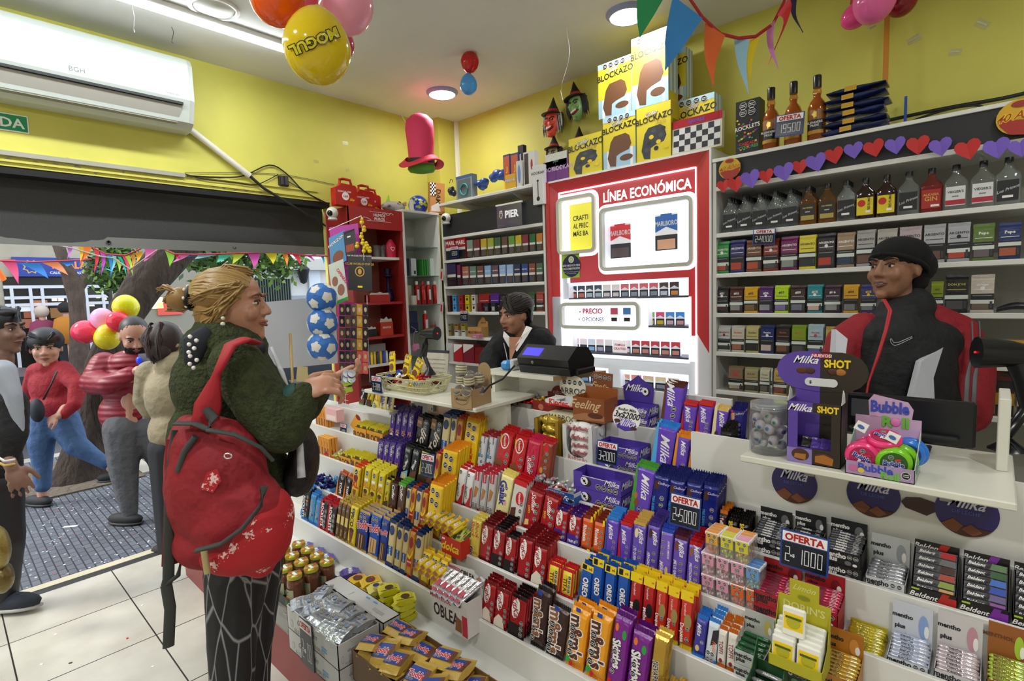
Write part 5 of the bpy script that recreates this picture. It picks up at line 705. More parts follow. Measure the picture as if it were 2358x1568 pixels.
b=B();wz=wrapper(.03,.055,.01,'#c8cc6a','#b8bc3a',[('r',.2,.3,.8,.7,'#3a4a1a')]).mesh('candy_pack')
for k in range(9):put(wz,'candy_pack',loc=(x0+ru(0,w-.03),y0+.01+k*.004,z0+h*.75+k*.002),rot=(-1.1,ru(-.6,.6),0),label='pale green candy pack lying in the orange-red box',cat='candy',group='pale green packs')
_,(x0,y0,z0,w,h)=bx(0,998,1078,1346,.075,'#d3cfcc',[T('MANTECOL',.25,.75,.08,0,'#b02a3a','b'),T('OBLEA',.4,.4,.24,0,'#2a2624','b',None,.7),('g',[(.66,.1),(.84,.1),(.84,.45),(.7,.5)],'#8a5a30'),('r',.86,.05,1,.6,'#c03040')]+oc(.45,(.84,),.05)+oc(.57,(.84,),.05)+oc(.69,(.84,),.05)+oc(.81,(.84,),.05),'wafer_box','white wafer box full of silver bars on the lowest tray','wafer box',open_=True,yo=-.055,zb=.42)
b=B();b.prism([(0,0),(w*1.02,0),(w*1.02,.03),(w*.86,.05),(w*.8,.09),(.02,.075),(0,.05)],'#cfcac4',(0,.077,h*.9),X,Z,.0015);b.txt('OBLEA',(w*.62,.0756,h*.9+.062),X,Z,.02,'#2a2624','x',fit=w*.4);b.txt('MANTECOL',(w*.24,.0756,h*.9+.065),X,Z,.012,'#b02a3a','x',fit=w*.36);b.decals([('g',[(.4,.1),(.75,.0),(.78,.4),(.45,.6)],'#8a5a30')],(0,.0758,h*.9),X,Z,w,.08)
put(b,'header_card',loc=(x0,y0,z0),label='white wafer header card standing behind the silver bars',cat='card')
ob=wrapper(.034,.115,.014,'#d8d4d8','#c6c2cc',[T('OBLEA',.5,.55,.34,90,'#3a2a2a','b',None,.8),('r',.1,.05,.9,.28,'#b84a58'),('g',[(.2,.8),(.8,.84),(.8,.9),(.2,.92)],'#8a5a30')],2).mesh('wafer_bar')
for i in range(2):
 for k in range(5):put(ob,'wafer_bar',loc=(x0+.002+i*.004+k*.0325+.0,y0-.012+.0+.012*i,z0+h*.93+i*.016),rot=(-1.15,0,-.25),label='silver wafer bar lying across the white wafer box',cat='wafer',group='silver wafer bars')
fl=pack('fullmin',.03,.085)
for(ti,px0,px1,zt0,nm)in((0,958,1030,.545,'lowest'),(1,976,1052,.685,'second')):
 ty,tz=TI[ti]
 for r in range(2):
  for k in range(5):
   px=px0+(px1-px0)*k/5;put(fl,'nougat_bar',loc=(ln(px,ty+.01,zt0),ty-.01+.01*r,zt0+.016*r),rot=(-1.2,.0,-.35),label=f'small yellow nougat bar lying flat on the upright ones, {nm} tray',cat='nougat bar',group=f'yellow nougat bars laid flat, {nm} tray')
tray_row(1,[(1002,1013,1212,'fullmin',1)],.018)
def blockbox(ti,pl,pr,pt,k):
 _,(x0,y0,z0,w,h)=bx(ti,pl,pr,pt,.075,'#e09a1c',[T('BLOCK',.4,.35,.24,0,'#4a2a14','x',None,.8),('e',.78,.35,.14,.22,'#5a2c14')],'candy_box',f'orange-yellow open box of yellow chocolate packs, {k}','candy box',open_=True,side='#d8941c')
 m=wrapper(w*.44,.035,.01,'#d9cc2c','#c8b81c',[('r',.2,.3,.8,.7,'#4a3a14')]).mesh('candy_pack')
 for i in range(2):
  for j in range(5):put(m,'candy_pack',loc=(x0+.004+i*w*.48,y0+.006+j*.013,z0+h-.012+j*.002),rot=(-.3,0,0),label=f'yellow chocolate pack in the orange-yellow box, {k}',cat='candy',group=f'yellow packs {k}')
blockbox(3,816,844,982,'left one of the upper pair');blockbox(3,846,882,990,'right one of the upper pair');blockbox(2,782,808,1048,'left one of the lower pair');blockbox(2,810,850,1054,'right one of the lower pair')
om=carton(.03,.115,.016,'#e39a3c',[('r',.3,.1,.7,.5,'#7a4420'),T('opera',.5,.7,.3,-88,'#8a4a1a','i')]+oc(.3,(.3,),.2),top='#eaa848').mesh('biscuit_pack')
ty,tz=TI[3]
for r in range(2):
 for i in range(4):
  for j in range(3):put(om,'biscuit_pack',loc=(ln(722,ty,tz)+i*.033,ty+.016+j*.02,(tz if r else TI[2][1])-.0115+(0 if r else.0)-(.0 if r else 0)),label=f'orange biscuit carton standing in the {"upper" if r else "lower"} block left of the sweets',cat='biscuits',group=f'orange biscuit cartons, {"upper" if r else "lower"} block')if r else put(om,'biscuit_pack',loc=(ln(728,TI[2][0],TI[2][1])+i*.033,TI[2][0]+.016+j*.02,TI[2][1]-.0115),label='orange biscuit carton standing in the lower block left of the sweets',cat='biscuits',group='orange biscuit cartons, lower block')
_,(x0,y0,z0,w,h)=bx(2,742,780,1052,.07,'#d8b81c',[('g',[(.6,0),(1,0),(1,.5)],'r'),T('Tofi',.4,.5,.26,0,'#c8281c','i')],'candy_box','yellow and red open box of pale green and pink sweets','candy box',open_=True)
pile(26,x0+.01,x0+w-.01,y0+.0,y0+.06,z0+h*.8,.04,['#c8cc7a','#d84a6a','#d8dca0'],'pale green or pink twist sweet heaped in the yellow and red box','twist sweets in the yellow and red box')
_,(x0,y0,z0,w,h)=bx(1,716,762,1106,.07,'#3f8ec0',[T('Dos',.7,.6,.22,0,'#c8d8e8','b'),('e',.5,.2,.2,.2,'#c8a880')],'candy_box','blue open box of dark purple bonbons at the left end','candy box',open_=True)
pile(30,x0+.01,x0+w-.01,y0+.0,y0+.06,z0+h*.8,.045,['#1e1a5c','#2a2470','#3f8ec0'],'dark purple or blue bonbon heaped in the blue box','bonbons in the blue box',1.15)
b=B();b.prism([(0,0),(.09,0),(.1,.05),(.05,.08),(.0,.1)],'#e0981c',(0,0,0),X,Z,.002);b.decals([('e',.3,.75,.25,.12,'R'),('g',[(.5,.2),(.9,.1),(.9,.5)],'r')],(0,-.0003,0),X,Z,.1,.1);q=ony(1.66,806,978);put(b,'header_card',loc=q,rot=(-.3,.5,0),label='orange header card leaning over the yellow boxes',cat='card')
bx(3,748,774,966,.05,'#e8b8b8',[('r',.1,.5,.9,.9,'#f0e0d8')],'candy_box','small pink box lying on the orange biscuit cartons','candy box',zb=.985)
# small shelf under the left ledge (hanging bars)
b=B();b.box((ln(812,1.60,1.0),1.58,1.035),(ln(905,1.60,1.0),1.70,1.05),board);put(b,'small_shelf',label='short white shelf under the left ledge holding yellow chocolate bars',cat='shelf')
for i,(px,k)in enumerate(((826,'coflern'),(842,'coflery'),(858,'shock'),(874,'galak'),(890,'galak'))):
 put(pack(k,.05,.1),'chocolate_bar',loc=(ln(px,1.6,1.05),1.60,1.051),rot=(-.15,.12,0),label=['black spotted bar, leftmost on the short shelf under the left ledge','yellow and brown bar, second on the short shelf under the ledge','pale yellow bar, middle of the short shelf under the ledge','yellow bar, fourth on the short shelf under the left ledge','yellow bar, rightmost on the short shelf under the left ledge'][i],cat='chocolate bar')
# pouches, flasks and packs on the back shelves
def pouch(w,h,top,word,wc='w',pic='#5a3a30',strip=True,fo=1,d=.022,emblem=None,seed=0):
 split=.5;b=B();m=foil(top);e=.004;mid=d/2
 def ring(z,y0,y1,q=0):return[(q,y0,z),(w-q,y0,z),(w-q,y1,z),(q,y1,z)]
 b.loft([ring(0,mid-.003,mid+.003),ring(.012,0,d,.001),ring(h*.86,0,d,.001),ring(h*.93,mid-.002,mid+.002),ring(h,mid-.001,mid+.001)],m,smooth=False)
 dec=[('r',.01,.08,.99,split,'#15161a'),('r',.06,.1,.78,split*.62,pic),T(word,.5,.74,min(.17,.92/max(len(word),4)),0,wc,'b'),('r',.1,.6,.9,.615,wc),('r',.08,.44,.9,.46,'#8a8a8a')]
 if strip:dec.append(('r',.0,.24+.06*(seed%3),1,.34+.06*(seed%3),'#d5dcd3'))
 if emblem:dec.append(('e',.5,.64,.1,.05,emblem))
 dec.append(('r',.82,.12,.93,.3,'#3a3a3c'));b.decals(dec,(0,0,0),X,Z,w,h);return b
def prow(Yf,zs,items,nm,cat,where,d=.022,hh=None,unit='pouch'):
 for i,it in enumerate(items):
  pl,pr,pt,top,word=it[:5];wc=it[5]if len(it)>5 else'w';pic=it[6]if len(it)>6 else'#5a3a30';n=it[7]if len(it)>7 else 2;cn=it[8]
  x0,x1=ln(pl,Yf,zs),ln(pr,Yf,zs);w=(x1-x0)*.96;h=lny(pt,(x0+x1)/2,Yf)-zs
  me=pouch(w,h,top,word,wc,pic,seed=i,strip=(i*7+len(word))%5!=4,d=d,emblem=(wc if i%3==0 else None)).mesh(nm)
  for j in range(n):
   put(me,nm,loc=(x0,Yf+j*(d+.003),zs+.0005),rot=(-.03,0,0),label=(f"{cn} {unit}, {where}" if j==0 else f"{cn} {unit} behind the front one, {where}"),cat=cat)
def cname(lst):
 seen={};tot={};out=[]
 for l in lst:tot[l[-1]]=tot.get(l[-1],0)+1
 for l in lst:
  k=l[-1];seen[k]=seen.get(k,0)+1;out.append(l[:-1]+((k if tot[k]==1 else f"{ordn[seen[k]-1]} {k}"),))
 return out
Yf=3.115
A=[(1646,1679,556,'#2f8f45','ARGENTO','w','#a8442c',2,'green'),(1681,1715,552,'#2a2670','ARGENTO','w','#b03a24',2,'indigo'),(1718,1754,552,'#7a4a28','ARGENTO','w','#b04a2c',2,'brown'),(1757,1793,549,'#8a3022','ARGENTO','w','#4a4a4a',2,'rust red'),(1797,1837,544,'#7a2360','ARGENTO','w','#8a8f86',2,'magenta'),(1839,1879,541,'#e2d23a','ARGENTO','k','#2a2a2a',2,'bright yellow'),(1882,1923,537,'#2e2830','ARGENTO','w','#b03a2a',2,'charcoal'),(1926,1968,535,'#a38a70','ARGENTO','w','#2a3a50',2,'tan'),(1971,2015,529,'#a9a6a4','ARGENTO','k','#6a4a3c',2,'silver and red'),(2018,2066,526,'#b4aea6','ARGENTO','k','#6a4a3c',1,'plain silver half hidden'),(2069,2122,521,'#b8a8ac','ARGENTO','k','#6a4a3c',1,'pinkish silver'),(2125,2177,516,'#b0b0b2','ARGENTO','k','#6a4a3c',1,'grey silver'),(2180,2234,512,'#aeb0b6','ARGENTO','k','#b0452c',2,'silver and blue'),(2238,2290,514,'#5f7a33','Pepe','w','#6a5a60',2,'olive green'),(2297,2352,511,'#22336a','Pepe','w','#a8583a',2,'navy blue')]
prow(Yf,SR[2],A,'tobacco_pouch','tobacco pouch','on the shelf below the flasks')
Bq=[(1647,1678,660,'#2b282a','#01','w','#4a2222',2,'black'),(1680,1711,660,'#4a2420','#03','w','#8a8884',2,'dark maroon'),(1713,1745,660,'#dca81c','#05','k','#7a5a2a',2,'amber yellow'),(1747,1780,659,'#54256a','#06','w','#8a8890',2,'purple'),(1783,1816,657,'#b5d820','#07','k','#7a6a9a',2,'lime'),(1820,1855,657,'#3c2a2a','#09','w','#6a6c80',2,'dark brown'),(1858,1894,655,'#2a8a92','#15','w','#c8a898',2,'teal'),(1898,1936,656,'#3a2236','#16','w','#8a8a88',2,'plum'),(1941,1977,655,'#e0a81e','#24','k','#7a7a7a',2,'orange-yellow'),(1981,2018,655,'#3a3a7a','#25','y','#7a7a7a',1,'violet-blue'),(2142,2172,648,'#8a9a2c','GO','k','#4a4a4a',1,'olive'),(2174,2230,632,'#1b1b1c','DON JOSE','#b8b040','#4a4a4c',1,'large black'),(2233,2290,632,'#c9bfb0','as-leger','w','#6a5a4a',1,'large cream')]
prow(Yf,SR[3],Bq,'tobacco_pouch','tobacco pouch','on the shelf level with the man\'s chin')
D_=[(1653,1682,750,'#c9c9c8','ARGENTO','R','#3a3a3a',2,'white with dark red disc'),(1684,1714,750,'#cfcabd','Golden','o','#a8684a',2,'white with orange disc'),(1717,1747,750,'#c8be84','Golden','#7a6a2a','#2a2622',2,'cream'),(1750,1783,749,'#242f6a','Flandria','w','#c8b8b0',2,'blue'),(1786,1819,748,'#2c2622','Flandria','#c85a4a','#7a4a32',2,'blackish'),(1822,1856,749,'#7f9a1e','Flandria','#c85a4a','#4a4a48',2,'green'),(1859,1896,747,'#a8c0c8','Flandria','#b04a4a','#5a5a80',2,'pale blue'),(1900,1935,752,'#c0a050','Camel','#4a3a1a','#5a4a3a',1,'tan')]
prow(Yf,SR[4],D_,'tobacco_pouch','tobacco pouch','on the second lowest visible shelf')
E_=[(1677,1711,844,'#8a7358','R&W','#c83a3a','#a89a88',2,'tan'),(1714,1746,847,'#a8a078','RAW','#8a3a2a','#4a4a3a',2,'beige'),(1749,1772,848,'#d4cfb2','Cheetah','#1a1a1a','#6a6258',2,'white and green'),(1774,1778,848,'#b8c4c0','','w','#9aaaaa',1,'thin silver'),(1781,1812,850,'#c8a860','Cheetah','#1a1a1a','#8a4a3a',2,'yellow-tan')]
prow(Yf,SR[5],E_,'paper_pouch','rolling papers','on the lowest visible shelf',unit='pack')
for i,(pl,pr,z,c1,c2)in enumerate(((2258,2287,0,'#8a4a1c','k'),(2290,2336,0,'#5a1f14','#2a2420'),(2258,2287,1,'#5f8aa8','#3a3a44'),(2290,2336,1,'#a8781c','#3a3028'),(2340,2375,0,'#9aa6a4','k'),(2340,2375,1,'#c0b0a8','k'))):
 x0,x1=ln(pl,Yf,SR[5]),ln(pr,Yf,SR[5]);hh=.105;zz=SR[5]+.0+(1-z)*(hh+.002)
 put(carton((x1-x0)*.95,hh,.05,c1,[('r',.02,.04,.98,.5,'#17171a'),('r',.1,.08,.75,.42,c2),('e',.5,.76,.3,.1,'#2a1a14')]),'cigarillo_box',loc=(x0,Yf,zz),label=['orange-brown cigarillo box, upper left of the block beside the scanner','dark red cigarillo box, upper middle of the block beside the scanner','pale blue cigarillo box, lower left of the block beside the scanner','golden cigarillo box, lower middle of the block beside the scanner','grey box, upper right of the block beside the scanner','pinkish grey box, lower right of the block beside the scanner'][i],cat='box')
put(carton(.12,.11,.06,'#c8901c',[T('PURO',.5,.66,.14,0,'#3a2a1a','b'),T('ARGENTINO',.5,.42,.12,0,'#3a2a1a','b')],top='#8a8a80'),'tobacco_tin',loc=(ln(2277,Yf,SR[4]),Yf,SR[4]),label='yellow clear-topped tobacco tin right of the man\'s shoulder',cat='tin')
b=B();b.loft([[(x*.0+.13*k/6,.03*sin(a),.012+.018*sin(PI*k/6)*(1+.3*cos(a))+.01*cos(a))for a in[PI*j/4 for j in range(8)]for x in(0,)]for k in range(7)],foil('#1c1d1f'));put(b,'tobacco_pouch',loc=(ln(2294,Yf,SR[3]),Yf+.02,SR[3]),label='black pouch lying flat at the right end of its shelf',cat='tobacco pouch')
def flask(kind):
 b=B();w,d,h=.085,.034,.20
 g={'clear':glassy('#eef3f3',.04,a=.12),'amber':glassy('#c58a1c',.04,a=.2),'dark':mat('#2a120c',.08),'gin':glassy('#c23022',.04,a=.3)}[kind[0]]
 def rr(z,a,c):return[(a*math.copysign(abs(cos(t))**.5,cos(t)),c*math.copysign(abs(sin(t))**.5,sin(t)),z)for t in[2*PI*j/16+.01 for j in range(16)]]
 b.loft([rr(0,w*.47,d*.45),rr(.004,w*.5,d*.5),rr(h*.58,w*.5,d*.5),rr(h*.66,w*.44,d*.46),rr(h*.75,w*.24,d*.42),rr(h*.82,w*.16,d*.38),rr(h*.9,w*.15,d*.38)],g,cap=True)
 if kind[0]in('amber',):b.loft([rr(.003,w*.46,d*.45),rr(h*.5,w*.46,d*.45)],mat('#8a5a10',.2))
 if kind[0]=='gin':b.loft([rr(.003,w*.46,d*.45),rr(h*.6,w*.46,d*.45)],mat('#8a1c12',.2))
 lb=kind[1];y=-d*.5-.0006
 L={'black':('#1b1c20',[T('Los Primos',.5,.55,.17,20,'#c8c8c8','s'),('r',.25,.12,.75,.24,'w')]),'gold':('#26241f',[T('100 PIPERS',.5,.8,.11,0,'#c8b070','b'),('r',.05,.06,.95,.34,'#b09a4a'),T('ooo',.5,.58,.14,0,'q')]),'yellow':('#e3cf18',[T('TRES PLUMAS',.74,.62,.15,90,'k','b',None,.75),('e',.3,.68,.24,.2,'#c82a1c'),('r',.55,.12,.85,.26,'w')]),'white':('#dedede',[T('VIEGER\'S',.5,.72,.15,0,'#3a3a3a','b'),('r',.0,.05,1,.3,'#b02a3a'),T('ooo',.5,.5,.14,0,'#4a4a4a')]),'red':('#a82418',[T('ALKASIA',.5,.72,.15,0,'#d8a04a','b'),T('GIN',.5,.5,.28,0,'#d8a04a','b'),('r',.5,.06,.95,.18,'w')])}[lb]
 b.box((-w*.4,y,.02),(w*.4,y+.001,.02+h*.42),paper(L[0]));b.decals(L[1],(-w*.4,y-.0002,.02),X,Z,w*.8,h*.42)
 o1=b;c=B();c.lathe([(d*.42,h*.87),(d*.42,h*.99),(d*.38,h)],mat('#111113',.35),16);return o1.mesh('bottle_glass'),c.mesh('bottle_cap')
fl_={k:flask(k)for k in(('clear','black'),('amber','gold'),('dark','yellow'),('clear','white'),('gin','red'))}
def bottle(k,x,y,z,lab,grp=None):
 t=thing('spirit_flask',lab,'bottle',(x,y,z),group=grp);put(fl_[k][0],'bottle_glass',t);put(fl_[k][1],'cap',t,label='black screw cap')
FL=[(1681,('clear','black'),6),(1715,('clear','black'),6),(1750,('clear','black'),6),(1785,('clear','black'),5),(1820,('clear','black'),5),(1861,('amber','gold'),3),(1905,('amber','gold'),1),(1948,('clear','black'),3),(1992,('dark','yellow'),1),(2040,('dark','yellow'),1),(2091,('clear','black'),1),(2143,('gin','red'),1),(2199,('clear','white'),1),(2261,('clear','white'),1),(2319,('clear','black'),2)]
lb_=['clear flask with black label, leftmost on the bottle shelf','clear flask with black label, second from left on the bottle shelf','clear flask with black label, third from left on the bottle shelf','clear flask with black label, fourth from left on the bottle shelf','clear flask with black label, fifth, just left of the amber pair','amber flask with gold label, left one of the pair','amber flask with gold label, right one of the pair','clear flask with black label between amber and yellow-labelled flasks','dark flask with a yellow and red label, left of two','dark flask with a yellow and red label, right of two','clear flask with black label between yellow-labelled and red flasks','red gin flask with a red label above the black beanie','clear flask with white and red label, left of two','clear flask with white and red label, right of two','clear flask with black label at the right end of the shelf']
for i,(px,k,n)in enumerate(FL):
 for j in range(n):
  bottle(k,ln(px,3.14,SR[1]),3.14+j*.042,SR[1]+.0005,lb_[i]if j==0 else f'flask standing behind the {OW[i]} flask from the left on the bottle shelf',f'flasks filed behind flask {i+1}' if j else None)
def srow(z,items,where,nm='cigarette_pack',cat='cigarette pack',fnd=.022):
 for pl,pr,pt,c,word,wc,lo,cn,n in items:
  x0,x1=ln(pl,Yf,z),ln(pr,Yf,z);w=(x1-x0)*.95;h=lny(pt,(x0+x1)/2,Yf)-z
  me=carton(w,h,fnd,c,[('r',0,0,1,.48,'#1c1d20'),('r',.1,.06,.85,.4,lo),T(word,.5,.72,min(.3,1.1/max(len(word),3)),0,wc,'b'),('r',.02,.4,.98,.52,'#d8d8d0')],top=c).mesh(nm)
  for j in range(n):put(me,nm,loc=(x0,Yf+j*(fnd+.002),z+.0005),label=f'{cn}, {where}' if j==0 else f'{cn} behind the front one, {where}',cat=cat)
z=SL[1]
b1=[(1028,1050,545,'#b81f22','MARL','w','#17171c','red and black carton, left of two',1),(1051,1074,543,'#b81f22','MARL','w','#17171c','red and black carton, right of two',1)]
cc=['#8a9a8c','#7a3a3a','#c8b03a','#a8b04a','#4a6a4a','#6a4a3a','#6aa04a','#d0b82a','#8a2a3a','#2a6a3a','#c87a2a'];nn=['grey-green','maroon','mustard','pale lime','dull green','brown','leaf green','yellow','crimson','dark green','orange']
for i in range(11):b1.append((1076+i*16-(i>8)*0,1090+i*16,553-i*1.6,cc[i],'','w','#5a4a44',f'{nn[i]} pack with a white strip',1))
srow(z,b1,'on the upper shelf of the left unit')
z=SL[2];b2=[(1031,1052,607,'#3a2a52','','w','#2a1a1a','dark purple pack',2),(1054,1062,610,'#7a2a4a','','w','#3a1a1a','narrow wine red pack',2)]
c2=['#b0705a','#6a8a7a','#7a5048','#8ab0d8','#6a4a58','#9ab8e0','#a0bce8','#2a3050','#2a4a8a','#8a4a32','#4a6a50'];n2=['salmon','sage','russet','light blue','plum','sky blue','wide powder blue','navy','royal blue','brick','moss']
for i in range(11):b2.append((1066+i*17,1081+i*17,614-i*.8,c2[i],'RED FIELD','w','#4a4040',f'{n2[i]} pack with white lettering',1))
srow(z,b2,'on the middle shelf of the left unit')
z=SL[3];c3=[('#4a2a1c','brown'),('#4a9ad8','sky blue'),('#b82420','red'),('#e0cc1c','yellow'),('#d8d4cc','white')]
for lv in range(2):
 for i,(c,n)in enumerate(c3):
  x0=ln(1029+i*14.5,Yf,z);me=carton(.046,.072,.03,c,[('e',.5,.5,.26,.18,'#2a2420'),('r',.15,.8,.85,.88,'#2a2420')]);put(me,'filter_box',loc=(x0,Yf,z+lv*.073),label=f'small {n} box, {"upper" if lv else "lower"} of two stacked behind the woman at the till',cat='box')
for i,(pl,pr,pt,c,n)in enumerate(((1103,1128,672,'#a02a24','red'),(1129,1150,670,'#5a2a8a','purple'),(1151,1168,670,'#26242a','black'),(1215,1232,676,'#3a5a2a','dark green'),(1235,1252,676,'#b0402a','orange-red'))):
 x0,x1=ln(pl,Yf+.03,z),ln(pr,Yf+.03,z);put(pouch((x1-x0)*.95,.15,c,'',d=.02),'tobacco_pouch',loc=(x0,Yf+.035,z),label=f'{n} pouch on the shelf around the head of the woman at the till',cat='tobacco pouch')
for i in range(3):put(carton(.045,.072,.03,['#6a1a20','#1c1c20','#1c1c20'][i],[('r',.15,.15,.85,.6,['#4a1218','#5a5a64','#a8a698'][i])]),'filter_box',loc=(ln(1100+i*16,Yf-.01,z),Yf-.012,z),label=['small dark red box in front of the red pouch','small black box left of its twin beside the woman\'s hair','small black and white box touching the woman\'s hair'][i],cat='box')
z=SL[4];
for i,(c,lo,n)in enumerate((('#8a8a5a','#6a6a3a','olive'),('#a07a40','q','tan and white'),('#b0a040','q','yellow and white'))):
 for lv in range(2):put(carton(.05,.055,.03,c if lv else('#8a7a4a' if i==0 else'#dcd8d0'),[('r',.1,.7,.9,.9,'#2a2624')]),'cigarillo_box',loc=(ln(1031+i*16,Yf,z),Yf,z+lv*.056),label=f'{n} small box, {"upper" if lv else "lower"} one, beside the tan paper cartons',cat='box')
x0=ln(1082,Yf,z);t=thing('paper_display','tan rolling paper display box lettered in brown behind the woman at the till','display box',(x0,Yf-.02,z));b=B();b.box((0,0,0),(.16,.09,.085),'#c59a5a');b.decals([T('ABADIE',.32,.5,.13,0,'#7a2a1a','b'),('e',.1,.5,.04,.14,'#7a2a1a'),('r',.6,.0,.605,1,'#a88048'),T('ABADIE',.8,.5,.1,0,'#7a2a1a','b')],(0,0,0),X,Z,.16,.085);put(b,'box',t)
b=B();b.prism([(.03,.085),(.16,.085),(.16,.13),(.13,.135),(.115+.025,.15)]+[(.1+.03*cos(a),.14+.03*sin(a))for a in[PI*k/6 for k in range(7)]]+[(.05,.13)],'#c99c5c',(0,.085,0),X,Z,.002);b.txt('ABADIE',(.105,.0845,.12),X,Z,.013,'#7a2a1a','b');put(b,'back_card',t)
put(carton(.09,.03,.05,'#c87a9a',[T('Livre',.4,.5,.16,0,'w','s')]),'paper_pack',loc=(x0+.1,Yf-.075,z),label='small pink pack in front of the tan paper display',cat='pack')
z=SL[5]
for i,(pl,pr,pt,c,s)in enumerate(((1029,1044,790,'#d0c8c4','q'),(1046,1066,792,'#b8242a','w'),(1068,1092,792,'#8a2438','w'),(1094,1128,800,'#8e1418','R'))):
 x0,x1=ln(pl,Yf-.02,z),ln(pr,Yf-.02,z);put(carton((x1-x0),lny(pt,x0,Yf-.02)-z,.08,c,[('g',[(0,.5),(1,.9),(1,1),(0,1)],s)]),'carton',loc=(x0,Yf-.02,z),label=['white and red narrow box at the left end of the low shelf','red and white flap box on the low shelf left of the woman','wine red flap box on the low shelf left of the woman','large plain dark red box beside the woman\'s shoulder'][i],cat='box')
 # cigarette packs in the lit cabinet
OP,fx1=CIG
def cig(w,h,c,lo,em=.25,base='#2a2c34'):
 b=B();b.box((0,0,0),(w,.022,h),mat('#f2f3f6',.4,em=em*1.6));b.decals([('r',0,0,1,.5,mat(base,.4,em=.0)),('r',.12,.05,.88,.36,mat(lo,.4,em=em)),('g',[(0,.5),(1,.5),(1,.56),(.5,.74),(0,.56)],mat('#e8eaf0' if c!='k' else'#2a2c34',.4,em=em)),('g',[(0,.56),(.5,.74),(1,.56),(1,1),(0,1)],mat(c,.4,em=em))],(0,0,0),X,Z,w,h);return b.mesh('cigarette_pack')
rows=[(2,[('#3a4458','#c86a52')]*2+[('#44525f','#a8c0cc')]*2+[('#e8e4da','#d8d0d0')]*2+[('#e06a78','#8a96a8')]*4+[('#5a4440','#c8d0e0'),('#4a3a38','#d8904a')],1313,1567,.087),(4,[('#7aa86a','#c8a02a'),('#d8486a','#d0b02a'),('#4a90d8','#c8a8b8'),('#3a88d8','#c89a98')],1489,1580,.085),(5,[('#f0c8d0','#d8584a'),('#f4e0e4','#3a3a44'),('#d8e4f4','#8ab8e8'),('#f4d8dc','#a8a8c8'),('#f4e8ea','#4a4a5a'),('#f4e8ea','#e8e0e0'),('#f4e8ea','#e8e0e0')]+[('#c8404a','#c88a7a')]*5,1318,1570,.088),(6,[('#c8d4e4','#7aa0c8')]*3,1314,1385,.08),(7,[('#e8a890','#8a8a98'),('#e0988a','#7a7a88'),('#e8c8a0','#4a4a58'),('#e8d8a8','#8a8a98'),('#e8dcc0','#8a8a98')],1428,1568,.08)]
rn={2:'upper',4:'right middle',5:'lower',6:'lowest left',7:'lowest right'}
for oi,lst,p0,p1,hh in rows:
 x0,x1,z0,z1,d=OP[oi];a0,a1=ln(p0,PY+.11,z0),ln(p1,PY+.11,z0);st=(a1-a0)/len(lst);seen={}
 for i,(c,lo)in enumerate(lst):
  seen.setdefault((c,lo),[]).append(i);m=cig(st*.86,hh,c,lo)
  put(m,'cigarette_pack',loc=(a0+i*st,PY+.11,z0+.0125),label=f'cigarette pack in the {rn[oi]} lit compartment, '+(f'{["first","second","third","fourth","fifth","sixth","seventh","eighth","ninth","tenth","eleventh","twelfth"][i]} from the left'),cat='cigarette pack')
x0,x1,z0,z1,d=OP[5];a0=ln(1413,PY+.1,z0);b=B();b.box((0,0,0),(.11,.002,.085),mat('#f6eef0',.4,em=.4));b.txt('FAMILIA',(.055,-.0006,.055),X,Z,.016,'#c82a4a','b',fit=.1);b.txt('CRAFTED',(.055,-.0006,.028),X,Z,.016,'#c82a4a','b',fit=.1);put(b,'pack_label',loc=(a0,PY+.095,z0+.013),label='white card with red capitals in front of the lower cigarette row',cat='card')
for px0,px1,py0,py1,c,lo,lab in((1404,1452,512,596,'#d8303c','#5a4a4a','big display cigarette pack in red and white in the lit window'),(1509,1560,488,578,'#2f66b0','#e0a888','big display cigarette pack in blue in the lit window')):
 a=ony(PY+.13,px0,py1);c2=ony(PY+.13,px1,py0);w,h=c2.x-a.x,c2.z-a.z;b=B();b.box((0,0,0),(w,.03,h),mat('#f4f4f6',.4,em=.3));b.decals([('r',0,0,1,.42,mat('#2e323c',.4)),('r',.1,.03,.9,.3,mat(lo,.4,em=.2)),('g',[(0,.5),(.5,.64),(1,.5),(1,.95),(.75,.95),(.75,1),(.25,1),(.25,.95),(0,.95)],mat(c,.4,em=.25)),T('MARLBORO',.5,.74,.19,0,'w','b',None,.7)],(0,0,0),X,Z,w,h);put(b,'display_pack',loc=a,label=lab,cat='cigarette pack')
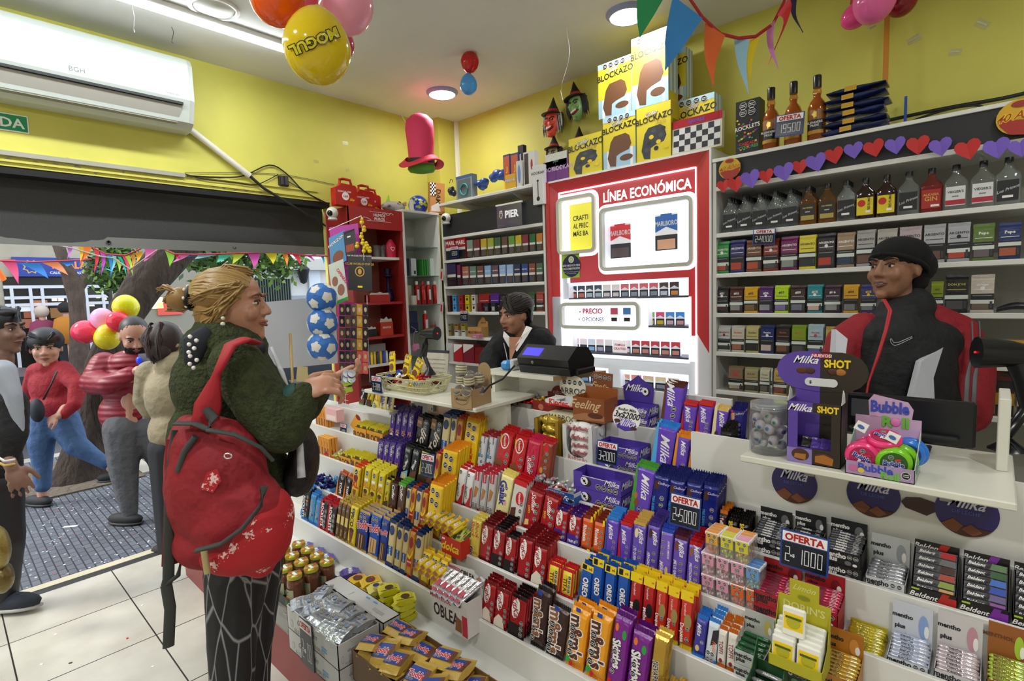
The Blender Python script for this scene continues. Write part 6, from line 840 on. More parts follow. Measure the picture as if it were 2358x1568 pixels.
# things on top of the furniture
TZ=2.3825
def cap_bottle(px,lab):
 x=ln(px,3.14,TZ);t=thing('whisky_bottle',lab,'bottle',(x,3.14,TZ));r=.043
 b=B();b.lathe([(r*.9,0),(r,.006),(r,.15),(r*.97,.17),(r*.75,.195),(r*.42,.215),(r*.4,.225),(r*.5,.24),(r*.42,.255),(r*.36,.29)],glassy('#e8a83a',.03,a=.15),22);put(b,'glass',t)
 b=B();b.lathe([(.001,.002),(r*.93,.003),(r*.93,.15),(r*.9,.168),(r*.68,.192),(r*.36,.212),(r*.36,.235),(.001,.236)],mat('#a5620c',.08),20);put(b,'whisky',t,label='amber whisky')
 b=B();b.lathe([(r*.45,.265),(r*.45,.32),(r*.4,.325),(.001,.325)],mat('#111113',.3),18);put(b,'cap',t)
 b=B();n=10;L=lambda z0,z1,m,R_:b.loft([[(R_*sin(a),-R_*cos(a),z)for a in[-.95+1.9*k/n for k in range(n+1)]]for z in(z0,z1)],m,cap=False,closed=False)
 L(.03,.10,mat('#14171e',.4),r+.0006);L(.03,.048,mat('#b8861c',.4),r+.0012);L(.10,.15,mat('#8a5a12',.3),r+.0005)
 b.txt('BLENDERS',(0,-r-.003,.085),X,Z,.011,'q','b');b.txt('PRIDE',(0,-r-.003,.07),X,Z,.011,'q','b');b.prism([(.014*cos(a*PI/5)*(1 if a%2 else.6),.02*sin(a*PI/5)*(1 if a%2 else.7))for a in range(10)],mat('#e0c060',.25,.7),(0,-r-.001,.125),X,Z,.001);put(b,'label_print',t,label='black and gold label')
cap_bottle(1775,'whisky bottle beside the dark candy box, leftmost of three');cap_bottle(1826,'whisky bottle behind the 19500 offer sign, middle of three');cap_bottle(1880,'whisky bottle next to the wrapped blue packets, rightmost of three')
x0=ln(1694,3.12,TZ);x1=ln(1748,3.12,TZ)
put(carton(x1-x0,.29,.09,'#17181b',[T('ROCKLETS',.5,.5,.17,4,'w','b',None,.9),T('CASCADA',.55,.2,.12,3,'#c83a2a','b'),T('COLORES',.55,.13,.13,3,'#5aa84a','b')]+oc(.32,(.9,.77),.16)+oc(.68,(.9,.77),.16)+[('e',random.Random(i).uniform(.06,.94),random.Random(i+50).uniform(.03,.7)if i>22 else random.Random(i).uniform(.25,.42),.045,.016,'rgbyo'[i%5])for i in range(46)]),'candy_carton',loc=(x0,3.12,TZ),label='tall black carton with coloured candies beside the whisky bottles',cat='carton')
for i in range(6):
 b=B();w=.27-.012*(i%3);rr=[]
 for k in range(9):
  t_=k/8;rr.append([(w*t_,.07*cos(a),.021+.019*sin(a)*(.75+.25*sin(7*t_+i))*(1 if 0<k<8 else.5))for a in[2*PI*j/10 for j in range(10)]])
 b.loft(rr,foil('#15204c' if i%2 else'#1b2a5c'));b.quad((.08,-.071,.01),(.13,-.071,.01),(.13,-.068,.034),(.08,-.068,.034),'G')
 put(b,'wrapped_packet',loc=(ln(1897+3*(i%2),3.16,TZ)+.006*(i%3),3.17,TZ+i*.038),rot=(0,ru(-.03,.03),0),label=f'blue and gold plastic-wrapped packet, {["bottom one", "second from bottom", "third from bottom", "fourth from bottom", "fifth from bottom", "topmost"][i]} of the pile right of the whisky',cat='packet')
def cab2(pts,r,lab,c='#17171a',Yc=3.46,nm='cable',cat='cable'):return cable(nm,pts,Yc,r,lab,c,ony,cat)
cab2([(2012,285),(2100,265),(2200,245),(2300,228),(2380,210)],.009,'thick black cable running right along the white band under the yellow wall')
cab2([(2052,303),(2110,275),(2190,250),(2255,243),(2272,262)],.006,'black cable loop rising from behind the black header')
cab2([(2080,298),(2130,275),(2200,262),(2262,262)],.006,'lower black cable loop above the black header board')
cab2([(2140,285),(2180,265),(2230,256),(2300,250)],.004,'thin black cable among the loops on the white band')
cab2([(2086,222),(2084,290)],.007,'short blue strap hanging down over the cables','#1f4fb0',3.44,'strap','strap')
q=ony(3.44,2043,25);q2=ony(3.44,2041,218);b=B();b.box((-.012,0,q2.z-q.z),(.012,.004,.0),mat('#c9882c',.4));b.box((-.009,-.001,q2.z-q.z),(.009,0,q2.z-q.z+.04),'q');put(b,'balloon_stick',loc=q,label='orange strip hanging down the wall below the pink balloons',cat='strip')
def adcard(px,py,s,lab,Yc=3.075):
 q=ony(Yc,px,py);b=B();pts=[(s*cos(a*PI/12),s*.95*sin(a*PI/12))for a in range(24)];b.prism(pts,'#d8a81c',(0,0,0),X,Z,.002)
 b.decals([('g',[(.02,.5),(.1,.3),(.3,.05),(.6,0),(.9,.2),(.98,.5),(.6,.4)],'#a82a1c'),T('40 Años',.5,.56,.2,8,'#a83a14','s','y'),('e',.5,.84,.2,.09,'#9a2a1c')],(-s,-.0012,-s),X,Z,2*s,2*s);put(b,'shelf_card',loc=q,label=lab,cat='advert')
adcard(1680,388,.06,'round yellow and red anniversary card at the left start of the heart garland');adcard(2350,268,.075,'round yellow and red anniversary card at the right frame edge above the hearts')
hp=[(0,-1.0),(-.45,-.55),(-.85,-.1),(-.98,.28),(-.85,.66),(-.55,.85),(-.22,.78),(0,.52),(.22,.78),(.55,.85),(.85,.66),(.98,.28),(.85,-.1),(.45,-.55)]
HT=[(1666,428,'r',15),(1694,424,'r',19),(1729,412,'p',23),(1765,405,'r',18),(1806,396,'p',24),(1842,384,'r',19),(1880,374,'p',25),(1921,358,'r',23),(1966,346,'p',23),(2013,341,'r',25),(2062,335,'p',25),(2114,334,'r',28),(2166,338,'p',28),(2229,344,'r',32),(2295,341,'p',33),(2350,340,'p',30)]
for i,(px,py,c,s)in enumerate(HT):
 q=ony(3.07,px,py);k=s*(ony(3.07,px+1,py).x-q.x);b=B();cm_=mat('#c9302e' if c=='r' else'#7c5fc8',.7)
 L_=[p for p in hp if p[0]<=0];R2=[p for p in hp if p[0]>=0];f=.22
 for sd in(L_,R2):b.add([(k*x,-abs(x)*k*f,k*z)for x,z in sd],[tuple(range(len(sd)))],cm_);b.add([(k*x,-abs(x)*k*f+.001,k*z)for x,z in sd],[tuple(range(len(sd)))[::-1]],cm_)
 put(b,'paper_heart',loc=q,rot=(0,ru(-.1,.1)-.15,0),label=f'{"red" if c == "r" else "purple"} folded paper heart, {OW[i]} from the left end of the garland',cat='paper heart',group='heart garland')
CZ=2.4535
def blk(px0,px1,pt,pb,dk,lab,z=None,dp=.13,Yb=3.10,rot=0):
 x0,x1=ln(px0,Yb,CZ),ln(px1,Yb,CZ);z=CZ if z is None else z;w=x1-x0;h=lny(pt,x0,Yb)-z
 g=[(.22,.04),(.4,.02),(.42,.22),(.55,.26),(.8,.3),(.88,.4),(.82,.56),(.7,.62),(.35,.6),(.24,.5),(.14,.2)]
 dec=([('r',0,0,1,.34,'#a8cde0'),('r',.12,0,.2,.34,'w'),('r',.84,0,.92,.34,'w'),('r',0,.9,1,1,'#b8dcec')]if not dk else[])+[('g',g,'#6a4428' if not dk else'#3a3c40')]+([('e',.72,.16,.2,.06,'#6a4428')]if not dk else[('e',.3+.07*i,.2+.11*(i%4),.07,.04,['#4a4c50','#2c2d30','y'][i%3])for i in range(9)])
 dec+=[T('BLOCKAZO',.52,.76,.15,4,'#22201c','b',None,.95),T('Cofler',.45,.85,.1,6,'w','s','#8a7a1a')]+([]if dk else oc(.22,(.93,),.075)+oc(.4,(.93,),.075)+oc(.58,(.93,),.075)+oc(.76,(.93,),.075))+([T('1KILO',.72,.66,.08,0,'#c8a838')]if dk else[])
 put(carton(w,h,dp,'#e3cf2c',dec,side='#9fc4d8' if not dk else'#c8b428',sdec=[('r',.2,0,.35,1,'w'),('r',.6,0,.75,1,'w'),('r',.0,.0,1,.15,'#d8c428')]if not dk else[('r',.2,.3,.8,.7,'#8a7a2a')]),'chocolate_carton',loc=(x0,Yb,z),rot=(0,0,rot),label=lab,cat='carton');return z+h+.0008
z1=blk(1390,1464,274,0,0,'yellow and blue chocolate carton, lower middle of the pile on the lit cabinet')
z2=blk(1467,1545,252,0,1,'yellow carton with dark chocolate pieces, below the tallest right carton')
blk(1311,1386,322,0,1,'small yellow carton with dark pieces, leftmost on the lit cabinet')
blk(1381,1456,152,0,0,'yellow and blue carton with brown bar, upper left on the pile',z1,.13)
blk(1457,1540,92,0,0,'tallest yellow and blue carton beside the blue pennant, top right of pile',z2,.13)
blk(1498,1580,136,0,0,'yellow and blue carton standing behind the tallest one',z2,.1,3.26)
blk(1550,1645,238,0,0,'yellow and blue carton behind the chess game box',None,.12,3.22)
x0=ln(1548,3.11,CZ);b=B();b.box((0,0,0),(.30,.035,.2),mat('#d6cfae',.4));b.box((.008,-.001,.01),(.292,0,.15),'q')
for i in range(8):
 for j in range(4):
  if(i+j)%2:b.add([(.01+i*.035,-.0014,.012+j*.034),(.045+i*.035,-.0014,.012+j*.034),(.045+i*.035,-.0014,.046+j*.034),(.01+i*.035,-.0014,.046+j*.034)],[(0,1,2,3)],'#26262a')
b.box((0,-.003,.155),(.30,0,.2),foil('#a81c2c'));b.txt('AJEDREZ',(.15,-.0036,.178),X,Z,.018,'#3a4ab0','b');put(b,'chess_game',loc=(x0,3.105,CZ),rot=(-.06,0,0),label='chess game in clear wrap with a red card top on the lit cabinet',cat='game')
S_=2.4585
def tb(px0,px1,pt,dp,c,dec,lab,nm='box',cat='box',Yb=3.10,z=S_,side=None,rot=0):
 x0,x1=ln(px0,Yb,z),ln(px1,Yb,z);w=x1-x0;put(carton(w,lny(pt,x0,Yb)-z,dp,c,dec,side=side),nm,loc=(x0,Yb,z),rot=(0,0,rot),label=lab,cat=cat)
tb(1161,1176,358,.05,'#2a3a70',[('r',.1,.3,.9,.95,'#b8542a'),T('J',.5,.6,.5,0,'y'),('r',0,0,1,.28,'y')],'blue and orange puzzle box, left of two on the bracket shelf','puzzle_box',Yb=3.12)
tb(1177,1196,355,.05,'#2a3a70',[('r',.1,.3,.9,.95,'#b8542a'),T('J',.5,.6,.5,0,'y'),('r',0,0,1,.28,'y')],'blue and orange puzzle box, right of two on the bracket shelf','puzzle_box',Yb=3.12)
tb(1164,1188,404,.03,'#d8a81c',[T('PIERDO EL',.5,.6,.15,0,'w','b','b')],'yellow lettered game card box in front of the puzzle boxes','game_box',Yb=3.09)
tb(1195,1207,336,.04,'#17171a',[('r',.3,.3,.6,.8,'#c8c8cc')],'tall narrow black box between the puzzles and white box','phone_box',Yb=3.13)
tb(1190,1203,372,.03,'#d0cfcb',[('e',.5,.5,.25,.35,'#6a8ac8')],'white box with a blue hookah hose picture','hookah_box',Yb=3.09)
tb(1207,1232,352,.05,'#dcdad6',[('r',.08,.05,.45,.95,'#3a2a24'),('e',.75,.6,.1,.16,'#a81c2c')],'white-framed box with a dark window on the bracket shelf','hookah_box',Yb=3.10)
Z2=2.36
tb(1228,1252,383,.05,'#dcdcda',[T('HOOKAH',.5,.8,.2,0,'#3a3a3a','b'),('r',.46,.1,.54,.6,'k'),('e',.5,.14,.16,.06,'k'),('e',.5,.6,.1,.03,'k')],'tall white box with a black hookah drawing left of the red cabinet frame','hookah_box',Yb=3.06,z=2.30)
tb(1252,1310,376,.1,'#6f2a80',[T('HOOKAH',.3,.6,.13,0,'#c8a8d0','b'),T('HOOKAH',.75,.6,.13,0,'#c8a8d0','b'),('r',.5,0,.51,1,'#4a1a5a')],'purple hookah box on the left corner of the lit cabinet','hookah_box',Yb=3.1,z=CZ)
tb(1256,1305,358,.09,'#d0d4c8',[T('pets',.5,.5,.1,0,'#3a7a4a','i')],'flat pale box lying on the purple hookah box','flat_box',Yb=3.1,z=CZ+.083)
def lump(lab,nm,cat,px,py,Yc,r,col,seed,rot=0,extra=None):
 q=ony(Yc,px,py);b=B();rn=random.Random(seed)
 for k in range(6):b.ell((rn.uniform(-.7,.7)*r[0],rn.uniform(-.4,.4)*r[1],rn.uniform(-.3,.3)*r[2]),(r[0]*rn.uniform(.35,.6),r[1]*.6,r[2]*rn.uniform(.35,.6)),foil(col),10,7,Euler((rn.uniform(-.5,.5),rn.uniform(-.8,.8),0)))
 if extra:extra(b)
 return put(b,nm,loc=q,label=lab,cat=cat)
lump('bagged blue plastic toys on the bracket shelf, right heap','toy_bag','toy',1146,404,3.18,(.10,.06,.075),'#2c4f9a',3)
lump('bagged blue plastic toys on the bracket shelf, left heap','toy_bag','toy',1112,425,3.16,(.08,.06,.055),'#24468c',5)
tb(1052,1088,408,.06,'#7d8f94',[('r',.08,.08,.92,.84,'#5a666c'),('r',0,.88,1,1,'#3a5a8a')],'clear blister of turquoise headphones on the bracket shelf','headphone_blister',Yb=3.11)
q=ony(3.105,1068,436);b=B();b.tube([(.045*cos(a*PI/8),-.0,.045*sin(a*PI/8))for a in range(17)],.005,mat('#3aa0a8',.3));put(b,'headphones',loc=q,label='turquoise headphone ring inside the clear blister',cat='headphones')
lump('small dark toy bag with a loop left of the headphone blister','toy_bag','toy',1040,440,3.14,(.035,.04,.07),'#23283a',9,extra=lambda b:b.tube([(.02*cos(a*PI/8),0,.07+.03*sin(a*PI/8))for a in range(9)],.003,'k'))
W0=2.3815
b=B();b.box((0,0,0),(.05,.14,.27),'#c2854a');b.decals([T('DAMAS',.55,.42,.3,-92,'#22201c','b')]+[('r',.0+.09*(i%4),.98-.06*(i//4)-.06,.09+.09*(i%4),.98-.06*(i//4),'k' if(i+i//4)%2 else'w')for i in range(28)],(.0504,0,0),Y,Z,.14,.27)
b.quad((.051,.01,.02),(.051,.1,.02),(.051,.08,.1),(.051,.01,.06),'#e0d8d0');q=onx(.30,985,490);put(b,'board_game_box',loc=(.30,q.y,W0),rot=(-.05,0,-.25),label='tall orange draughts game box with a checkered corner in the room corner',cat='game')
q=onx(.18,962,465);t=thing('globe_ball','shiny blue ball with a yellow-green world map on the white cabinet','ball',(q.x,q.y,W0+.088));b=B();b.ell((0,0,0),.088,mat('#1a2a9a',.12),22,14);put(b,'ball',t)
b=B();rn=random.Random(4)
for k in range(46):
 a,e=rn.uniform(-1.5,.9),rn.gauss(.15,.3);c0=V((cos(a)*cos(e),sin(a)*cos(e),sin(e)))*.0885;u=c0.cross(Z).normalized();v=c0.cross(u).normalized();s=rn.uniform(.008,.018)
 b.add([c0*1.004+u*s*cos(j*PI/3)*rn.uniform(.6,1.3)+v*s*sin(j*PI/3)*.7 for j in range(6)],[tuple(range(6))],mat('#8a9a3a',.3))
put(b,'map_print',t,label='yellow-green map patches')
q=onx(.2,905,466);b=B()
b.loft([[(.07*cos(a)*s,(k-4)*.026,.045+.045*sin(a)*s)for a in[2*PI*j/12 for j in range(12)]]for k,s in enumerate((.35,.75,.95,1,1.02,1,.93,.75,.4))],foil('#b9b4b0'));rn=random.Random(2)
for k in range(16):b.ell((.06*cos(.3*k%1.2),rn.uniform(-.09,.09),.045+rn.uniform(-.01,.035)),(.012,.014,.01),foil(['#c88a7a','#6a5a8a','#8a9a6a','#4a4a50'][k%4]),6,4)
put(b,'wrapped_cushion',loc=(.2,q.y,W0-.02 if q.y<2.69 else W0),label='clear-wrapped patterned white cushion beside the red petrol cans',cat='cushion')
q=onx(.1,893,440);b=B();b.loft([[(0,.0,.0),(.01,.01,0),(0,.02,0)],[(0,-.02,.05),(.012,.01,.05),(0,.03,.05)],[(0,-.025,.1),(.008,.0,.1),(0,.02,.1)],[(0,.0,.16),(.002,.004,.16),(0,.008,.16)]],mat('#8ac21c',.4));put(b,'green_ear',loc=(.1,q.y,W0),label='lime green pointed plush ear behind the wrapped cushion',cat='toy')
put(carton(.03,.1,.03,'#d8d8d4',[('r',.3,.1,.6,.9,'#9aa0a0')]),'small_carton',loc=(.28,onx(.28,941,470).y,W0),label='small white carton between cushion and globe ball',cat='box')
def can(y,x,lab,s=1):
 t=thing('petrol_can',lab,'can',(x,y,2.3615));m=mat('#b81c1a',.2);w,d,h=.19*s,.07*s,.17*s
 pr=[(0,0),(w,0),(w,h*.86),(w*.94,h*.95),(w*.3,h),(w*.22,h*.9),(0,h*.76)];A=[(d/2,p,z)for p,z in pr];n=len(pr)
 b=B();b.loft([[(0,p+(w/2-p)*.04,z+(h/2-z)*.04)for p,z in pr],[(.008,p,z)for p,z in pr],[(d-.008,p,z)for p,z in pr],[(d,p+(w/2-p)*.04,z+(h/2-z)*.04)for p,z in pr]],m,smooth=False)
 b.txt('CHOCOLATES',(d+.0006,w*.42,h*.62),Y,Z,.012,'w','b');b.prism([(.03*cos(a*PI/8),.03*sin(a*PI/8))for a in range(16)],'w',(d+.001,w*.46,h*.42),Y,Z,.001);b.txt('CAR',(d+.002,w*.46,h*.42),Y,Z,.016,'#b81c1a','b');b.txt('like',(d+.0012,w*.74,h*.3),Y,Z,.02,'y','s');put(b,'body',t)
 b=B();b.tube([(d/2,w*.32,h*.95),(d/2,w*.34,h*1.17),(d/2,w*.5,h*1.22),(d/2,w*.8,h*1.2),(d/2,w*.86,h*.9)],.011*s,m,8);put(b,'handle',t)
can(onx(.3,765,470).y,.28,'red petrol-can shaped chocolate tin, leftmost and nearest on the red cabinet');can(onx(.2,812,470).y,.16,'red petrol-can shaped tin, middle of three on the red cabinet');can(onx(.12,832,470).y,.06,'red petrol-can shaped tin, rightmost of three beside the cushion')
def seccam(p,lab,dirv):
 t=thing('security_camera',lab,'camera',p);d=V(dirv).normalized();b=B();b.ell((0,0,0),.042,mat('#d8d6ca',.3),18,12);b.lathe([(.03,-.035),(.034,-.045),(.034,-.05),(.001,-.05)],mat('#d8d6ca',.3),16);put(b,'housing',t)
 b=B();b.ell(d*.026,.024,mat('#0c0c10',.1),14,8);put(b,'lens',t)
seccam(onx(.43,765,490),'white dome security camera at the left end of the red cabinet top',(.5,-.8,-.2));seccam(ony(3.06,1027,502),'white dome security camera on the corner between the two shelf units',(.3,-.9,-.2))
q=ony(3.06,1172,496);t=thing('hanging_sign','clear acrylic sign lettered in white with a shield over the left shelving','sign',q);b=B();b.box((-.13,0,-.085),(.13,.004,.085),glassy('#e4e2f4',.05,a=.16));put(b,'panel',t)
b=B();b.txt('PIER',(.03,-.001,.012),X,Z,.052,mat('#f4f4f4',.4,em=.35),'x',fit=.15);b.prism([(-.016,.02),(.016,.02),(.018,-.005),(0,-.028),(-.018,-.005)],'w',(-.085,-.001,.01),X,Z,.001);b.prism([(-.011,.014),(.011,.014),(.012,-.003),(0,-.02),(-.012,-.003)],'#3a2a20',(-.085,-.0022,.01),X,Z,.001);b.txt('P',(-.085,-.0035,.008),X,Z,.018,'#e08a2a','b');b.prism([(-.018,0),(-.01,.012),(0,.004),(0,.02),(.004,.006),(.012,.014),(.018,0)],'w',(-.085,-.001,.034),X,Z,.001);put(b,'lettering',t)
b=B();b.box((-.135,-.006,.083),(.135,.01,.095),wht2);put(b,'top_rail',t)
def mask(px,py,s,skin,lab,hair,hatc='#141315',band='#a81c1c',pale=None,half=False,tilt=0.,mouth=True):
 q=ony(3.44,px,py);t=thing('witch_mask',lab,'mask',q,(0,tilt,0));m=mat(skin,.35,0,'crease')
 b=B();b.loft([[(r*1.0*sin(a)*s+ox*s,-max(0,cos(a))*r*1.05*s*dpt-.002,z*s)for a in[-PI/2+PI*j/12 for j in range(13)]]for z,r,dpt,ox in((-1.15,.12,.8,.0),(-1.0,.3,.9,0),(-.7,.42,.9,0),(-.35,.55,.8,0),(0,.62,.75,0),(.35,.62,.75,0),(.7,.55,.7,0))],m,cap=False,closed=False)
 b.loft([[(s*(x+.12*cos(a)*k),s*(y+.1*sin(a)*k),s*z)for a in[2*PI*j/8 for j in range(8)]]for x,y,z,k in((0,-.5,.28,.6),(-.02,-.62,.05,1.),(-.05,-.85,-.12,1.2),(-.08,-.95,-.26,.9),(-.08,-.92,-.34,.2))],m)
 for sx in(-1,1):b.ell((sx*.3*s,-.42*s,-.15*s),(.16*s,.14*s,.14*s),m,10,6)
 b.ell((0,-.46*s,-1.02*s),(.16*s,.16*s,.16*s),m,10,6);put(b,'face',t)
 b=B()
 for sx in(-1,1):
  b.ell((sx*.26*s,-.5*s,.14*s),(.14*s,.05*s,.09*s),'#161212',10,6);b.ell((sx*.26*s,-.54*s,.14*s),(.045*s,.03*s,.04*s),mat(pale or'#e0d8c0',.3),8,5);b.tube([(sx*.05*s,-.56*s,.2*s),(sx*.25*s,-.54*s,.33*s),(sx*.45*s,-.4*s,.3*s)],.035*s,mat('#141012',.6),6)
 if mouth:
  b.tube([(-.3*s,-.42*s,-.5*s),(-.1*s,-.52*s,-.62*s),(.15*s,-.52*s,-.55*s),(.32*s,-.38*s,-.38*s)],.085*s,mat('#7a0f1a',.3),8)
  for k in range(4):b.box(((-.2+.12*k)*s,-.63*s,(-.58+.03*k)*s),((-.11+.12*k)*s,-.58*s,(-.46+.03*k)*s),mat('#e4e0d0',.3))
 put(b,'features',t)
 b=B();b.lathe([(.001,1.9*s),(.1*s,1.7*s),(.25*s,1.3*s),(.42*s,.95*s)],mat(hatc,.6),16,(.1*s,-.1*s,0));b.lathe([(.43*s,.95*s),(.5*s,.72*s)],mat(band,.5),16,(.1*s,-.1*s,0));b.lathe([(.5*s,.76*s),(.86*s,.6*s),(.9*s,.56*s),(.45*s,.62*s)],mat(hatc,.6),20,(.05*s,-.12*s,0));put(b,'hat',t)
 b=B();rn=random.Random(int(px))
 for sx in(-1,1):
  for k in range(16):
   x=sx*(.5+.03*k+rn.uniform(-.03,.03))if sx>0 else-(.5+.015*k);L_=rn.uniform(1.2,1.7);c=hair[k%len(hair)]
   b.tube([(x*s,-.15*s,.6*s),((x+sx*.08+rn.uniform(-.08,.08))*s,-.12*s,(.6-L_*.5)*s),((x+sx*.06+rn.uniform(-.12,.12))*s,-.1*s,(.6-L_)*s)],[.07*s,.075*s,.01*s],mat(c,.6),5)
 put(b,'hair',t)
mask(1273,283,.1,'#e0503a','red-faced rubber witch mask with black and white hair on the wall',['#151416','#151416','#d8d8d4'],tilt=.05)
mask(1328,246,.1,'#7ba05c','green-faced rubber witch mask with bushy black hair, highest on the wall',['#121113'],tilt=-.15)
mask(1334,345,.09,'#c8382c','red rubber witch mask half hidden behind the yellow carton',['#151416'])
mask(1276,358,.085,'#b8ab7c','pale bone-coloured rubber mask with a red-banded hat behind the purple box',['#131214'],mouth=False)
q=ond(4.25,968,330);t=thing('top_hat','tall pink and red foam top hat hanging in the room corner','hat',q,(0.1,.12,0));pk=mat('#e23a68',.7,0,'fabric')
b=B();b.loft([[(r*cos(a)*(1+.05*sin(3*a+z*20)),r*.85*sin(a),z)for a in[2*PI*j/20 for j in range(20)]]for z,r in((-.16,.118),(-.1,.112),(0,.118),(.1,.125),(.17,.118),(.21,.07),(.225,.02))],pk);put(b,'crown',t)
b=B();b.loft([[((r+.03*abs(cos(a)))*cos(a),r*sin(a),z+.055*cos(a)**2)for a in[2*PI*j/24 for j in range(24)]]for z,r in((-.15,.12),(-.175,.15),(-.19,.175),(-.195,.172),(-.18,.12))],mat('#d8324a',.7),cap=False);put(b,'brim',t)
b=B();b.loft([[(r*cos(a),r*sin(a)*.9,z)for a in[2*PI*j/20 for j in range(20)]]for z,r in((-.16,.11),(-.2,.12),(-.225,.1),(-.235,.03))],mat('#5a9a2a',.6));put(b,'lining',t,label='green lining')
b=B();b.loft([[(r*1.01*cos(a),r*.88*sin(a),z)for a in[2*PI*j/20 for j in range(20)]]for z,r in((-.155,.119),(-.115,.115))],mat('#16161a',.6),cap=False);put(b,'band',t)
def balloon(px,py,D,rpx,col,lab,dirv=(0,0,-1),el=1.18,grp=None,nm=None,alpha=None):
 q=ond(D,px,py);r=rpx*D/F;t=thing('balloon',lab,'balloon',q,group=grp);ax=V(dirv).normalized();rot=Z.rotation_difference(-ax).to_matrix()
 b=B();n,k=24,16;rr=[]
 for i in range(k+1):
  th=PI*min(max(i/k,.02),.98);c=cos(th);w=sin(th)*(1-.12*(c if c>0 else 0)*-1 if False else 1+.0);zz=-c*el*(1.0 if c<0 else 1.08)
  w*=1-.14*max(0,c)
  rr.append([tuple(rot@V((r*w*cos(2*PI*j/n),r*w*sin(2*PI*j/n),-r*zz*-1)))for j in range(n)])
 m=mat(col,.12);b.loft(rr,m);sk_=put(b,'skin',t)
 b=B();e=ax*(r*el*1.08);b.tube([e*.97,e*1.03,e*1.08],[r*.03,r*.04,r*.08],m,8);put(b,'knot',sk_)
 if nm:
  b=B();v=(CAM-q).normalized();rt=V((v.y*-1,v.x,0)).normalized();up=v.cross(rt)*-1;u=(rt*cos(.45)-up*sin(.45)*-1).normalized();u=(_r*cos(.4)+_u*sin(.4));w_=(_u*cos(.4)-_r*sin(.4));u=-u;w_=-w_
  for st,c,l in(('_','#1a1a12',1.0),('x','#d8c820',1.012)):
   ST['_']=(.1,0);s0=len(b.v);b.txt(nm,(0,0,0),u,w_,r*.30,mat(c,.25),st)
   for i in range(s0,len(b.v)):
    p=V(b.v[i])+v*r*.2+_r*(-r*.1)+_u*(r*.15);lat=p-v*p.dot(v);hgt=math.sqrt(max(0,1-(lat.length/(r*1.06))**2))*r*1.06;b.v[i]=tuple(lat+v*(hgt*l+.002))
  put(b,'print',sk_,label='bubble lettering upside down')
 return t
up=(0,0,1)
balloon(640,-8,1.72,62,'#ef5a14','orange balloon at the top edge left of the pink ones',(.3,.3,.8),1.05)
balloon(700,-20,1.95,48,'#e8607c','rose balloon between the orange and pale pink ones at the top',up)
balloon(796,8,1.85,62,'#f5a0b8','pale pink balloon at the top edge above the yellow printed balloon',up,1.1)
balloon(700,55,2.02,44,'#d84a78','dark pink balloon mostly hidden behind the yellow printed balloon',up)
balloon(785,100,2.05,30,'#c83a70','crimson-pink balloon peeping out right of the yellow printed one',up,1.3)
balloon(731,108,1.65,75,'#e2c414','large yellow balloon with upside-down black lettering',(-.05,.1,1),1.1,nm='MOGUL')
balloon(1082,143,3.6,21,'#c8141c','small red balloon stuck to the ceiling above the small blue one',(0,0,-1),1.1)
balloon(1079,195,3.6,20,'#4a9ae0','small blue balloon hanging under the small red one',(0,0,1),1.15)
balloon(2075,-4,2.6,34,'#8a1420','dark red balloon at the top edge right of the pink ones',up)
balloon(2015,-2,2.5,44,'#f06aa8','bright pink balloon at the top edge on the right',(.2,0,1),1.2)
balloon(1972,35,2.6,27,'#ee4a90','small hot pink balloon left of the bright pink one',(.9,0,.5),1.2)
balloon(1985,0,2.75,24,'#c02a5a','deep rose balloon behind the bright pink one at the top',up)
def pennant(pts,D,col,lab,grp=None,curl=.02,nm='pennant'):
 P=[ond(D[i]if isinstance(D,(list,tuple))else D,*p)for i,p in enumerate(pts)];a,c,tip=P;b=B();rows=[];n=8;vn=((c-a).cross(tip-a)).normalized()
 for k in range(n+1):
  s=k/n;L_=a.lerp(tip,s);R_=c.lerp(tip,min(s,.985));off=vn*curl*sin(s*PI*1.4);rows.append([tuple(L_+off-a),tuple((L_+R_)/2+off*1.3-a),tuple(R_+off-a)])
 b.loft(rows,mat(col,.8),cap=False,closed=False);return put(b,nm,loc=a,label=lab,cat='pennant',group=grp)
pennant([(1468,-12),(1540,-25),(1470,95)],2.2,'#2f9a5c','green pennant in front of the lit ceiling lamp')
pennant([(1550,-10),(1618,42),(1524,176)],2.1,'#3a86c8','large blue pennant hanging before the chocolate cartons',curl=.04)
pennant([(1624,52),(1670,82),(1635,210)],2.2,'#e06a30','orange pennant right of the large blue one',curl=.03)
pennant([(1690,82),(1726,92),(1719,222)],2.3,'#9cc8dc','pale blue pennant left of the narrow yellow one')
pennant([(1728,92),(1750,84),(1722,205)],2.33,'#e2c81c','narrow yellow pennant touching the pale blue one')
pennant([(1765,65),(1785,45),(1787,165)],2.35,'#d088c0','pink pennant under the red ribbon at the right')
pennant([(1790,35),(1816,-5),(1786,130)],2.35,'#c8282c','red curled pennant at the right end of the ribbon',curl=-.06)
pennant([(1818,-10),(1836,-8),(1843,82)],2.4,'#2c2440','dark purple narrow pennant at the top right of the ribbon')
P=[ond(2.15,1580,-15),ond(2.18,1618,40),ond(2.22,1660,78),ond(2.28,1700,88),ond(2.32,1740,84),ond(2.36,1780,55),ond(2.38,1805,5),ond(2.4,1815,-25)]
b=B();b.tube([p-P[0]for p in P],.008,mat('#a8101c',.6),6,flat=(.3,1));put(b,'ribbon',loc=P[0],label='dark red ribbon carrying the large pennants near the ceiling',cat='ribbon')
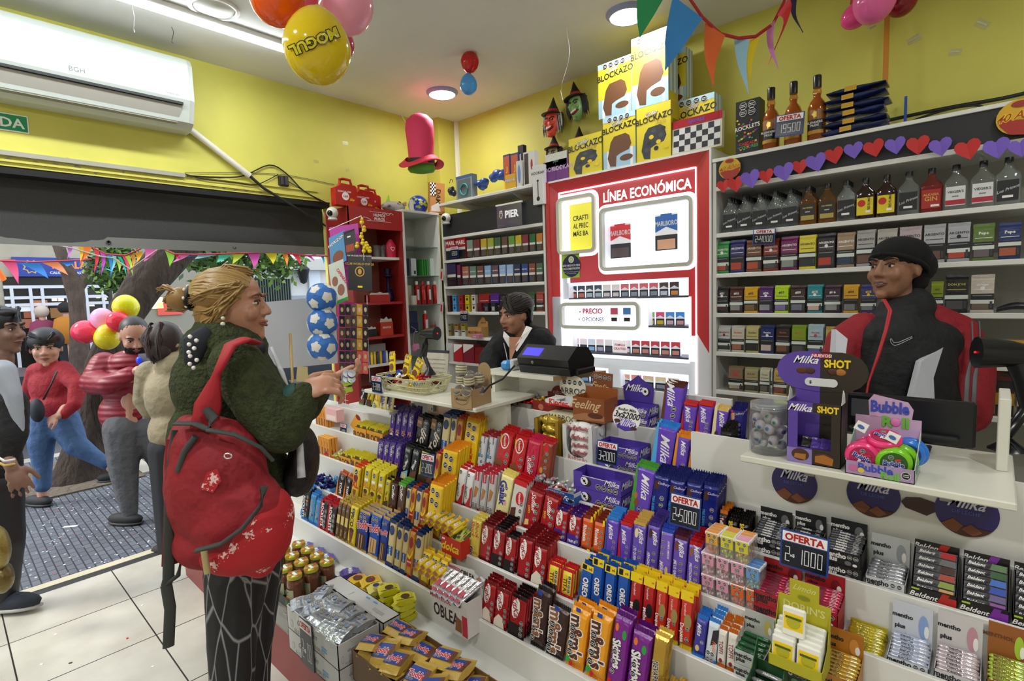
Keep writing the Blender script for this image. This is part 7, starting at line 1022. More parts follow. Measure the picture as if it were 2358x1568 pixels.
# people
def camv(D,px,py):return ond(D,px,py)
def blob(name,parent,m,D,chains=(),ells=(),vox=.009,sm=3,b=None,label=None):
 b=b or B();m=mat(m)if isinstance(m,str)else m
 for ch in chains:
  P=[camv(D+c[2],c[0],c[1])for c in ch];R_=[c[3]*(D+c[2])/F for c in ch];pp,rr=[],[]
  for i in range(len(P)-1):
   for k in range(3):s=k/3;pp.append(P[i].lerp(P[i+1],s));rr.append(R_[i]*(1-s)+R_[i+1]*s)
  pp.append(P[-1]);rr.append(R_[-1]);b.tube(pp,rr,m,10);b.ell(P[0],R_[0],m,10,7);b.ell(P[-1],R_[-1],m,10,7)
  for i in range(1,len(P)-1):b.ell(P[i],R_[i],m,10,7)
 for e in ells:
  px,py,dD,rx,ry,rz=e[:6];s=(D+dD)/F;q=Matrix((_r,_u,_f)).transposed().to_quaternion().to_euler();b.ell(camv(D+dD,px,py),(rx*s,rz*s,ry*s)if 0 else(rx*s,ry*s,rz*s),m,16,10,q)
 o=put(b,name,parent,label=label)
 r=o.modifiers.new('r','REMESH');r.mode='VOXEL';r.voxel_size=vox;r.use_smooth_shade=True
 if sm:s=o.modifiers.new('s','SMOOTH');s.factor=.6;s.iterations=sm
 return o
def hframe(px,py,D,hpx,yaw,pitch=0,roll=0):
 """head frame: x = its left-right, y = face direction, z = up; unit = half head height"""
 y=rad(yaw);fw=(-_f*cos(y)+_r*sin(y));fw.z=0;fw.normalize();fw=(fw*cos(rad(pitch))+Z*sin(rad(pitch))).normalized()
 xx=fw.cross(Z).normalized();up=xx.cross(fw).normalized();ro=rad(roll);xx,up=xx*cos(ro)+up*sin(ro),up*cos(ro)-xx*sin(ro);s=hpx/2*D/F
 M=Matrix((xx*s,fw*s,up*s)).transposed().to_4x4();M.translation=camv(D,px,py);return M
def head(b,M,m,fem=False,open_=0):
 b.M=M;j=.9 if fem else 1
 b.ell((0,-.12,.3),(.64,.8,.7),m,18,12);b.ell((0,.16,-.14),(.54,.56,.76),m,16,12);b.ell((0,.3,-.58),(.38*j,.36,.34),m,12,8);b.ell((0,.53,-.8),(.17*j,.15,.14),m,10,7)
 b.tube([(0,.64,.2),(0,.72,.02),(0,.82,-.18)],[.07,.08,.1],m,10);b.ell((0,.81,-.2),(.1,.11,.09),m,10,7)
 for s in(-1,1):
  b.ell((s*.1,.74,-.23),(.07,.09,.06),m,8,6);b.ell((s*.3,.48,-.2),(.2,.2,.22),m,10,8);b.ell((s*.24,.6,.24),(.2,.12,.07),m,10,6);b.ell((s*.63,-.06,-.04),(.05,.14,.2),m,10,8)
  b.ell((s*.25,.62,.06),(.135,.06,.05),m,8,6)
 b.ell((0,.64,-.45),(.17,.1,.09),m,10,6);b.tube([(0,-.1,-.4),(0,-.22,-1.1),(0,-.3,-1.7)],[.4*j,.4*j,.5*j],m,14);b.M=None
def face(t,M,lip='#8f4a40',brow='#2a1c16',iris='#2a1810',beard=None,teeth=0,eyes=1,lipopen=0):
 b=B();b.M=M;ew,ir=mat('#d8d0c8',.15),mat(iris,.1)
 for s in(-1,1):
  b.ell((s*.25,.585,.055),(.105,.105,.05),ew,12,8);b.ell((s*.25,.672,.055),(.045,.025,.045),ir,10,6);b.tube([(s*.12,.69,.1),(s*.25,.715,.135),(s*.38,.64,.1)],.018,'#1c1210',5)
 put(b,'eyes',t);b=B();b.M=M
 for s in(-1,1):b.tube([(s*.1,.74,.22),(s*.26,.745,.29),(s*.43,.6,.23)],[.03,.04,.012],mat(brow,.8),6)
 put(b,'eyebrows',t,label='dark eyebrows');b=B();b.M=M;o=lipopen
 b.tube([(-.2,.62,-.46),(-.1,.73,-.435),(0,.75,-.45),(.1,.73,-.435),(.2,.62,-.46)],[.012,.035,.03,.035,.012],mat(lip,.4),7);b.tube([(-.18,.61,-.48-o*.5),(0,.74,-.53-o),(.18,.61,-.48-o*.5)],[.012,.045,.012],mat(lip,.4),7)
 if o:b.ell((0,.66,-.49-o*.5),(.12,.07,.04+o*.4),mat('#2a0c0c',.6),10,6)
 if teeth:b.ell((0,.7,-.475),(.13,.04,.025),mat('#e8e4dc',.3),10,5)
 put(b,'lips',t)
 if beard:
  b=B();b.M=M;m=mat(beard,.85);rn=random.Random(3)
  for k in range(260):
   a=rn.uniform(-1.3,1.3);z=rn.uniform(-.85,-.32);R_=.5-.22*max(0,-z-.5);p=V((sin(a)*R_*1.02,.28+cos(a)*R_*.82 if abs(a)<1.2 else.2,z));
   if abs(p.x)<.17 and-.53<z<-.4:continue
   b.ell(p,(.05,.03,.05),m,5,4)
  put(b,'beard',t,label='short beard')
def hand(b,w,d,up,m,s=1.,curl=.5,spread=.12):
 """wrist w, direction d along the palm, up = back of the hand"""
 d=d.normalized();sd=d.cross(up).normalized();up=sd.cross(d).normalized();q=Matrix((sd,d,up)).transposed().to_euler()
 b.ell(w+d*.045*s,(.040*s,.052*s,.016*s),m,12,8,q);b.ell(w,(.026*s,.03*s,.02*s),m,10,7,q)
 for i,L_ in enumerate((.062,.074,.078,.068)):
  x=(.033-.022*i)*-1*s;p0=w+sd*x+d*.075*s;a=0;p=[p0];
  for k in range(3):a+=curl*(.75+.2*k);v=(d*cos(a)-up*sin(a)+sd*(spread*(1.5-i)*-.6)).normalized();p.append(p[-1]+v*L_*s*(.45,.32,.25)[k])
  b.tube(p,[.0098*s,.0094*s,.0086*s,.0072*s],m,8);b.ell(p[-1],.0072*s,m,8,5);b.ell(p0,.0105*s,m,8,5)
 p0=w+sd*-.03*s+d*.02*s;v=(d*.7-sd*.75-up*.3*curl).normalized();p1=p0+v*.036*s;v2=(d*.95-sd*.3-up*.5*curl).normalized();p2=p1+v2*.03*s;p3=p2+v2*.022*s
 b.tube([p0,p1,p2,p3],[.015*s,.0125*s,.011*s,.0085*s],m,8);b.ell(p3,.0085*s,m,8,5)
def hairs(t,M,caps,strands,col,n=60,col2=None,seed=1,r=.03,wrap=0):
 b=B();b.M=M;m=mat(col,.45,0,'fabric');m2=mat(col2 or col,.4)
 for c in caps:b.ell(c[:3],c[3:6],m,20,12)
 rn=random.Random(seed)
 for k in range(n):
  f=strands[k%len(strands)];P=[V(p)+V((rn.gauss(0,.05),rn.gauss(0,.04),rn.gauss(0,.05)))for p in f];b.tube(P,[r]*(len(P)-1)+[r*.2],m2 if k%2 else m,5)
 for k in range(wrap):
  th=rn.uniform(-2.1,2.1);w0=rn.uniform(-.12,.12);c0,rx,ry,rz=caps[0][:3],caps[0][3]*1.0,caps[0][4],caps[0][5];P=[]
  for q in range(8):f=.5+(2.95-.5)*q/7;a=th*(1-.35*(q/7))+w0*sin(q);P.append((c0[0]+rx*sin(f)*sin(a),c0[1]+ry*cos(f),c0[2]+rz*sin(f)*cos(a)))
  b.tube(P,[r*.5]+[r]*6+[r*.6],m2 if k%3 else m,5)
 return put(b,'hair',t)
D0=1.62
t=thing('person','woman in a dark green fleece jacket with a red backpack reaching over the candy counter','person',onz(0,620,1640)*0+V((camv(D0,545,1400).x,camv(D0,545,1400).y,0)))
O_=t.location.copy()
class Rel:
 pass
def hang(t):
 for c in t.children:c.location=-t.location
skin=mat('#b98468',.42,0,None,0,1.,.08);M=hframe(540,706,D0,176,97,2)
b=B();head(b,M,skin,True);wn,wf=camv(1.46,690,905),camv(1.72,748,880)
hand(b,wn,_r*.9+_u*.35+_f*.2,_u*.6-_f*.5,skin,1.0,.85);hand(b,wf,_r*.85+_u*.15+_f*.3,-_u*.8-_f*.2,skin,1.0,.62)
blob('body',t,skin,D0,[[(520,800,0,45),(545,1000,0,40),(545,1300,.03,30),(540,1560,.0,26),(545,1980,.02,24)],[(560,840,-.12,30),(640,985,-.15,26),(690,905,-.16,19)],[(560,840,.12,30),(680,960,.12,26),(748,880,.1,18)]],vox=.0045,sm=2,b=b)
face(t,M,'#a2604e','#6a4a2c')
fl=mat('#39421f',.95,0,'fleece',0,1.,.35)
blob('fleece_jacket',t,fl,D0,[[(545,840,-.14,62),(612,935,-.17,66),(650,985,-.17,60),(690,935,-.16,42),(700,912,-.16,34)],[(560,850,.14,60),(650,950,.14,58),(700,930,.12,44),(728,905,.1,32)],[(505,770,0,58),(540,800,0,50)]],[(520,880,0,108,115,120),(515,1000,0,108,120,125),(540,1100,0,112,100,130),(585,1110,.02,90,90,100),(520,800,.0,86,66,110)],vox=.009,sm=2)
b=B();
for w,dr in((wn,_r*.9+_u*.35+_f*.2),(wf,_r*.85+_u*.15+_f*.3)):d=dr.normalized();b.tube([w-d*.045,w-d*.02,w-d*.002],[.036,.033,.031],mat('#1e4a44',.8,0,'fabric'),14)
put(b,'cuff',t,label='teal knitted cuffs')
hc='#8d6a36'
ST_=[[(-.5,.35,.6),(-.62,.0,.5),(-.6,-.5,.35),(-.3,-.95,.25)],[(.5,.35,.6),(.66,.0,.45),(.62,-.5,.3),(.3,-.95,.2)],[(0,.5,.88),(.2,0,1.03),(.1,-.6,.7),(0,-1.0,.35)],[(.45,.45,.5),(.7,.1,.2),(.62,-.4,-.1),(.3,-.85,-.1)],[(.6,.25,.3),(.7,-.1,-.1),(.55,-.5,-.45),(.2,-.8,-.5)],[(.2,-.5,-.6),(.3,-.6,-.9),(.1,-.7,-1.0)],[(.55,-.2,-.3),(.5,-.25,-.75),(.35,-.35,-1.02)],[(-.2,.4,.86),(-.3,0,.98),(-.3,-.6,.6),(-.1,-1.0,.35)],[(.1,-1.0,.3),(.15,-1.35,.5),(.1,-1.6,.3),(0,-1.35,.1)],[(-.1,-1.0,.3),(-.2,-1.4,.3),(0,-1.6,.1),(.1,-1.2,.0)],[(0,-1.1,.3),(.2,-1.5,.6),(.1,-1.75,.55)]]
hairs(t,M,[(0,-.2,.36,.67,.83,.68),(0,-.5,-.15,.56,.48,.58),(0,-1.3,.28,.3,.34,.32),(.3,-.35,-.35,.36,.4,.5)],ST_,hc,240,'#a88a50',2,.026,210)
b=B();b.M=M;b.tube([(.28*cos(a),-1.03+.04*sin(2*a),.3+.28*sin(a))for a in[2*PI*k/14 for k in range(15)]],.06,mat('#16121a',.6),8)
for k in range(8):a=2*PI*k/8;b.ell((.3*cos(a),-1.08,.3+.3*sin(a)),.045,mat('#e8e0d0',.15),8,6)
put(b,'hair_clip',t,label='black hair band with pearls');b=B();b.M=M;b.ell((.7,-.04,-.27),.05,mat('#e8e0d0',.1),8,6);b.ell((.7,-.06,-.42),.06,mat('#e8e0d0',.1),8,6);put(b,'earring',t,label='pearl earring')
b=B();b.M=M;b.tube([(.62,.55,-1.05),(.72,.0,-1.12),(.3,-.55,-1.0),(-.3,-.55,-1.0),(-.72,0,-1.12),(-.62,.5,-1.1)],.09,'#1b1b22',8);b.ell((.6,.62,-1.08),(.1,.26,.26),'#1b1b22',12,8);put(b,'headphones',t,label='dark headphones worn round the neck')
b=B();sc=mat('#1d2028',.8);b.tube([camv(1.5,440,850),camv(1.47,448,790),camv(1.5,480,760)],[.03,.035,.02],sc,8,flat=(.5,1));rn=random.Random(8)
for k in range(9):b.ell(camv(1.435,443+rn.uniform(-10,10),775+k*9),.006,'w',6,4)
put(b,'scarf',t,label='dark scarf with white dots')
b=B();b.tube([camv(1.53,625,800),camv(1.5,650,860),camv(1.5,672,930),camv(1.52,690,1010),camv(1.5,694,1100)],[.005,.007,.007,.009,.012],mat('#c9ccce',.7,0,'fabric'),8);put(b,'zip_edge',t,label='pale lining edge of the jacket')
lg=bpy.data.materials.new('leggings');lg.use_nodes=True;nt=lg.node_tree;pb=nt.nodes['Principled BSDF'];tc=NN('ShaderNodeTexCoord');wv=NN('ShaderNodeTexVoronoi');wv.feature='DISTANCE_TO_EDGE';wv.inputs['Scale'].default_value=9
mp=NN('ShaderNodeMapping');mp.inputs['Scale'].default_value=(1.6,1.6,.45);mp.inputs['Rotation'].default_value=(.3,.2,0);cr=NN('ShaderNodeValToRGB');cr.color_ramp.interpolation='LINEAR'
cr.color_ramp.elements[0].position=.0;cr.color_ramp.elements[0].color=(.32,.32,.34,1);cr.color_ramp.elements[1].position=.045;cr.color_ramp.elements[1].color=(.008,.008,.01,1)
NL(tc.outputs['Object'],mp.inputs[0]);NL(mp.outputs[0],wv.inputs['Vector']);NL(wv.outputs['Distance'],cr.inputs[0]);NL(cr.outputs[0],pb.inputs['Base Color']);pb.inputs['Roughness'].default_value=.6;wv.inputs['Scale'].default_value=13
blob('leggings',t,lg,D0,[[(545,1190,.06,95),(545,1330,.02,70),(535,1480,0,54),(535,1620,0,46),(540,1900,.02,34)],[(565,1190,.14,90),(585,1330,.16,62),(575,1500,.17,48),(575,1900,.16,34)]],vox=.01,sm=2)
b=B()
for dx,dz in((0,0),(.06,.15)):q=camv(D0+.02+dz,545+dx*500,1900);b.ell((q.x+.05,q.y+.02,.035),(.12,.05,.045),mat('#1a1a1c',.6),14,8)
put(b,'shoe',t);hang(t)
q=wf+_r*.075+_u*.01-_f*.03
for i in range(4):b=B();b.tube([(0,0,0),(.0,.0,.035)],.0135,foil('#20245a' if i%2 else's'),12);b.lathe([(.001,.036),(.013,.0355)],mat('#c0c2c6',.3,.7),12);put(b,'candy_roll',loc=q+_r*(.014*(i%2))+_u*(.018*(i//2)-.01),rot=(.5,1.0,.3),label=f'small foil candy roll held in the outstretched hand, {["lower left", "lower right", "upper left", "upper right"][i]}',cat='candy')
for i in range(2):b=B();b.box((-.028,-.004,-.007),(.028,.004,.007),'L');put(b,'candy_pack',loc=q-_u*(.012+.022*i)-_f*.028+_r*.005,rot=(.1,-.25,.75),label=f'{"upper" if i == 0 else "lower"} yellow-green strip pack in the outstretched hand',cat='candy')
b=B();b.loft([[tuple(_u*(.014*k-.02)+_r*(.016*s)+_f*.004*sin(k+s*2))for s in(-1,0,1)]for k in range(4)],'#b8a878',closed=False,cap=False);put(b,'banknote',loc=wn+_r*.0+_u*.05+_f*.02,label='folded banknote sticking up from the nearer hand',cat='banknote')
b=B();q0,q1=camv(1.66,668,768),camv(1.6,674,882);b.tube([(0,0,0),q1-q0],.0042,mat('#c8a86a',.6),8);put(b,'chopstick',loc=q0,label='thin wooden stick pointing up from the nearer hand',cat='stick')
t=thing('backpack','large red backpack with grey zips and a bandana-print lower pocket on the woman\'s back','backpack',camv(1.42,540,1100));bo=t.location
rb=mat('#8e1420',.75,0,'crease',0,1.,.15);gz=mat('#3c3f3c',.7)
def bp(name,m,chains=(),ells=(),**k):return blob(name,t,m,1.40,chains,ells,**k)
bp('main_bag',rb,[],[(500,1120,0,118,165,75),(545,1190,0,118,120,80),(470,1040,0,80,90,60),(430,1080,.02,45,130,50),(600,1200,.02,60,80,60),(480,1250,0,80,60,60)],vox=.008,sm=4)
bm=bpy.data.materials.new('bandana');bm.use_nodes=True;nt=bm.node_tree;pb=nt.nodes['Principled BSDF'];tc=NN('ShaderNodeTexCoord');vo=NN('ShaderNodeTexVoronoi');vo.inputs['Scale'].default_value=22;n3=NN('ShaderNodeTexNoise');n3.inputs['Scale'].default_value=160;cr=NN('ShaderNodeValToRGB');cr.color_ramp.elements[0].position=.33;cr.color_ramp.elements[0].color=(.75,.5,.47,1);cr.color_ramp.elements[1].position=.38;cr.color_ramp.elements[1].color=(.42,.01,.015,1)
ad=NN('ShaderNodeMath');ad.operation='MULTIPLY_ADD';ad.inputs[1].default_value=1.1;sb=NN('ShaderNodeMath');sb.operation='SUBTRACT';sb.inputs[1].default_value=.42;NL(tc.outputs['Object'],vo.inputs['Vector']);NL(tc.outputs['Object'],n3.inputs['Vector']);NL(n3.outputs[0],ad.inputs[0]);NL(vo.outputs['Distance'],ad.inputs[2]);NL(ad.outputs[0],sb.inputs[0]);NL(sb.outputs[0],cr.inputs[0]);NL(cr.outputs[0],pb.inputs['Base Color']);pb.inputs['Roughness'].default_value=.8
bp('bandana_pocket',bm,[],[(590,1225,-.01,82,92,70),(545,1265,-.01,90,58,66),(630,1190,.01,46,70,50),(600,1290,-.0,36,40,40)],vox=.008,sm=4,label='bright red bandana-print pocket with white flowers')
b=B();cv=lambda L_,D:[camv(D+(p[2]if len(p)>2 else 0),p[0],p[1])-bo for p in L_]
b.tube(cv([(452,1268),(510,1252),(560,1215),(600,1165),(608,1120)],1.298),.011,gz,8,flat=(1,.5));b.tube(cv([(478,990),(540,1000,.0),(600,1030,.02),(628,1060,.04)],1.31),.010,gz,8,flat=(1,.5));b.tube(cv([(410,1085),(425,1040),(450,1005)],1.33),.008,gz,8)
put(b,'zip',t,label='dark grey zip bands');b=B();b.tube(cv([(470,1268),(478,1320)],1.29),.008,mat('#b8a878',.4,.5),8);b.tube(cv([(525+9*cos(a),1050+6*sin(a))for a in[PI*k/5 for k in range(11)]],1.305),.0022,mat('#c8c8c8',.3,.8),6);b.prism([(0,0),(.02,.03),(.012,.06),(-.015,.05),(-.03,.01)],bm,cv([(490,1135)],1.3)[0],_r,_u,.002);put(b,'zip_puller',t,label='brass zip puller, metal ring and patch')
b=B();b.tube(cv([(470,985),(480,930),(500,860),(530,795,.02),(562,782,.05),(588,790,.1)],1.36),[.033,.033,.033,.032,.028,.022],mat('#a3141f',.7,0,'fabric'),10,flat=(1,.28));b.tube(cv([(405,975),(450,975),(480,990),(490,960),(475,940)],1.33),.015,gz,8,flat=(1,.3));put(b,'shoulder_strap',t,label='wide red shoulder strap with grey webbing')
b=B();b.tube(cv([(408,990),(395,1090),(390,1200),(388,1330),(383,1348),(392,1400),(388,1490)],1.36),.0135,gz,8,flat=(1,.3));b.tube(cv([(383,1345),(410,1325),(424,1260),(426,1180)],1.36),.006,gz,6);b.tube(cv([(402,1010),(396,1200),(392,1300)],1.375),.02,mat('#7e101c',.7),8,flat=(1,.3));put(b,'hanging_strap',t,label='grey strap hanging down loose');
for c in t.children:
 if c.modifiers:c.location=-bo
t=thing('handbag','black shoulder bag hanging in front of the woman in green','handbag',camv(1.66,700,1060));o=blob('bag',t,mat('#101114',.5,0,'crease'),1.66,[],[(700,1060,0,30,80,60),(690,1095,0,32,48,60)]);o.location=-t.location
D1=2.25;t=thing('person','smiling man in a black beanie and red, black and white sports jacket behind the counter','person',(camv(D1,2090,900).x,camv(D1,2090,900).y,0));sk=mat('#94684d',.45,0,None,0,1.,.06)
M=hframe(2062,622,D1,150,-68,6);b=B();head(b,M,sk);blob('body',t,sk,D1,[[(2085,740,.06,34),(2090,980,.05,50),(2090,1400,.05,40)]],vox=.006,sm=2,b=b);face(t,M,'#6a3c36','#150f0c',teeth=1,lipopen=.03)
bb=B();bb.M=M;bk_=mat('#0b0b0c',.95,0,'fabric');bb.ell((0,-.2,.43),(.73,.93,.62),bk_,20,12);bb.ell((0,-.75,.2),(.62,.75,.6),bk_,18,10);bb.ell((0,-.72,-.25),(.5,.5,.45),bk_,16,8);bb.ell((0,-1.3,.05),(.12,.16,.12),bk_,10,6);bb.tube([(.68*sin(a),-.12+.8*cos(a),.16+.26*cos(a))for a in[2*PI*k/24 for k in range(25)]],.075,bk_,8);put(bb,'beanie',t,label='black knitted beanie')
red=mat('#8e0f1e',.75,0,'crease');blk_=mat('#17181a',.75,0,'crease')
blob('jacket',t,blk_,D1,[[(2070,735,-.02,52),(2090,712,.04,56)]],[(2070,850,0,118,150,92),(2085,960,0,130,160,95),(2050,780,-.02,80,60,70),(2120,790,0,90,60,70)],vox=.012,sm=4)
blob('sleeve',t,red,D1,[[(1990,762,.02,44),(1948,790,.03,44),(1925,870,0,42),(1915,960,-.02,36)]],[],vox=.012,sm=3,label='red sleeve on the photo left');
blob('sleeve',t,red,D1,[[(2140,745,.02,48),(2195,775,.0,54),(2228,850,-.04,52),(2225,950,-.1,48)]],[],vox=.012,sm=3,label='red sleeve on the photo right')
def sheet(name,pts,Dv,m,lab=None,th=.004):
 P=[camv(p[2]if len(p)>2 else Dv,p[0],p[1])for p in pts];b=B();n=len(P);b.add(P+[p+_f*.03 for p in P],[tuple(range(n))[::-1]]+[(j,(j+1)%n,(j+1)%n+n,j+n)for j in range(n)],m);put(b,name,t,label=lab)
wp=mat('#c9ccd2',.7);sheet('white_patch',[(2122,832,2.045),(2172,800,2.10),(2150,870,2.06),(2155,980,2.05),(2085,980,2.035)],2.05,wp,'white patch on the right side');sheet('white_patch',[(1925,758,2.13),(1952,780,2.09),(1942,860,2.07),(1925,880,2.08),(1920,830,2.12)],2.1,wp,'white patch on the left side')
b=B();b.tube([camv(2.10,2036,690),camv(2.045,2050,715),camv(2.035,2040,760),camv(2.027,2022,820),camv(2.025,2000,880),camv(2.03,1990,940)],.0075,'#b01420',8,flat=(1,.5));put(b,'zip',t,label='red zip')
b=B();sw=[(2052,779),(2058,789),(2070,788),(2100,775),(2101,778),(2072,792),(2060,796),(2052,790),(2050,782),(2052,779)];b.tube([camv(2.022,*p)for p in sw],.0011,'#c8c8c8',6);put(b,'chest_mark',t,label='white outlined tick mark')
b=B()
for dx in(0,17):b.tube([camv(2.09,2238+dx,740),camv(2.075,2240+dx,800),camv(2.06,2228+dx,870),camv(2.02,2222+dx,960)],.008,mat('#6a6a6c',.6),8,flat=(1,.4))
put(b,'sleeve_stripe',t,label='grey sleeve stripes');blob('trousers',t,'#15161a',D1,[[(2050,1000,0,70),(2050,1500,0,50)],[(2120,1000,.05,70),(2120,1500,.05,50)]],vox=.02);hang(t)
D2=2.92;t=thing('person','young woman with dark tied hair, black hoodie and white collar behind the till','person',(camv(D2,1200,900).x,camv(D2,1200,900).y,0));sk=mat('#a9775c',.42,0,None,0,1.,.05)
M=hframe(1186,727,D2,96,-50,-4);b=B();head(b,M,sk,True);hand(b,camv(2.72,1128,858),-_r*.6+_u*-.2-_f*.5,_u,sk,.9,.5);blob('body',t,sk,D2,[[(1200,800,.04,22),(1205,950,.04,34),(1205,1150,.04,30)],[(1140,858,-.16,10),(1128,858,-.2,11)]],vox=.006,sm=2,b=b);face(t,M,'#7a3a34','#120e0c',lipopen=.07)
hs_=[[(.2,.45,.85),(.45,.55,.4),(.62,.3,.0),(.6,.2,-.3)],[(-.2,.45,.85),(-.45,.6,.45),(-.55,.45,.1)],[(.3,0,1.0),(.75,-.2,.3),(.6,-.5,-.4),(.4,-.6,-.8)],[(0,-.2,1.05),(.3,-.8,.6),(.5,-.95,-.1),(.5,-.9,-.7)],[(-.4,0,.9),(-.7,-.3,.2),(-.5,-.5,-.4)],[(.1,.5,.9),(-.2,.68,.5),(-.45,.62,.2)]]
hairs(t,M,[(0,-.2,.4,.72,.86,.7),(.1,-.55,-.05,.58,.5,.6)],hs_,'#15110f',90,'#241a14',5,.035,70);b=B();b.M=M;b.ell((.7,.0,-.25),.05,mat('#e8e4dc',.1),8,6);put(b,'earring',t)
hd=mat('#121316',.85,0,'crease');blob('hoodie',t,hd,D2,[[(1160,795,-.02,34),(1132,825,-.08,30),(1122,856,-.16,22),(1135,860,-.18,17)],[(1245,790,0,34),(1265,850,-.02,30)],[(1215,770,.1,26),(1250,775,.06,22),(1268,785,.02,14)]],[(1195,870,.04,74,95,60),(1200,960,.04,70,100,60),(1170,820,.04,44,48,45),(1235,815,.04,44,48,50)],vox=.009,sm=3)
b=B();wc_=mat('#e4e2de',.7)
for L_ in([(1160,762,-.16),(1158,775,-.2),(1172,800,-.22),(1178,780,-.19)],[(1212,750,-.13),(1226,755,-.15),(1204,790,-.24),(1190,810,-.24),(1184,800,-.23),(1200,775,-.2)]):P=[camv(D2+z,x,y)for x,y,z in L_];b.add(P+[p+_f*.012 for p in P],[tuple(range(len(P)))[::-1],tuple(range(len(P),2*len(P)))]+[(j,(j+1)%len(P),(j+1)%len(P)+len(P),j+len(P))for j in range(len(P))],wc_)
put(b,'collar',t,label='white shirt collar');b=B();P=[camv(D2+z,x,y)for x,y,z in((1172,776,-.2),(1202,776,-.2),(1184,812,-.245),(1174,836,-.245))];b.add(P,[(3,2,1,0)],sk);b.tube([camv(D2-.2,1172,785),camv(D2-.235,1176,803),camv(D2-.2,1190,795)],.0012,mat('#8a7a5a',.3,.8),5);b.tube([camv(D2-.22,1160,790),camv(D2-.25,1166,815),camv(D2-.255,1171,850)],.0025,mat('#b8b8b8',.3,.6),5);put(b,'neckline',t,label='bare neckline with thin chain and zip');hang(t)
# jars and boxes on the plinth (left foreground)
t0=.236;jm=mat('#5a2410',.06);b=B()
b.lathe([(.030,0),(.034,.004),(.035,.04),(.031,.062),(.034,.085),(.033,.1),(.027,.112),(.027,.118)],glassy('#e8d0b0',.04,a=.1),20);J1=b.mesh('glass')
b=B();b.lathe([(.001,.002),(.030,.003),(.032,.04),(.029,.062),(.031,.085),(.030,.1),(.001,.102)],mat('#7a3210',.15,0,None,0,1.,.3),18);J2=b.mesh('jam')
b=B();b.lathe([(.031,.112),(.031,.124),(.029,.127),(.001,.127)],mat('#b8b03a',.2,.2),22)
for k in range(4):a=k*PI/2;b.add([(.031*cos(a+j*.2)*(1 if m_ else.45),.031*sin(a+j*.2)*(1 if m_ else.45),.1276)for m_,rng in((1,range(4)),(0,range(3,-1,-1)))for j in rng],[tuple(range(8))],mat('#c8501c',.2,.2))
b.prism([(-.016,-.006),(.016,-.006),(.016,.006),(-.016,.006)],'w',(0,0,.128),X,Y,.0004);b.prism([(-.006,-.014),(.012,.004),(-.01,.014)],'#2a7a4a',(0,0,.1279),X,Y,.0002);J3=b.mesh('lid')
b=B();L_=lambda z0,z1,m,R_,w:b.loft([[(R_*sin(a),-R_*cos(a),z)for a in[-w+2*w*k/8 for k in range(9)]]for z in(z0,z1)],m,cap=False,closed=False)
L_(.02,.072,'#a8a888',.0358,.9);b.txt('BC',(0,-.0375,.058),X,Z,.018,'#2a5a3a','b');b.prism([(-.018,0),(.018,0),(.012,.02),(-.01,.022)],'#c8641c',(0,-.0372,.02),X,Z,.0005);J4=b.mesh('label')
def jar(x,y,z,lab,g=None,s=1.):
 t=thing('jam_jar',lab,'jar',(x,y,z),group=g)
 for m_,n,l in((J1,'glass',None),(J2,'jam',None),(J3,'lid','green and orange screw lid'),(J4,'label_print','pale label')):put(m_,n,t,label=l)
q=onz(.40,677,1384);tx1,ty0=q.x+.0,.925;q=onz(.40,613,1300);tx0=1.56;jz=.385
tx0=1.545;tx1=tx0+.36;ty0=.922;jz=.372;t=thing('jar_tray','dark green card tray of jam jars on the shrink-wrapped pack','tray',(tx0,ty0-.02,jz-.01));b=B();gt='#1c2a20'
for a,c in(((0,0,0),(.36,.002,.04)),((0,.23,0),(.36,.232,.04)),((0,0,0),(.002,.232,.04)),((.358,0,0),(.36,.232,.04)),((0,0,0),(.36,.232,.002))):b.box(a,c,gt)
b.txt('BC',(.33,-.001,.02),X,Z,.024,'#5a7a4a','b');b.txt('HERMELADA',(.17,-.001,.02),X,Z,.014,'#5a7a4a','b');b.txt('BC',(.361,.03,.02),Y,Z,.024,'#5a7a4a','b');b.txt('BC',(.361,.2,.02),Y,Z,.024,'#5a7a4a','b');put(b,'tray',t)
for i in range(4):
 for j in range(3):jar(tx0+.045+i*.09,ty0+.022+j*.074,jz-.006,f'jam jar in the tray, {["leftmost", "second from left", "third from left", "rightmost"][i]} file, {["front row", "middle row", "rear row"][j]}')
t=thing('wrapped_jar_pack','shrink-wrapped pack of jam jars under the green tray','jar pack',(tx0,ty0-.015,t0));b=B();b.box((-.004,-.004,0),(.36,.23,.06),mat('#8a8780',.4,0,'foil'));b.box((-.006,-.006,0),(.362,.232,.124),glassy('#e4e6e4',.12,a=.22),.012);put(b,'shrink_wrap',t)
for i in range(3):jar(tx0+.045+i*.1,ty0+.03,t0-.005,f'jam jar inside the shrink-wrapped pack, {["left", "middle", "right"][i]} one of the front')
wb='#c4c3c0';cd_=[T('Guaymallén',.42,.62,.06,0,'#6a6a68','s'),('e',.1,.35,.03,.16,'#9a9a98'),('e',.1,.35,.025,.13,wb),('r',.7,.28,.8,.34,'#5a9ad8'),('r',.7,.4,.8,.46,'#5a9ad8'),T('ALFAJORES SIMPLES',.45,.16,.05,0,'#8a8a88','n')]
bx0=1.94;by0=.868;
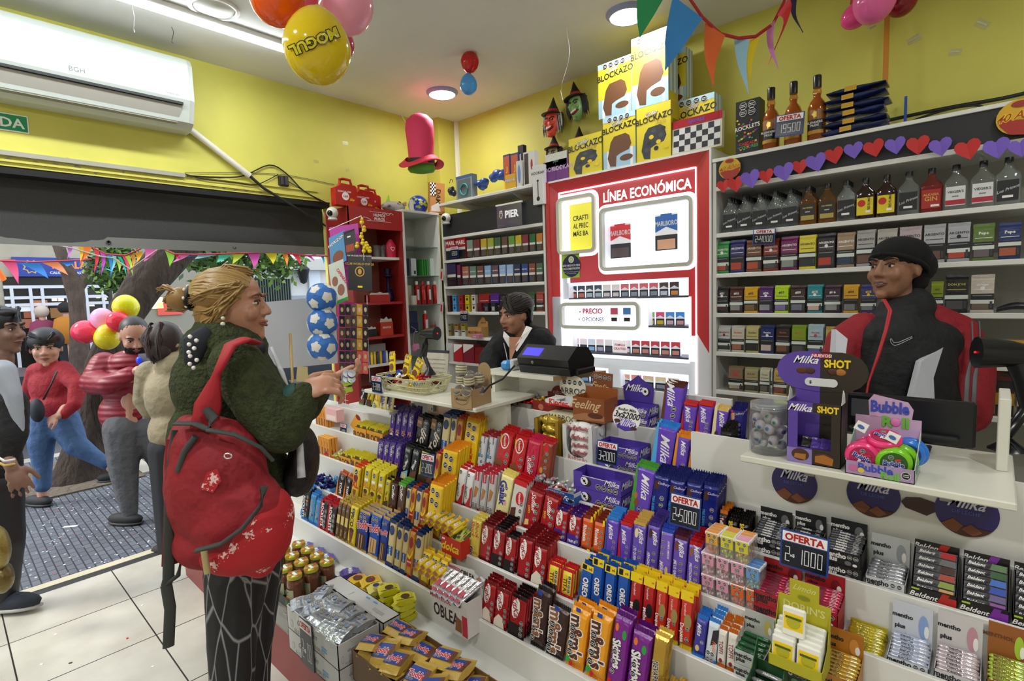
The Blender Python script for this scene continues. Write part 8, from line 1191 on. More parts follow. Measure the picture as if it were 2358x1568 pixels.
def obx(x,y,z,w,d,h,lab,open_=True):
 b=B();e=.003;P_=[((0,0,0),(w,e,h)),((0,d-e,0),(w,d,h)),((0,0,0),(e,d,h)),((w-e,0,0),(w,d,h)),((0,0,0),(w,d,e))]+([]if open_ else[((0,0,h-e),(w,d,h))])
 for a,c in P_:b.box(a,c,paper(wb))
 b.decals(cd_,(0,0,0),X,Z,w,h);b.decals(cd_,(w+.0002,0,0),Y,Z,d,h)
 if not open_:b.decals(cd_,(0,0,h+.0004),Y*1,-X,d,w)if 0 else b.decals(cd_+[('r',.3,.1,.5,.25,'#a8a8a6')],(w,0,h+.0004),Y,-X,d,w)
 put(b,'carton',loc=(x,y,z),label=lab,cat='carton')
obx(bx0,by0,t0,.40,.175,.09,'lower white cookie carton carrying the open one on the plinth');obx(bx0,by0,t0+.091,.40,.175,.095,'open white carton full of silver-wrapped cookies')
obx(bx0-.03,by0+.178,t0,.45,.078,.19,'closed narrow white carton standing behind the open one',False)
b=B();m_=mat('#b4b8be',.2,.6,'foil')
def pillow(b,w,h,d,m):b.loft([[(x,y-h/2,.001)for x,y in((-w/2,0),(w/2,0),(w/2,.002),(-w/2,.002))]]+[[(-w/2*s,(k/6-.5)*h*.86,-d*v),(w/2*s,(k/6-.5)*h*.86,-d*v),(w/2*s,(k/6-.5)*h*.86,d*v),(-w/2*s,(k/6-.5)*h*.86,d*v)]for k,v,s in((0,.1,1),(1,.42,1),(3,.5,1.02),(5,.42,1),(6,.1,1))]+[[(x,y+h/2,.001)for x,y in((-w/2,0),(w/2,0),(w/2,.002),(-w/2,.002))]],m,smooth=False)
pillow(b,.07,.1,.022,m_);b.decals(oc(.12,(.8,.6),.1)+oc(.3,(.8,.6),.1)+[T('Guaymallén',.55,.4,.13,0,'#5a6a8a','s'),('e',.6,.75,.13,.1,'#7a8aa8')],(-.035,-.04,.0115),X,Y,.07,.08);AL=b.mesh('wrapped_cookie')
for k in range(20):put(AL,'wrapped_cookie',loc=(bx0+.045+(k%5)*.075,by0+.05+(k//5%2)*.075,t0+.165+.016*(k//10)+ru(0,.012)),rot=(ru(-.3,.3),ru(-.3,.3),ru(-.5,.5)),label='silver-wrapped cookie heaped in the open white carton',cat='cookie',group='silver-wrapped cookies in the carton')
b=B();b.box((0,0,0),(.1,.003,.19),mat('#3a3c40',.4));b.box((.004,-.001,.145),(.096,0,.186),'w');b.txt('OFERTA',(.05,-.0016,.165),X,Z,.024,'#b3121c','x',fit=.085);segs(b,'2x600',.012,.03,.078,.075,-.0012,'w');put(b,'price_sign',loc=(bx0+.12,by0-.006,t0-.0),rot=(.0,0,0),label='tall offer sign taped to the front of the white cartons',cat='price sign')
zl=.355
def cookie(col,name,dec):b=B();pillow(b,.062,.085,.024,foil(col));b.decals(dec,(-.031,-.034,.0125),X,Y,.062,.068);return b.mesh(name)
ck={'purple':cookie('#5a4a9a','wrapped_cookie',[T('Milka',.5,.6,.3,0,'w','s')]),'yellow':cookie('#d8b01c','wrapped_cookie',[('e',.5,.5,.38,.3,'#5a2a18'),T('La',.3,.7,.2,0,'r')]),'pale yellow':cookie('#cfc464','wrapped_cookie',[('e',.3,.45,.22,.2,'#1c2a6a'),T('1000',.6,.78,.22,0,'#3a3a3a'),('e',.75,.35,.2,.16,'#a8905a')]),'lemon yellow':cookie('#d8cf1e','wrapped_cookie',[('e',.55,.55,.28,.26,'#4a2a18'),('r',.86,0,.93,1,'k')])}
for pi_,(px,c,n)in enumerate(((700,'purple',2),(722,'purple',2),(745,'purple',2),(800,'purple',2),(822,'yellow',2),(850,'yellow',3),(872,'pale yellow',3),(898,'lemon yellow',4),(932,'lemon yellow',4))):
 x=ln(px,1.18,zl)
 for r in range(n):put(ck[c],'wrapped_cookie',loc=(x+ru(-.004,.004),1.165+.025*(r%2)*0+ru(-.008,.008)+.02,zl+.013+.0245*r),rot=(ru(-.05,.05),ru(-.05,.05),ru(-.2,.2)-.3),label=f'{c} wrapped cookie, {["bottom", "second", "third", "top"][r]} of the {OW[pi_]} pile from the left on the lowest ledge',cat='cookie',group=f'{c} cookies piled {px}')
q=onz(.36,1010,1530);X0=q.x;Y0=.9;tc_=ck['lemon yellow']
b=B();pillow(b,.075,.11,.028,foil('#c9a64a'));b.decals([('r',0,.2,1,.8,'#23409a'),T('Toddy',.42,.5,.27,0,'#d0202a','x','w',.8),('r',.78,.2,1,.8,'#6a3a24')]+oc(.12,(.3,),.08)+oc(.3,(.3,),.08),(-.0375,-.045,.0145),X,Y,.075,.09);TP=b.mesh('cookie_pack')
for i,(xx,lab)in enumerate(((2.38,'left'),(2.64,'right'))):
 b=B();w,d,h=.25,.225,.11
 for a,c in(((0,0,0),(w,.003,h)),((0,d-.003,0),(w,d,h)),((0,0,0),(.003,d,h)),((w-.003,0,0),(w,d,h)),((0,0,0),(w,d,.003))):b.box(a,c,paper('#7a5c3c' if i else'#6a5034'))
 b.quad((w+.001,.13,.02),(w+.001,.22,.02),(w+.001,.22,.09),(w+.001,.13,.09),'q');put(b,'carton',loc=(xx,Y0,.30),label=f'brown open carton of blue and gold cookie packs at the bottom edge, {lab} one',cat='carton')
 for k in range(11):put(TP,'cookie_pack',loc=(xx+.05+(k%3)*.07,Y0+.06+((k//3)%2)*.11,.39+.028*(k//6)+ru(0,.01)),rot=(ru(-.25,.35),ru(-.25,.25),.35+ru(-.25,.25)),label=f'blue and gold cookie pack in the {lab} brown carton',cat='cookie pack',group=f'blue and gold packs, {lab} carton')
t_y,t_z=TI[0];q=ony(1.17,1515,1568);b=B();n=9
for i in range(n):
 for j in range(7):c=['#c82a1c','#3a9a3a','#e0c81c','#d8c01c','#2a9aa0','#6ab83a'][(i*5+j*3+i*j)%6];f_=lambda a,c_:(a*.018,-.03*sin(PI*a/n)-.01,c_*.02);b.add([f_(i,j),f_(i+1,j),f_(i+1,j+1),f_(i,j+1)],[(0,1,2,3)],foil(c))
put(b,'candy_bag',loc=(q.x-.09,1.2,.435),rot=(-.5,.15,0),label='bag with green, yellow and red squares at the bottom edge below the gold bars',cat='candy bag')
gb=wrapper(.04,.12,.02,'#b8902c','#c8a040',[T('NEVARES',.4,.5,.32,-84,'#2a2118','b','w',.7)],2).mesh('chocolate_bar')
for k in range(12):put(gb,'chocolate_bar',loc=(ln(1500+k*11,1.28,.46),1.262+.006*(k%3),.466+.01*(k%2)),rot=(-.5-.05*(k%3),.5,ru(-.2,.2)),label='golden foil bar leaning in the heap on the lowest tray',cat='chocolate bar',group='golden foil bars heaped')
# on the ledges
lz=SZ1+.0008
x0,x1=ln(858,1.5,lz),ln(962,1.5,lz);t=thing('basket','cream plastic woven basket of wrapped sweets on the left ledge','basket',((x0+x1)/2,1.62,lz));w=(x1-x0)/2;wv_='#c9c498';b=B()
rc=lambda s,z,o=0:[((w+.03*s+o)*math.copysign(abs(cos(a))**.35,cos(a)),(.09+.025*s+o)*math.copysign(abs(sin(a))**.35,sin(a)),z)for a in[2*PI*k/40+.01 for k in range(40)]]
b.loft([rc(-.4,.0),rc(-.35,.004),rc(-.4,.004,-.004)],wv_)
for z in(.012,.035,.068,.074):b.tube(rc(z/.075-.3,z)+[rc(z/.075-.3,z)[0]],.0028,wv_,5)
A_,B_=rc(-.3,.004),rc(.7,.072)
for k in range(40):b.tube([A_[k],B_[(k+1)%40]],.0022,wv_,4);b.tube([A_[k],B_[(k-1)%40]],.0016,wv_,4)
put(b,'weave',t);pile(34,(x0+x1)/2-w*.9,(x0+x1)/2+w*.9,1.55,1.69,lz+.04,.035,['r','#2a4ab0','w','#5a2a1c','y','#c8283a'],'small bright wrapped sweet in the cream basket','wrapped sweets in the basket',1.15)
for i,(px,py,r_)in enumerate(((905,868,-.15),(932,868,.2),(952,862,.45))):put(wrapper(.055,.125,.012,'y','#d8b01c',oc(.3,(.85,),.14)+oc(.65,(.85,),.14)+[T('BLOCK',.5,.6,.2,0,'#4a2a14','x'),('e',.5,.3,.35,.16,'#7a4a2a')]),'chocolate_bar',loc=(ln(px-12,1.66,lz),1.67,lz+.05),rot=(-.15,r_,0),label=f'yellow chocolate bar sticking up from the basket, {["left", "middle", "right"][i]}',cat='chocolate bar')
q=ony(1.74,985,870);b=B();b.box((-.1,0,0),(.13,.008,.19),mat('#17181b',.4));b.box((-.055,-.002,-.0),(.135,0,.175),mat('#c9c4b4',.6));
for k,s in enumerate(('MANTENGA SU RESPONSABLE Y AGUARDE','A PARTIR DEL LUNES ACCESORIOS DE','COBROS RECARGAS DE PESOS EN','PAGOS DE SERVICIOS Y PAGOS','MUCHAS GRACIAS')):b.txt(s,(.04,-.0026,.14-.022*k),X,Z,.0065,'#4a4a46','n',fit=.15)
put(b,'notice_board',loc=(q.x,q.y,lz),rot=(-.15,0,.12),label='paper notice on a black board standing behind the basket',cat='notice')
x0=ln(1040,1.47,lz);t=thing('biscuit_box','kraft card box of white sandwich biscuits on the left ledge','biscuit box',(x0,1.47,lz-.01),(0,0,.12));kr='#a88a62';b=B();w,d,h=.115,.13,.085
for a,c in(((0,0,0),(w,.002,h)),((0,d,0),(w,d+.002,h)),((0,0,0),(.002,d,h*.8)),((w-.002,0,0),(w,d,h)),((0,0,0),(w,d,.002))):b.box(a,c,kr)
b.prism([(.5*w+.34*w*cos(a*PI/12),h*.5+.3*h*sin(a*PI/12))for a in range(24)],'#6a5238',(0,-.0004,0),X,Z,.0003);b.prism([(.5*w+.32*w*cos(a*PI/12),h*.5+.27*h*sin(a*PI/12))for a in range(24)],kr,(0,-.0008,0),X,Z,.0003);b.txt('Maicenales',(w/2,-.0012,h*.5),X,Z,.013,'#3a2c1e','s',fit=w*.58);b.prism([(-.006,0),(.006,0),(.008,.007),(.003,.004),(0,.009),(-.003,.004),(-.008,.007)],'#3a2c1e',(w/2,-.001,h*.66),X,Z,.0003);put(b,'box',t)
b=B();b.prism([(w*.4,h*.9),(w*1.0,h*.9)]+[(w*.7+w*.3*cos(a),.15+w*.3*sin(a))for a in[PI*k/8 for k in range(9)]],kr,(0,d+.001,0),X,Z,.002);put(b,'header',t)
b=B();cr_,dl=mat('#cfc49a',.6),'#4a3020'
for z in(0,.011,.022):b.lathe([(.001,z),(.023,z),(.0245,z+.004),(.023,z+.008),(.001,z+.008)],cr_,16);b.lathe([(.0215,z+.008),(.0215,z+.011)],dl,16)
b.lathe([(.026,-.001),(.027,.03),(.015,.042),(.006,.047)],glassy('#f4f4f0',.1,a=.12),12);bs=b.mesh('sandwich_biscuit')
for k in range(9):put(bs,'sandwich_biscuit',loc=(x0+.03+(k%2)*.05,1.505+(k//2%2)*.055,lz+.05+.045*(k//4)),rot=((.9,0,.3*k)if k<4 else(0,.1*(k%3-1),k)),label='cream sandwich biscuit in clear wrap in the kraft box',cat='biscuit',group='sandwich biscuits in the kraft box')
zt2=1.2925;x0=ln(1205,1.82,zt2);x1=ln(1330,1.82,zt2);w=x1-x0-.02;t=thing('cash_register','black electronic cash register with a blue lit display on the raised ledge','cash register',(x0,1.80,zt2));kb=mat('#141517',.3)
b=B();pr=[(0,0),(.17,0),(.18,.06),(.13,.115),(.05,.125),(-.02,.07),(-.01,.03)];b.loft([[(x,y,z)for y,z in pr]for x in(0,w)],kb,smooth=False);b.box((-.02,.02,0),(w+.02,.16,.03),kb,.006);put(b,'body',t)
b=B();b.add([(.02,-.008,.0815),(.12,-.008,.0815),(.12,.03,.1115),(.02,.03,.1115)],[(0,1,2,3)],mat('#4038d8',.3,em=1.4));b.add([(.01,-.014,.0755),(.13,-.014,.0755),(.13,.036,.1148),(.01,.036,.1148)],[(0,1,2,3)],'d');b.ell((.09,-.018,.052),.008,mat('#8a9a90',.2,.7));b.box((.0,-.021,.032),(w,-.012,.036),'d');put(b,'display',t,label='blue lit display and key lock')
x2=ln(1150,1.79,zt2);t=thing('card_terminal','small light blue and white card terminal left of the till','card terminal',(x2,1.79,zt2));b=B();b.box((0,0,0),(.055,.09,.045),mat('#3a8ac8',.3),.012);put(b,'case',t);b=B();b.box((.054,.01,0),(.075,.085,.055),mat('#d8dadc',.3),.008);put(b,'paper_cover',t)
q0,q1=camv(2.1,1185,842),camv(2.0,1112,892);b=B();b.tube([(0,0,0),(q1-q0)*.4+V((0,0,-.02)),(q1-q0)*.8+V((0,0,-.01)),q1-q0+V((0,0,-.02))],.004,'k',7);put(b,'cable',loc=q0,label='thick black cable hanging from the till to the kraft biscuit box',cat='cable')
def scanner(p,sc,dr,lab):
 t=thing('barcode_scanner',lab,'scanner',p);d=V(dr).normalized();b=B();k_=mat('#16171a',.25);b.tube([d*-.05*sc,d*.0,d*.07*sc],[.018*sc,.032*sc,.04*sc],k_,12);b.tube([(0,0,0),V((0,0,-.06))*sc-d*.02*sc,V((0,0,-.13))*sc-d*.04*sc],[.02*sc,.017*sc,.02*sc],k_,10);put(b,'gun',t);b=B();b.ell(d*.072*sc,.004,mat('#d01020',.3,em=2.));put(b,'red_window',t);b=B();b.tube([V((0,0,-.12))*sc-d*.04*sc,V((0,0,-.2))*sc,V((.0,0,-.24))*sc],[.012*sc,.012*sc,.04*sc],k_,10);put(b,'stand',t)
scanner(camv(2.6,985,768),.85,_r*.8-_f*.5,'black hand scanner on a stand behind the yellow bars');scanner(camv(1.75,2330,815),1.35,-_r*.9+_f*.35+_u*.05,'large black scanner on a curved stand at the right frame edge')
c=V((ln(1770,1.56,lz),1.565,lz));t=thing('candy_jar','clear plastic jar of eyeball candies on the right ledge','jar',c);b=B();b.lathe([(.048,0),(.052,.006),(.052,.115),(.049,.122),(.049,.14),(.047,.14),(.047,.12),(.05,.113),(.05,.008),(.001,.006)],glassy('#eef2f4',.03,a=.08),28)
for z in(.124,.131,.138):b.lathe([(.0495,z),(.0505,z+.002),(.0495,z+.004)],glassy('#ffffff',.05,a=.3),28)
put(b,'plastic_body',t);rn=random.Random(11);P=[]
for k in range(900):
 p=V((rn.uniform(-.036,.036),rn.uniform(-.036,.036),rn.uniform(.021,.1)))
 if p.xy.length<.036 and all((p-o).length>.0245 for o in P):P.append(p)
for i,p in enumerate(P):
 b=B();b.ell((0,0,0),.0135,mat('#cbbcbc',.3,0,None,0,1.,.15),14,9);e=V((rn.uniform(-1,1),-1,rn.uniform(-1,.8))).normalized();qn=Z.rotation_difference(e).to_euler();c_=['#4aa86a','#3a8ac8','#5a3a9a'][i%3]
 b.ell(e*.0045,(.0098,.0098,.0098),mat(c_,.15),12,8);b.ell(e*.0095,.0055,'k',10,6)
 for k in range(5):u=V((rn.gauss(0,1),rn.gauss(0,1),rn.gauss(0,1))).normalized()*.0135;b.tube([u,(u+V((.003,.002,.002))).normalized()*.01375],.0005,mat('#a83a3a',.4),3)
 put(b,'eyeball_candy',loc=c+p,label=f'{["green", "blue", "violet"][i % 3]}-iris eyeball candy in the clear jar',cat='candy',group=f'{["green", "blue", "violet"][i % 3]}-iris eyeball candies in the jar')
x0,x1=ln(1812,1.51,lz),ln(1935,1.51,lz);w=x1-x0;h=lny(922,x0,1.51)-lz;d=.075;t=thing('cake_display','half purple half brown card display box with a window and handle','display box',(x0,1.51,lz));pu,br='#5a3f9c','#2c2118';b=B()
wx0,wx1,wz0,wz1=w*.2,w*.82,h*.26,h*.84
for a0,a1,z0,z1 in((0,wx0,0,h),(wx1,w,0,h),(wx0,wx1,0,wz0),(wx0,wx1,wz1,h)):
 for p,q_,m_ in((a0,min(a1,w*.48),pu),(max(a0,w*.48),a1,br)):
  if q_>p:b.box((p,0,z0),(q_,.0015,z1),m_)
b.box((0,0,0),(.0015,d,h),pu);b.box((w-.0015,0,0),(w,d,h),br);b.box((0,d,0),(w*.48,d+.0015,h*1.45),pu);b.box((w*.48,d,0),(w,d+.0015,h*1.45),br);b.box((0,0,0),(w,d,.002),br)
b.decals([('r',0,0,.48,.24,'#8a78b8'),T('Milka',.24,.91,.15,0,'w','s'),T('SHOT',.76,.91,.13,0,'y','x',None,.8),('e',.26,.14,.17,.1,'#4a2614'),('g',[(.14,.08),(.36,.06),(.37,.16),(.16,.15)],'#a86a2a'),('g',[(.54,.05),(.86,.03),(.88,.15),(.7,.2),(.54,.17)],'#a8661c'),('g',[(.54,.15),(.7,.19),(.88,.14),(.87,.17),(.7,.22),(.54,.18)],'#4a2614')],(0,-.0002,0),X,Z,w,h);put(b,'box',t)
b=B();R_=.052;zc=h*1.45;Lp=[(w*.48,zc-.055)]+[(w*.22+(.06)*cos(a)*1.05-.012,zc+R_*sin(a))for a in[-PI/2-PI*k/8 for k in range(9)]]+[(w*.48,zc+R_)];Rp=[(w*.48,zc+R_)]+[(w*.78+.06*cos(a)+.012,zc+R_*sin(a))for a in[PI/2-PI*k/8 for k in range(9)]]+[(w*.48,zc-.055)]
b.prism(Lp,pu,(0,d-.002,0),X,Z,.0015);b.prism(Rp,br,(0,d-.002,0),X,Z,.0015);y_=d-.0042;b.txt('Milka',(w*.2,y_,zc+.03),X,Z,.02,'w','s');b.txt('SHOT',(w*.8,y_,zc+.022),X,Z,.02,'y','x',sx=.8);b.prism([(-.02,-.006),(.02,-.006),(.022,.006),(-.022,.006)],'#b81c2c',(w*.5,y_,zc+.042),X,Z,.0005);b.txt('¡NUEVOS!',(w*.5,y_-.001,zc+.042),X,Z,.008,'w','b')
for xx,c_ in((.12,'#5a2f18'),(.28,'#4a2614'),(.86,'#a8661c'),(.72,'#4a2614')):b.ell((w*xx,y_+.001,zc),(.013,.0015,.009),paper(c_),12,6)
b.prism([(.028*math.copysign(1,cos(a))+.011*cos(a),.011*sin(a))for a in[2*PI*k/20+.1 for k in range(20)]],'q',(w*.5,y_,zc-.03),X,Z,.0006);b.txt('$',(w*.3,y_-.001,zc-.03),X,Z,.008,'k','b');put(b,'handle_card',t)
for s in(.0,w-.001):b=B();b.prism([(0,h),(d*.6,h),(d*.5,h*1.15),(d*.25,h*1.22),(.01,h*1.1)],'q',(s+.001,0,0),Y,Z,.001);put(b,'side_flap',t)
for i,c_ in enumerate(('#20201a','#4a3090','#4a3090')):b=B();pillow(b,.04,.05,.02,foil(c_));put(b,'wrapped_cake',loc=(x0+w*(.36+.18*i),1.545,lz+.035),rot=(1.3,.2,.3),label=['black wrapped cake at the left in the purple and brown display','violet wrapped cake in the middle of the display window','violet wrapped cake at the right of the display window'][i],cat='cake')
x0,x1=ln(1945,1.487,lz),ln(2118,1.487,lz);w=.15;t=thing('gum_display','pastel open card display of round gum dispensers on the right ledge','display box',(x0+.0,1.492,lz));b=B();pa='#a98fb4';d=.12;w=x1-x0-.01
b.box((0,0,0),(w,.0015,.033),pa);b.box((0,0,0),(w,d,.0015),pa);b.prism([(0,0),(d,0),(d,.1),(0,.033)],'#b8c8b8',(w,0,0),Y,Z,.0015);b.prism([(0,0),(d,0),(d,.1),(0,.033)],'#a8c8b4',(.0015,0,0),Y,Z,.0015);b.box((0,d,0),(w,d+.0015,.125),'#c9a4c4');b.decals([T('Bubble',.45,.66,.13,0,'#3a4ab0','x'),T('Roll',.66,.3,.12,0,'#6ab83a','x'),('o',.88,.5,.07),('e',.12,.5,.07,.25,'#c86a9a'),('e',.24,.4,.05,.2,'#d8c04a')],(0,0,0),X,Z,w,.033);b.decals([T('Bubble',.5,.6,.2,30,'#5a6ab8','b'),T('Roll',.6,.35,.2,30,'#6ab85a','b')],(w+.0003,0,0),Y,Z,d,.08)
Q=[(w*.22,.125),(w*.86,.125),(w*.88,.15),(w*.8,.168),(w*.5,.176),(w*.28,.182),(w*.2,.165)];b.prism(Q,'#c9a4c4',(0,d-.001,0),X,Z,.0015);b.txt('Bubble',(w*.53,d-.0028,.152),X,Z,.028,'#3a4ab0','x',fit=w*.58);b.txt('R  ll',(w*.62,d-.0022,.115),X,Z,.026,'#6ab83a','x',fit=w*.4);b.ell((w*.62,d-.001,.114),(.011,.002,.011),'#e07ab8',12,5);put(b,'box',t)
def roll(c,lc):
 b=B();r=.037;b.loft([[(rr*cos(a),y,rr*sin(a)*.95)for a in[2*PI*k/26 for k in range(26)]]for rr,y in((r*.7,-.001),(r*.92,0),(r,.006),(r*1.0,.012),(r*.93,.0145),(r,.017),(r,.023),(r*.92,.029),(r*.5,.03))],mat(c,.2));o=b;b=B();b.prism([(r*.74*cos(a*PI/12),r*.7*sin(a*PI/12))for a in range(24)],paper(lc),(0,-.002,0),X,Z,.0006);b.decals([('o',.45,.8,.11),T('Bubble',.5,.5,.2,-14,'#2a3a9a','x','w'),T('Roll',.55,.28,.18,-14,'w','x'),('e',.7,.66,.12,.06,'#c8283a')],(-r*.7,-.0024,-r*.7),X,Z,r*1.4,r*1.4);return o.mesh('shell'),b.mesh('label')
RL={c:roll(*v)for c,v in dict(pink=('#f0407e','#b01a50'),green=('#7ac81c','#2a5a1c'),blue=('#2a7ad8','#1a3a8a')).items()}
for c_,xx,yy,zz,rt,lab in(('pink',.24,.012,.048,(0,.2,.15),'pink round gum dispenser at the front left'),('pink',.33,.045,.055,(0,0,.15),'pink round gum dispenser behind the front left one'),('green',.70,.010,.045,(0,-.2,.1),'lime green round gum dispenser at the front right'),('green',.76,.042,.047,(0,0,.1),'lime green round gum dispenser behind the front one'),('blue',.84,.07,.055,(0,0,.2),'blue round gum dispenser behind the green ones'),('blue',.88,.1,.052,(0,.3,.2),'blue round gum dispenser rearmost at the right'),('pink',.52,.05,.098,(-1.2,0,.1),'pink round gum dispenser lying on top of the others')):
 tt_=thing('gum_dispenser',lab,'gum dispenser',(x0+w*xx,1.492+yy,lz+zz-.006),rt);put(RL[c_][0],'shell',tt_);put(RL[c_][1],'label_print',tt_,label='round printed label')
for i,(xx,zz)in enumerate(((.2,.115),(.66,.098))):b=B();b.prism([(-.012,-.012),(.014,-.01),(.012,.014),(-.013,.011)],'w',(0,0,0),X,Z,.0006);b.prism([(.008*cos(a),.005*sin(a))for a in[PI*k/6 for k in range(12)]],'#4a6aa8',(0,-.0008,0),X,Z,.0003);put(b,'price_tag',loc=(x0+w*xx,1.515,lz+zz),rot=(0,.5,0),label=f'small white tag with a blue emblem on the pink dispensers, {["left", "right"][i]} one',cat='tag')
a0,a1=ony(1.80,1935,900),ony(1.80,2252,905);w=a1.x-a0.x;t=thing('monitor','large black computer monitor seen from behind on the right ledge','monitor',(a0.x,1.78,0));z1=a0.z;z0=SZ1+.03;mk_=mat('#0d0e10',.35);b=B();b.box((0,0,z0),(w,.03,z1),mk_,.006);put(b,'case',t);b=B();b.box((w*.1,-.025,z0+.02),(w*.9,0,z1-.09),'#141518',.01);b.box((w*.12,-.027,z0+.06),(w*.3,-.024,z0+.11),'#4a4c50');put(b,'back_cover',t);b=B();b.box((w*.3,0,SZ1),(w*.7,.08,SZ1+.008),mk_,.003);b.box((w*.45,.01,SZ1),(w*.55,.03,z0+.02),mk_);put(b,'stand',t)
# goods in the tall cabinets, hanging rack
def gc(yp,X_,z,w,h,d,c,lab,nm='box',cat='box',dec=(),f=None):
 q=onx(X_,*yp);b=B();b.box((0,0,0),(d,w,h),paper(c));b.decals(list(dec),(d+.0003,0,0),Y,Z,w,h);put(b,nm,loc=(X_-d,q.y,z+.0006),label=lab,cat=cat)
def gl_(p,X_,z,prof,m,nm,lab,cat,n=14):q=onx(X_,*p);b=B();b.lathe(prof,m,n);put(b,nm,loc=(X_,q.y,z+.0006),label=lab,cat=cat)
r1=mat('#b8181c',.25,.3)
for i,(px,c)in enumerate(((957,'#a83022'),(971,'r'),(984,'r'),(999,'r'))):
 q=onx(.3,px,620);t=thing('spray_can',f'red spray can, {["leftmost", "second from left", "third from left", "rightmost"][i]} on the glass shelf','spray can',(.3,q.y,WS[1]+.001-.25+.0));t.location.z=WS[2]+.001;b=B();b.lathe([(.021,0),(.022,.003),(.022,.16),(.014,.172),(.001,.172)],r1,16);put(b,'can',t);b=B();b.lathe([(.013,.168),(.014,.2),(.012,.203),(.001,.203)],mat('r' if i==1 else'q',.3),14);put(b,'cap',t)
 b=B();b.add([(.0225,-.01,.04),(.0225,.01,.04),(.0225,.01,.13),(.0225,-.01,.13)],[(0,1,2,3)],paper('q' if i in(0,2)else'#d84a3a'));put(b,'print',t,label='printed panel')
q=onx(.3,977,690);t=thing('spray_can','single red and white spray can on the lower glass shelf','spray can',(.3,q.y,WS[3]+.001));b=B();b.lathe([(.022,0),(.022,.15),(.013,.162),(.001,.162)],r1,16);b.box((.015,-.012,.03),(.0225,.012,.11),'q');put(b,'can',t);b=B();b.lathe([(.012,.16),(.012,.19),(.001,.19)],mat('q',.3),12);put(b,'cap',t)
for i in range(4):gl_((990+5*i,700),.3,WS[3],[(.008,0),(.008,.05),(.003,.06),(.002,.085),(.0001,.085)],mat('#8a1c24' if i<3 else'q',.3),'dropper',f'small red dropper bottle beside the spray can, {ordn[i]}','bottle',8)
gc((944,560),.30,WS[1],.055,.15,.1,'#c9cdd2','white perfume-like box on the upper glass shelf',dec=[('r',.5,.1,.85,.3,'k')]);gc((932,560),.30,WS[1],.035,.15,.1,'#1a2238','dark blue box left of the white box on the upper glass shelf')
for i in range(3):gc((970+5*i,560),.30,WS[1],.012,.145,.08,'#3a9a3a',f'narrow green box on the upper glass shelf, {["left", "middle", "right"][i]}')
gc((986,560),.30,WS[1],.06,.155,.09,'#d4dbd4','white and green box at the right end of the upper glass shelf',dec=[('r',0,0,.15,1,'#3a9a3a')]);gc((933,600),.3,WS[2],.05,.17,.03,'#b0a890','beige blister card on the glass shelf beside the spray cans')
gl_((949,640),.31,WS[2],[(.03,0),(.031,.08),(.028,.08),(.028,.005)],mat('#cfcabc',.3),'mug','white mug with a small brown print on the glass shelf','mug')
gc((936,680),.3,WS[3],.11,.09,.08,'#1c2a48','dark blue box, lower one of two on the glass shelf',dec=[('r',.7,.05,.9,.15,'q')]);gc((936,680),.3,WS[3]+.091,.105,.1,.08,'#22304e','dark blue box, upper one of two on the glass shelf')
t_=onx(.33,948,760);b=B();b.box((0,0,0),(.03,.075,.07),mat('#e08ab0',.3),.012);b.tube([(.015,.01,.07),(.015,.02,.15),(.015,.05,.19),(.015,.0,.22)],.003,mat('#e8a8c8',.3),6);put(b,'pink_purse',loc=(.31,t_.y,WS[4]+.08),label='small pink gadget case with a looped strap in the white cabinet',cat='case')
for i,(px,c)in enumerate(((866,'g'),(880,'g'))):gl_((px,560),.25,RS[0],[(.025,0),(.028,.1),(.026,.1),(.023,.004)],glassy('#eef0f0',.05,a=.2),'beaker',f'clear glass tumbler, {["left", "right"][i]} one on the white shelf of the red cabinet','glass')
q=onx(.32,903,570);b=B();b.loft([[(.0+s*cos(a)*.5,s*sin(a),z)for a in[2*PI*k/12 for k in range(12)]]for z,s in((0,.045),(.05,.05),(.1,.05),(.13,.03),(.15,.012))],mat('#d8204a',.4));hh_=[(x*.02,z*.02)for x,z in hp];b.prism(hh_,'w',(.0275,0,.07),Y,Z,.002);b.prism([(a*.7,c*.7)for a,c in hh_],mat('#d8204a',.4),(.029,0,.07),Y,Z,.002);put(b,'gift_pouch',loc=(.30,q.y,RS[0]+.0006),label='hot pink pouch with a white heart in the red cabinet',cat='pouch')
q=onx(.28,898,545);b=B();b.ell((0,0,0),(.03,.035,.04),mat('#c8bcbc',.2,.8,'foil'),12,8);b.ell((0,.01,-.05),(.03,.03,.03),mat('r',.3,0,'foil'),12,8);put(b,'foil_bundle',loc=(.2,q.y,RS[0]+.08),label='silver and red foil gift behind the pink pouch',cat='gift')
q=onx(.2,893,650);b=B();b.lathe([(.03,0),(.045,.03),(.03,.09),(.014,.1),(.014,.2),(.03,.21),(.05,.215),(.012,.225),(.025,.26),(.028,.28)],mat('#16204a',.15),18);b.tube([(0,0,.12),(.02,.05,.1),(.02,.09,.17),(.02,.1,.2)],.006,mat('#1c2a8a',.3),6);put(b,'hookah',loc=(.2,q.y,RS[1]+.0006),label='dark blue hookah standing in the red cabinet',cat='hookah')
def flapbox(p,X_,z,w,h,c,lab,word):
 q=onx(X_,*p);b=B();b.box((0,0,0),(.08,w,h),paper(c));b.prism([(0,h),(w,h),(w*.95,h*1.25),(w*.7,h*1.2),(w*.55,h*1.4),(w*.35,h*1.22),(w*.1,h*1.3)],'#cfcbc0',(.07,0,0),Y,Z,.001);b.txt(word,(.0806,w/2,h*.6),Y,Z,w*.13,'q','b');put(b,'flap_box',loc=(X_-.08,q.y,z+.0006),label=lab,cat='box')
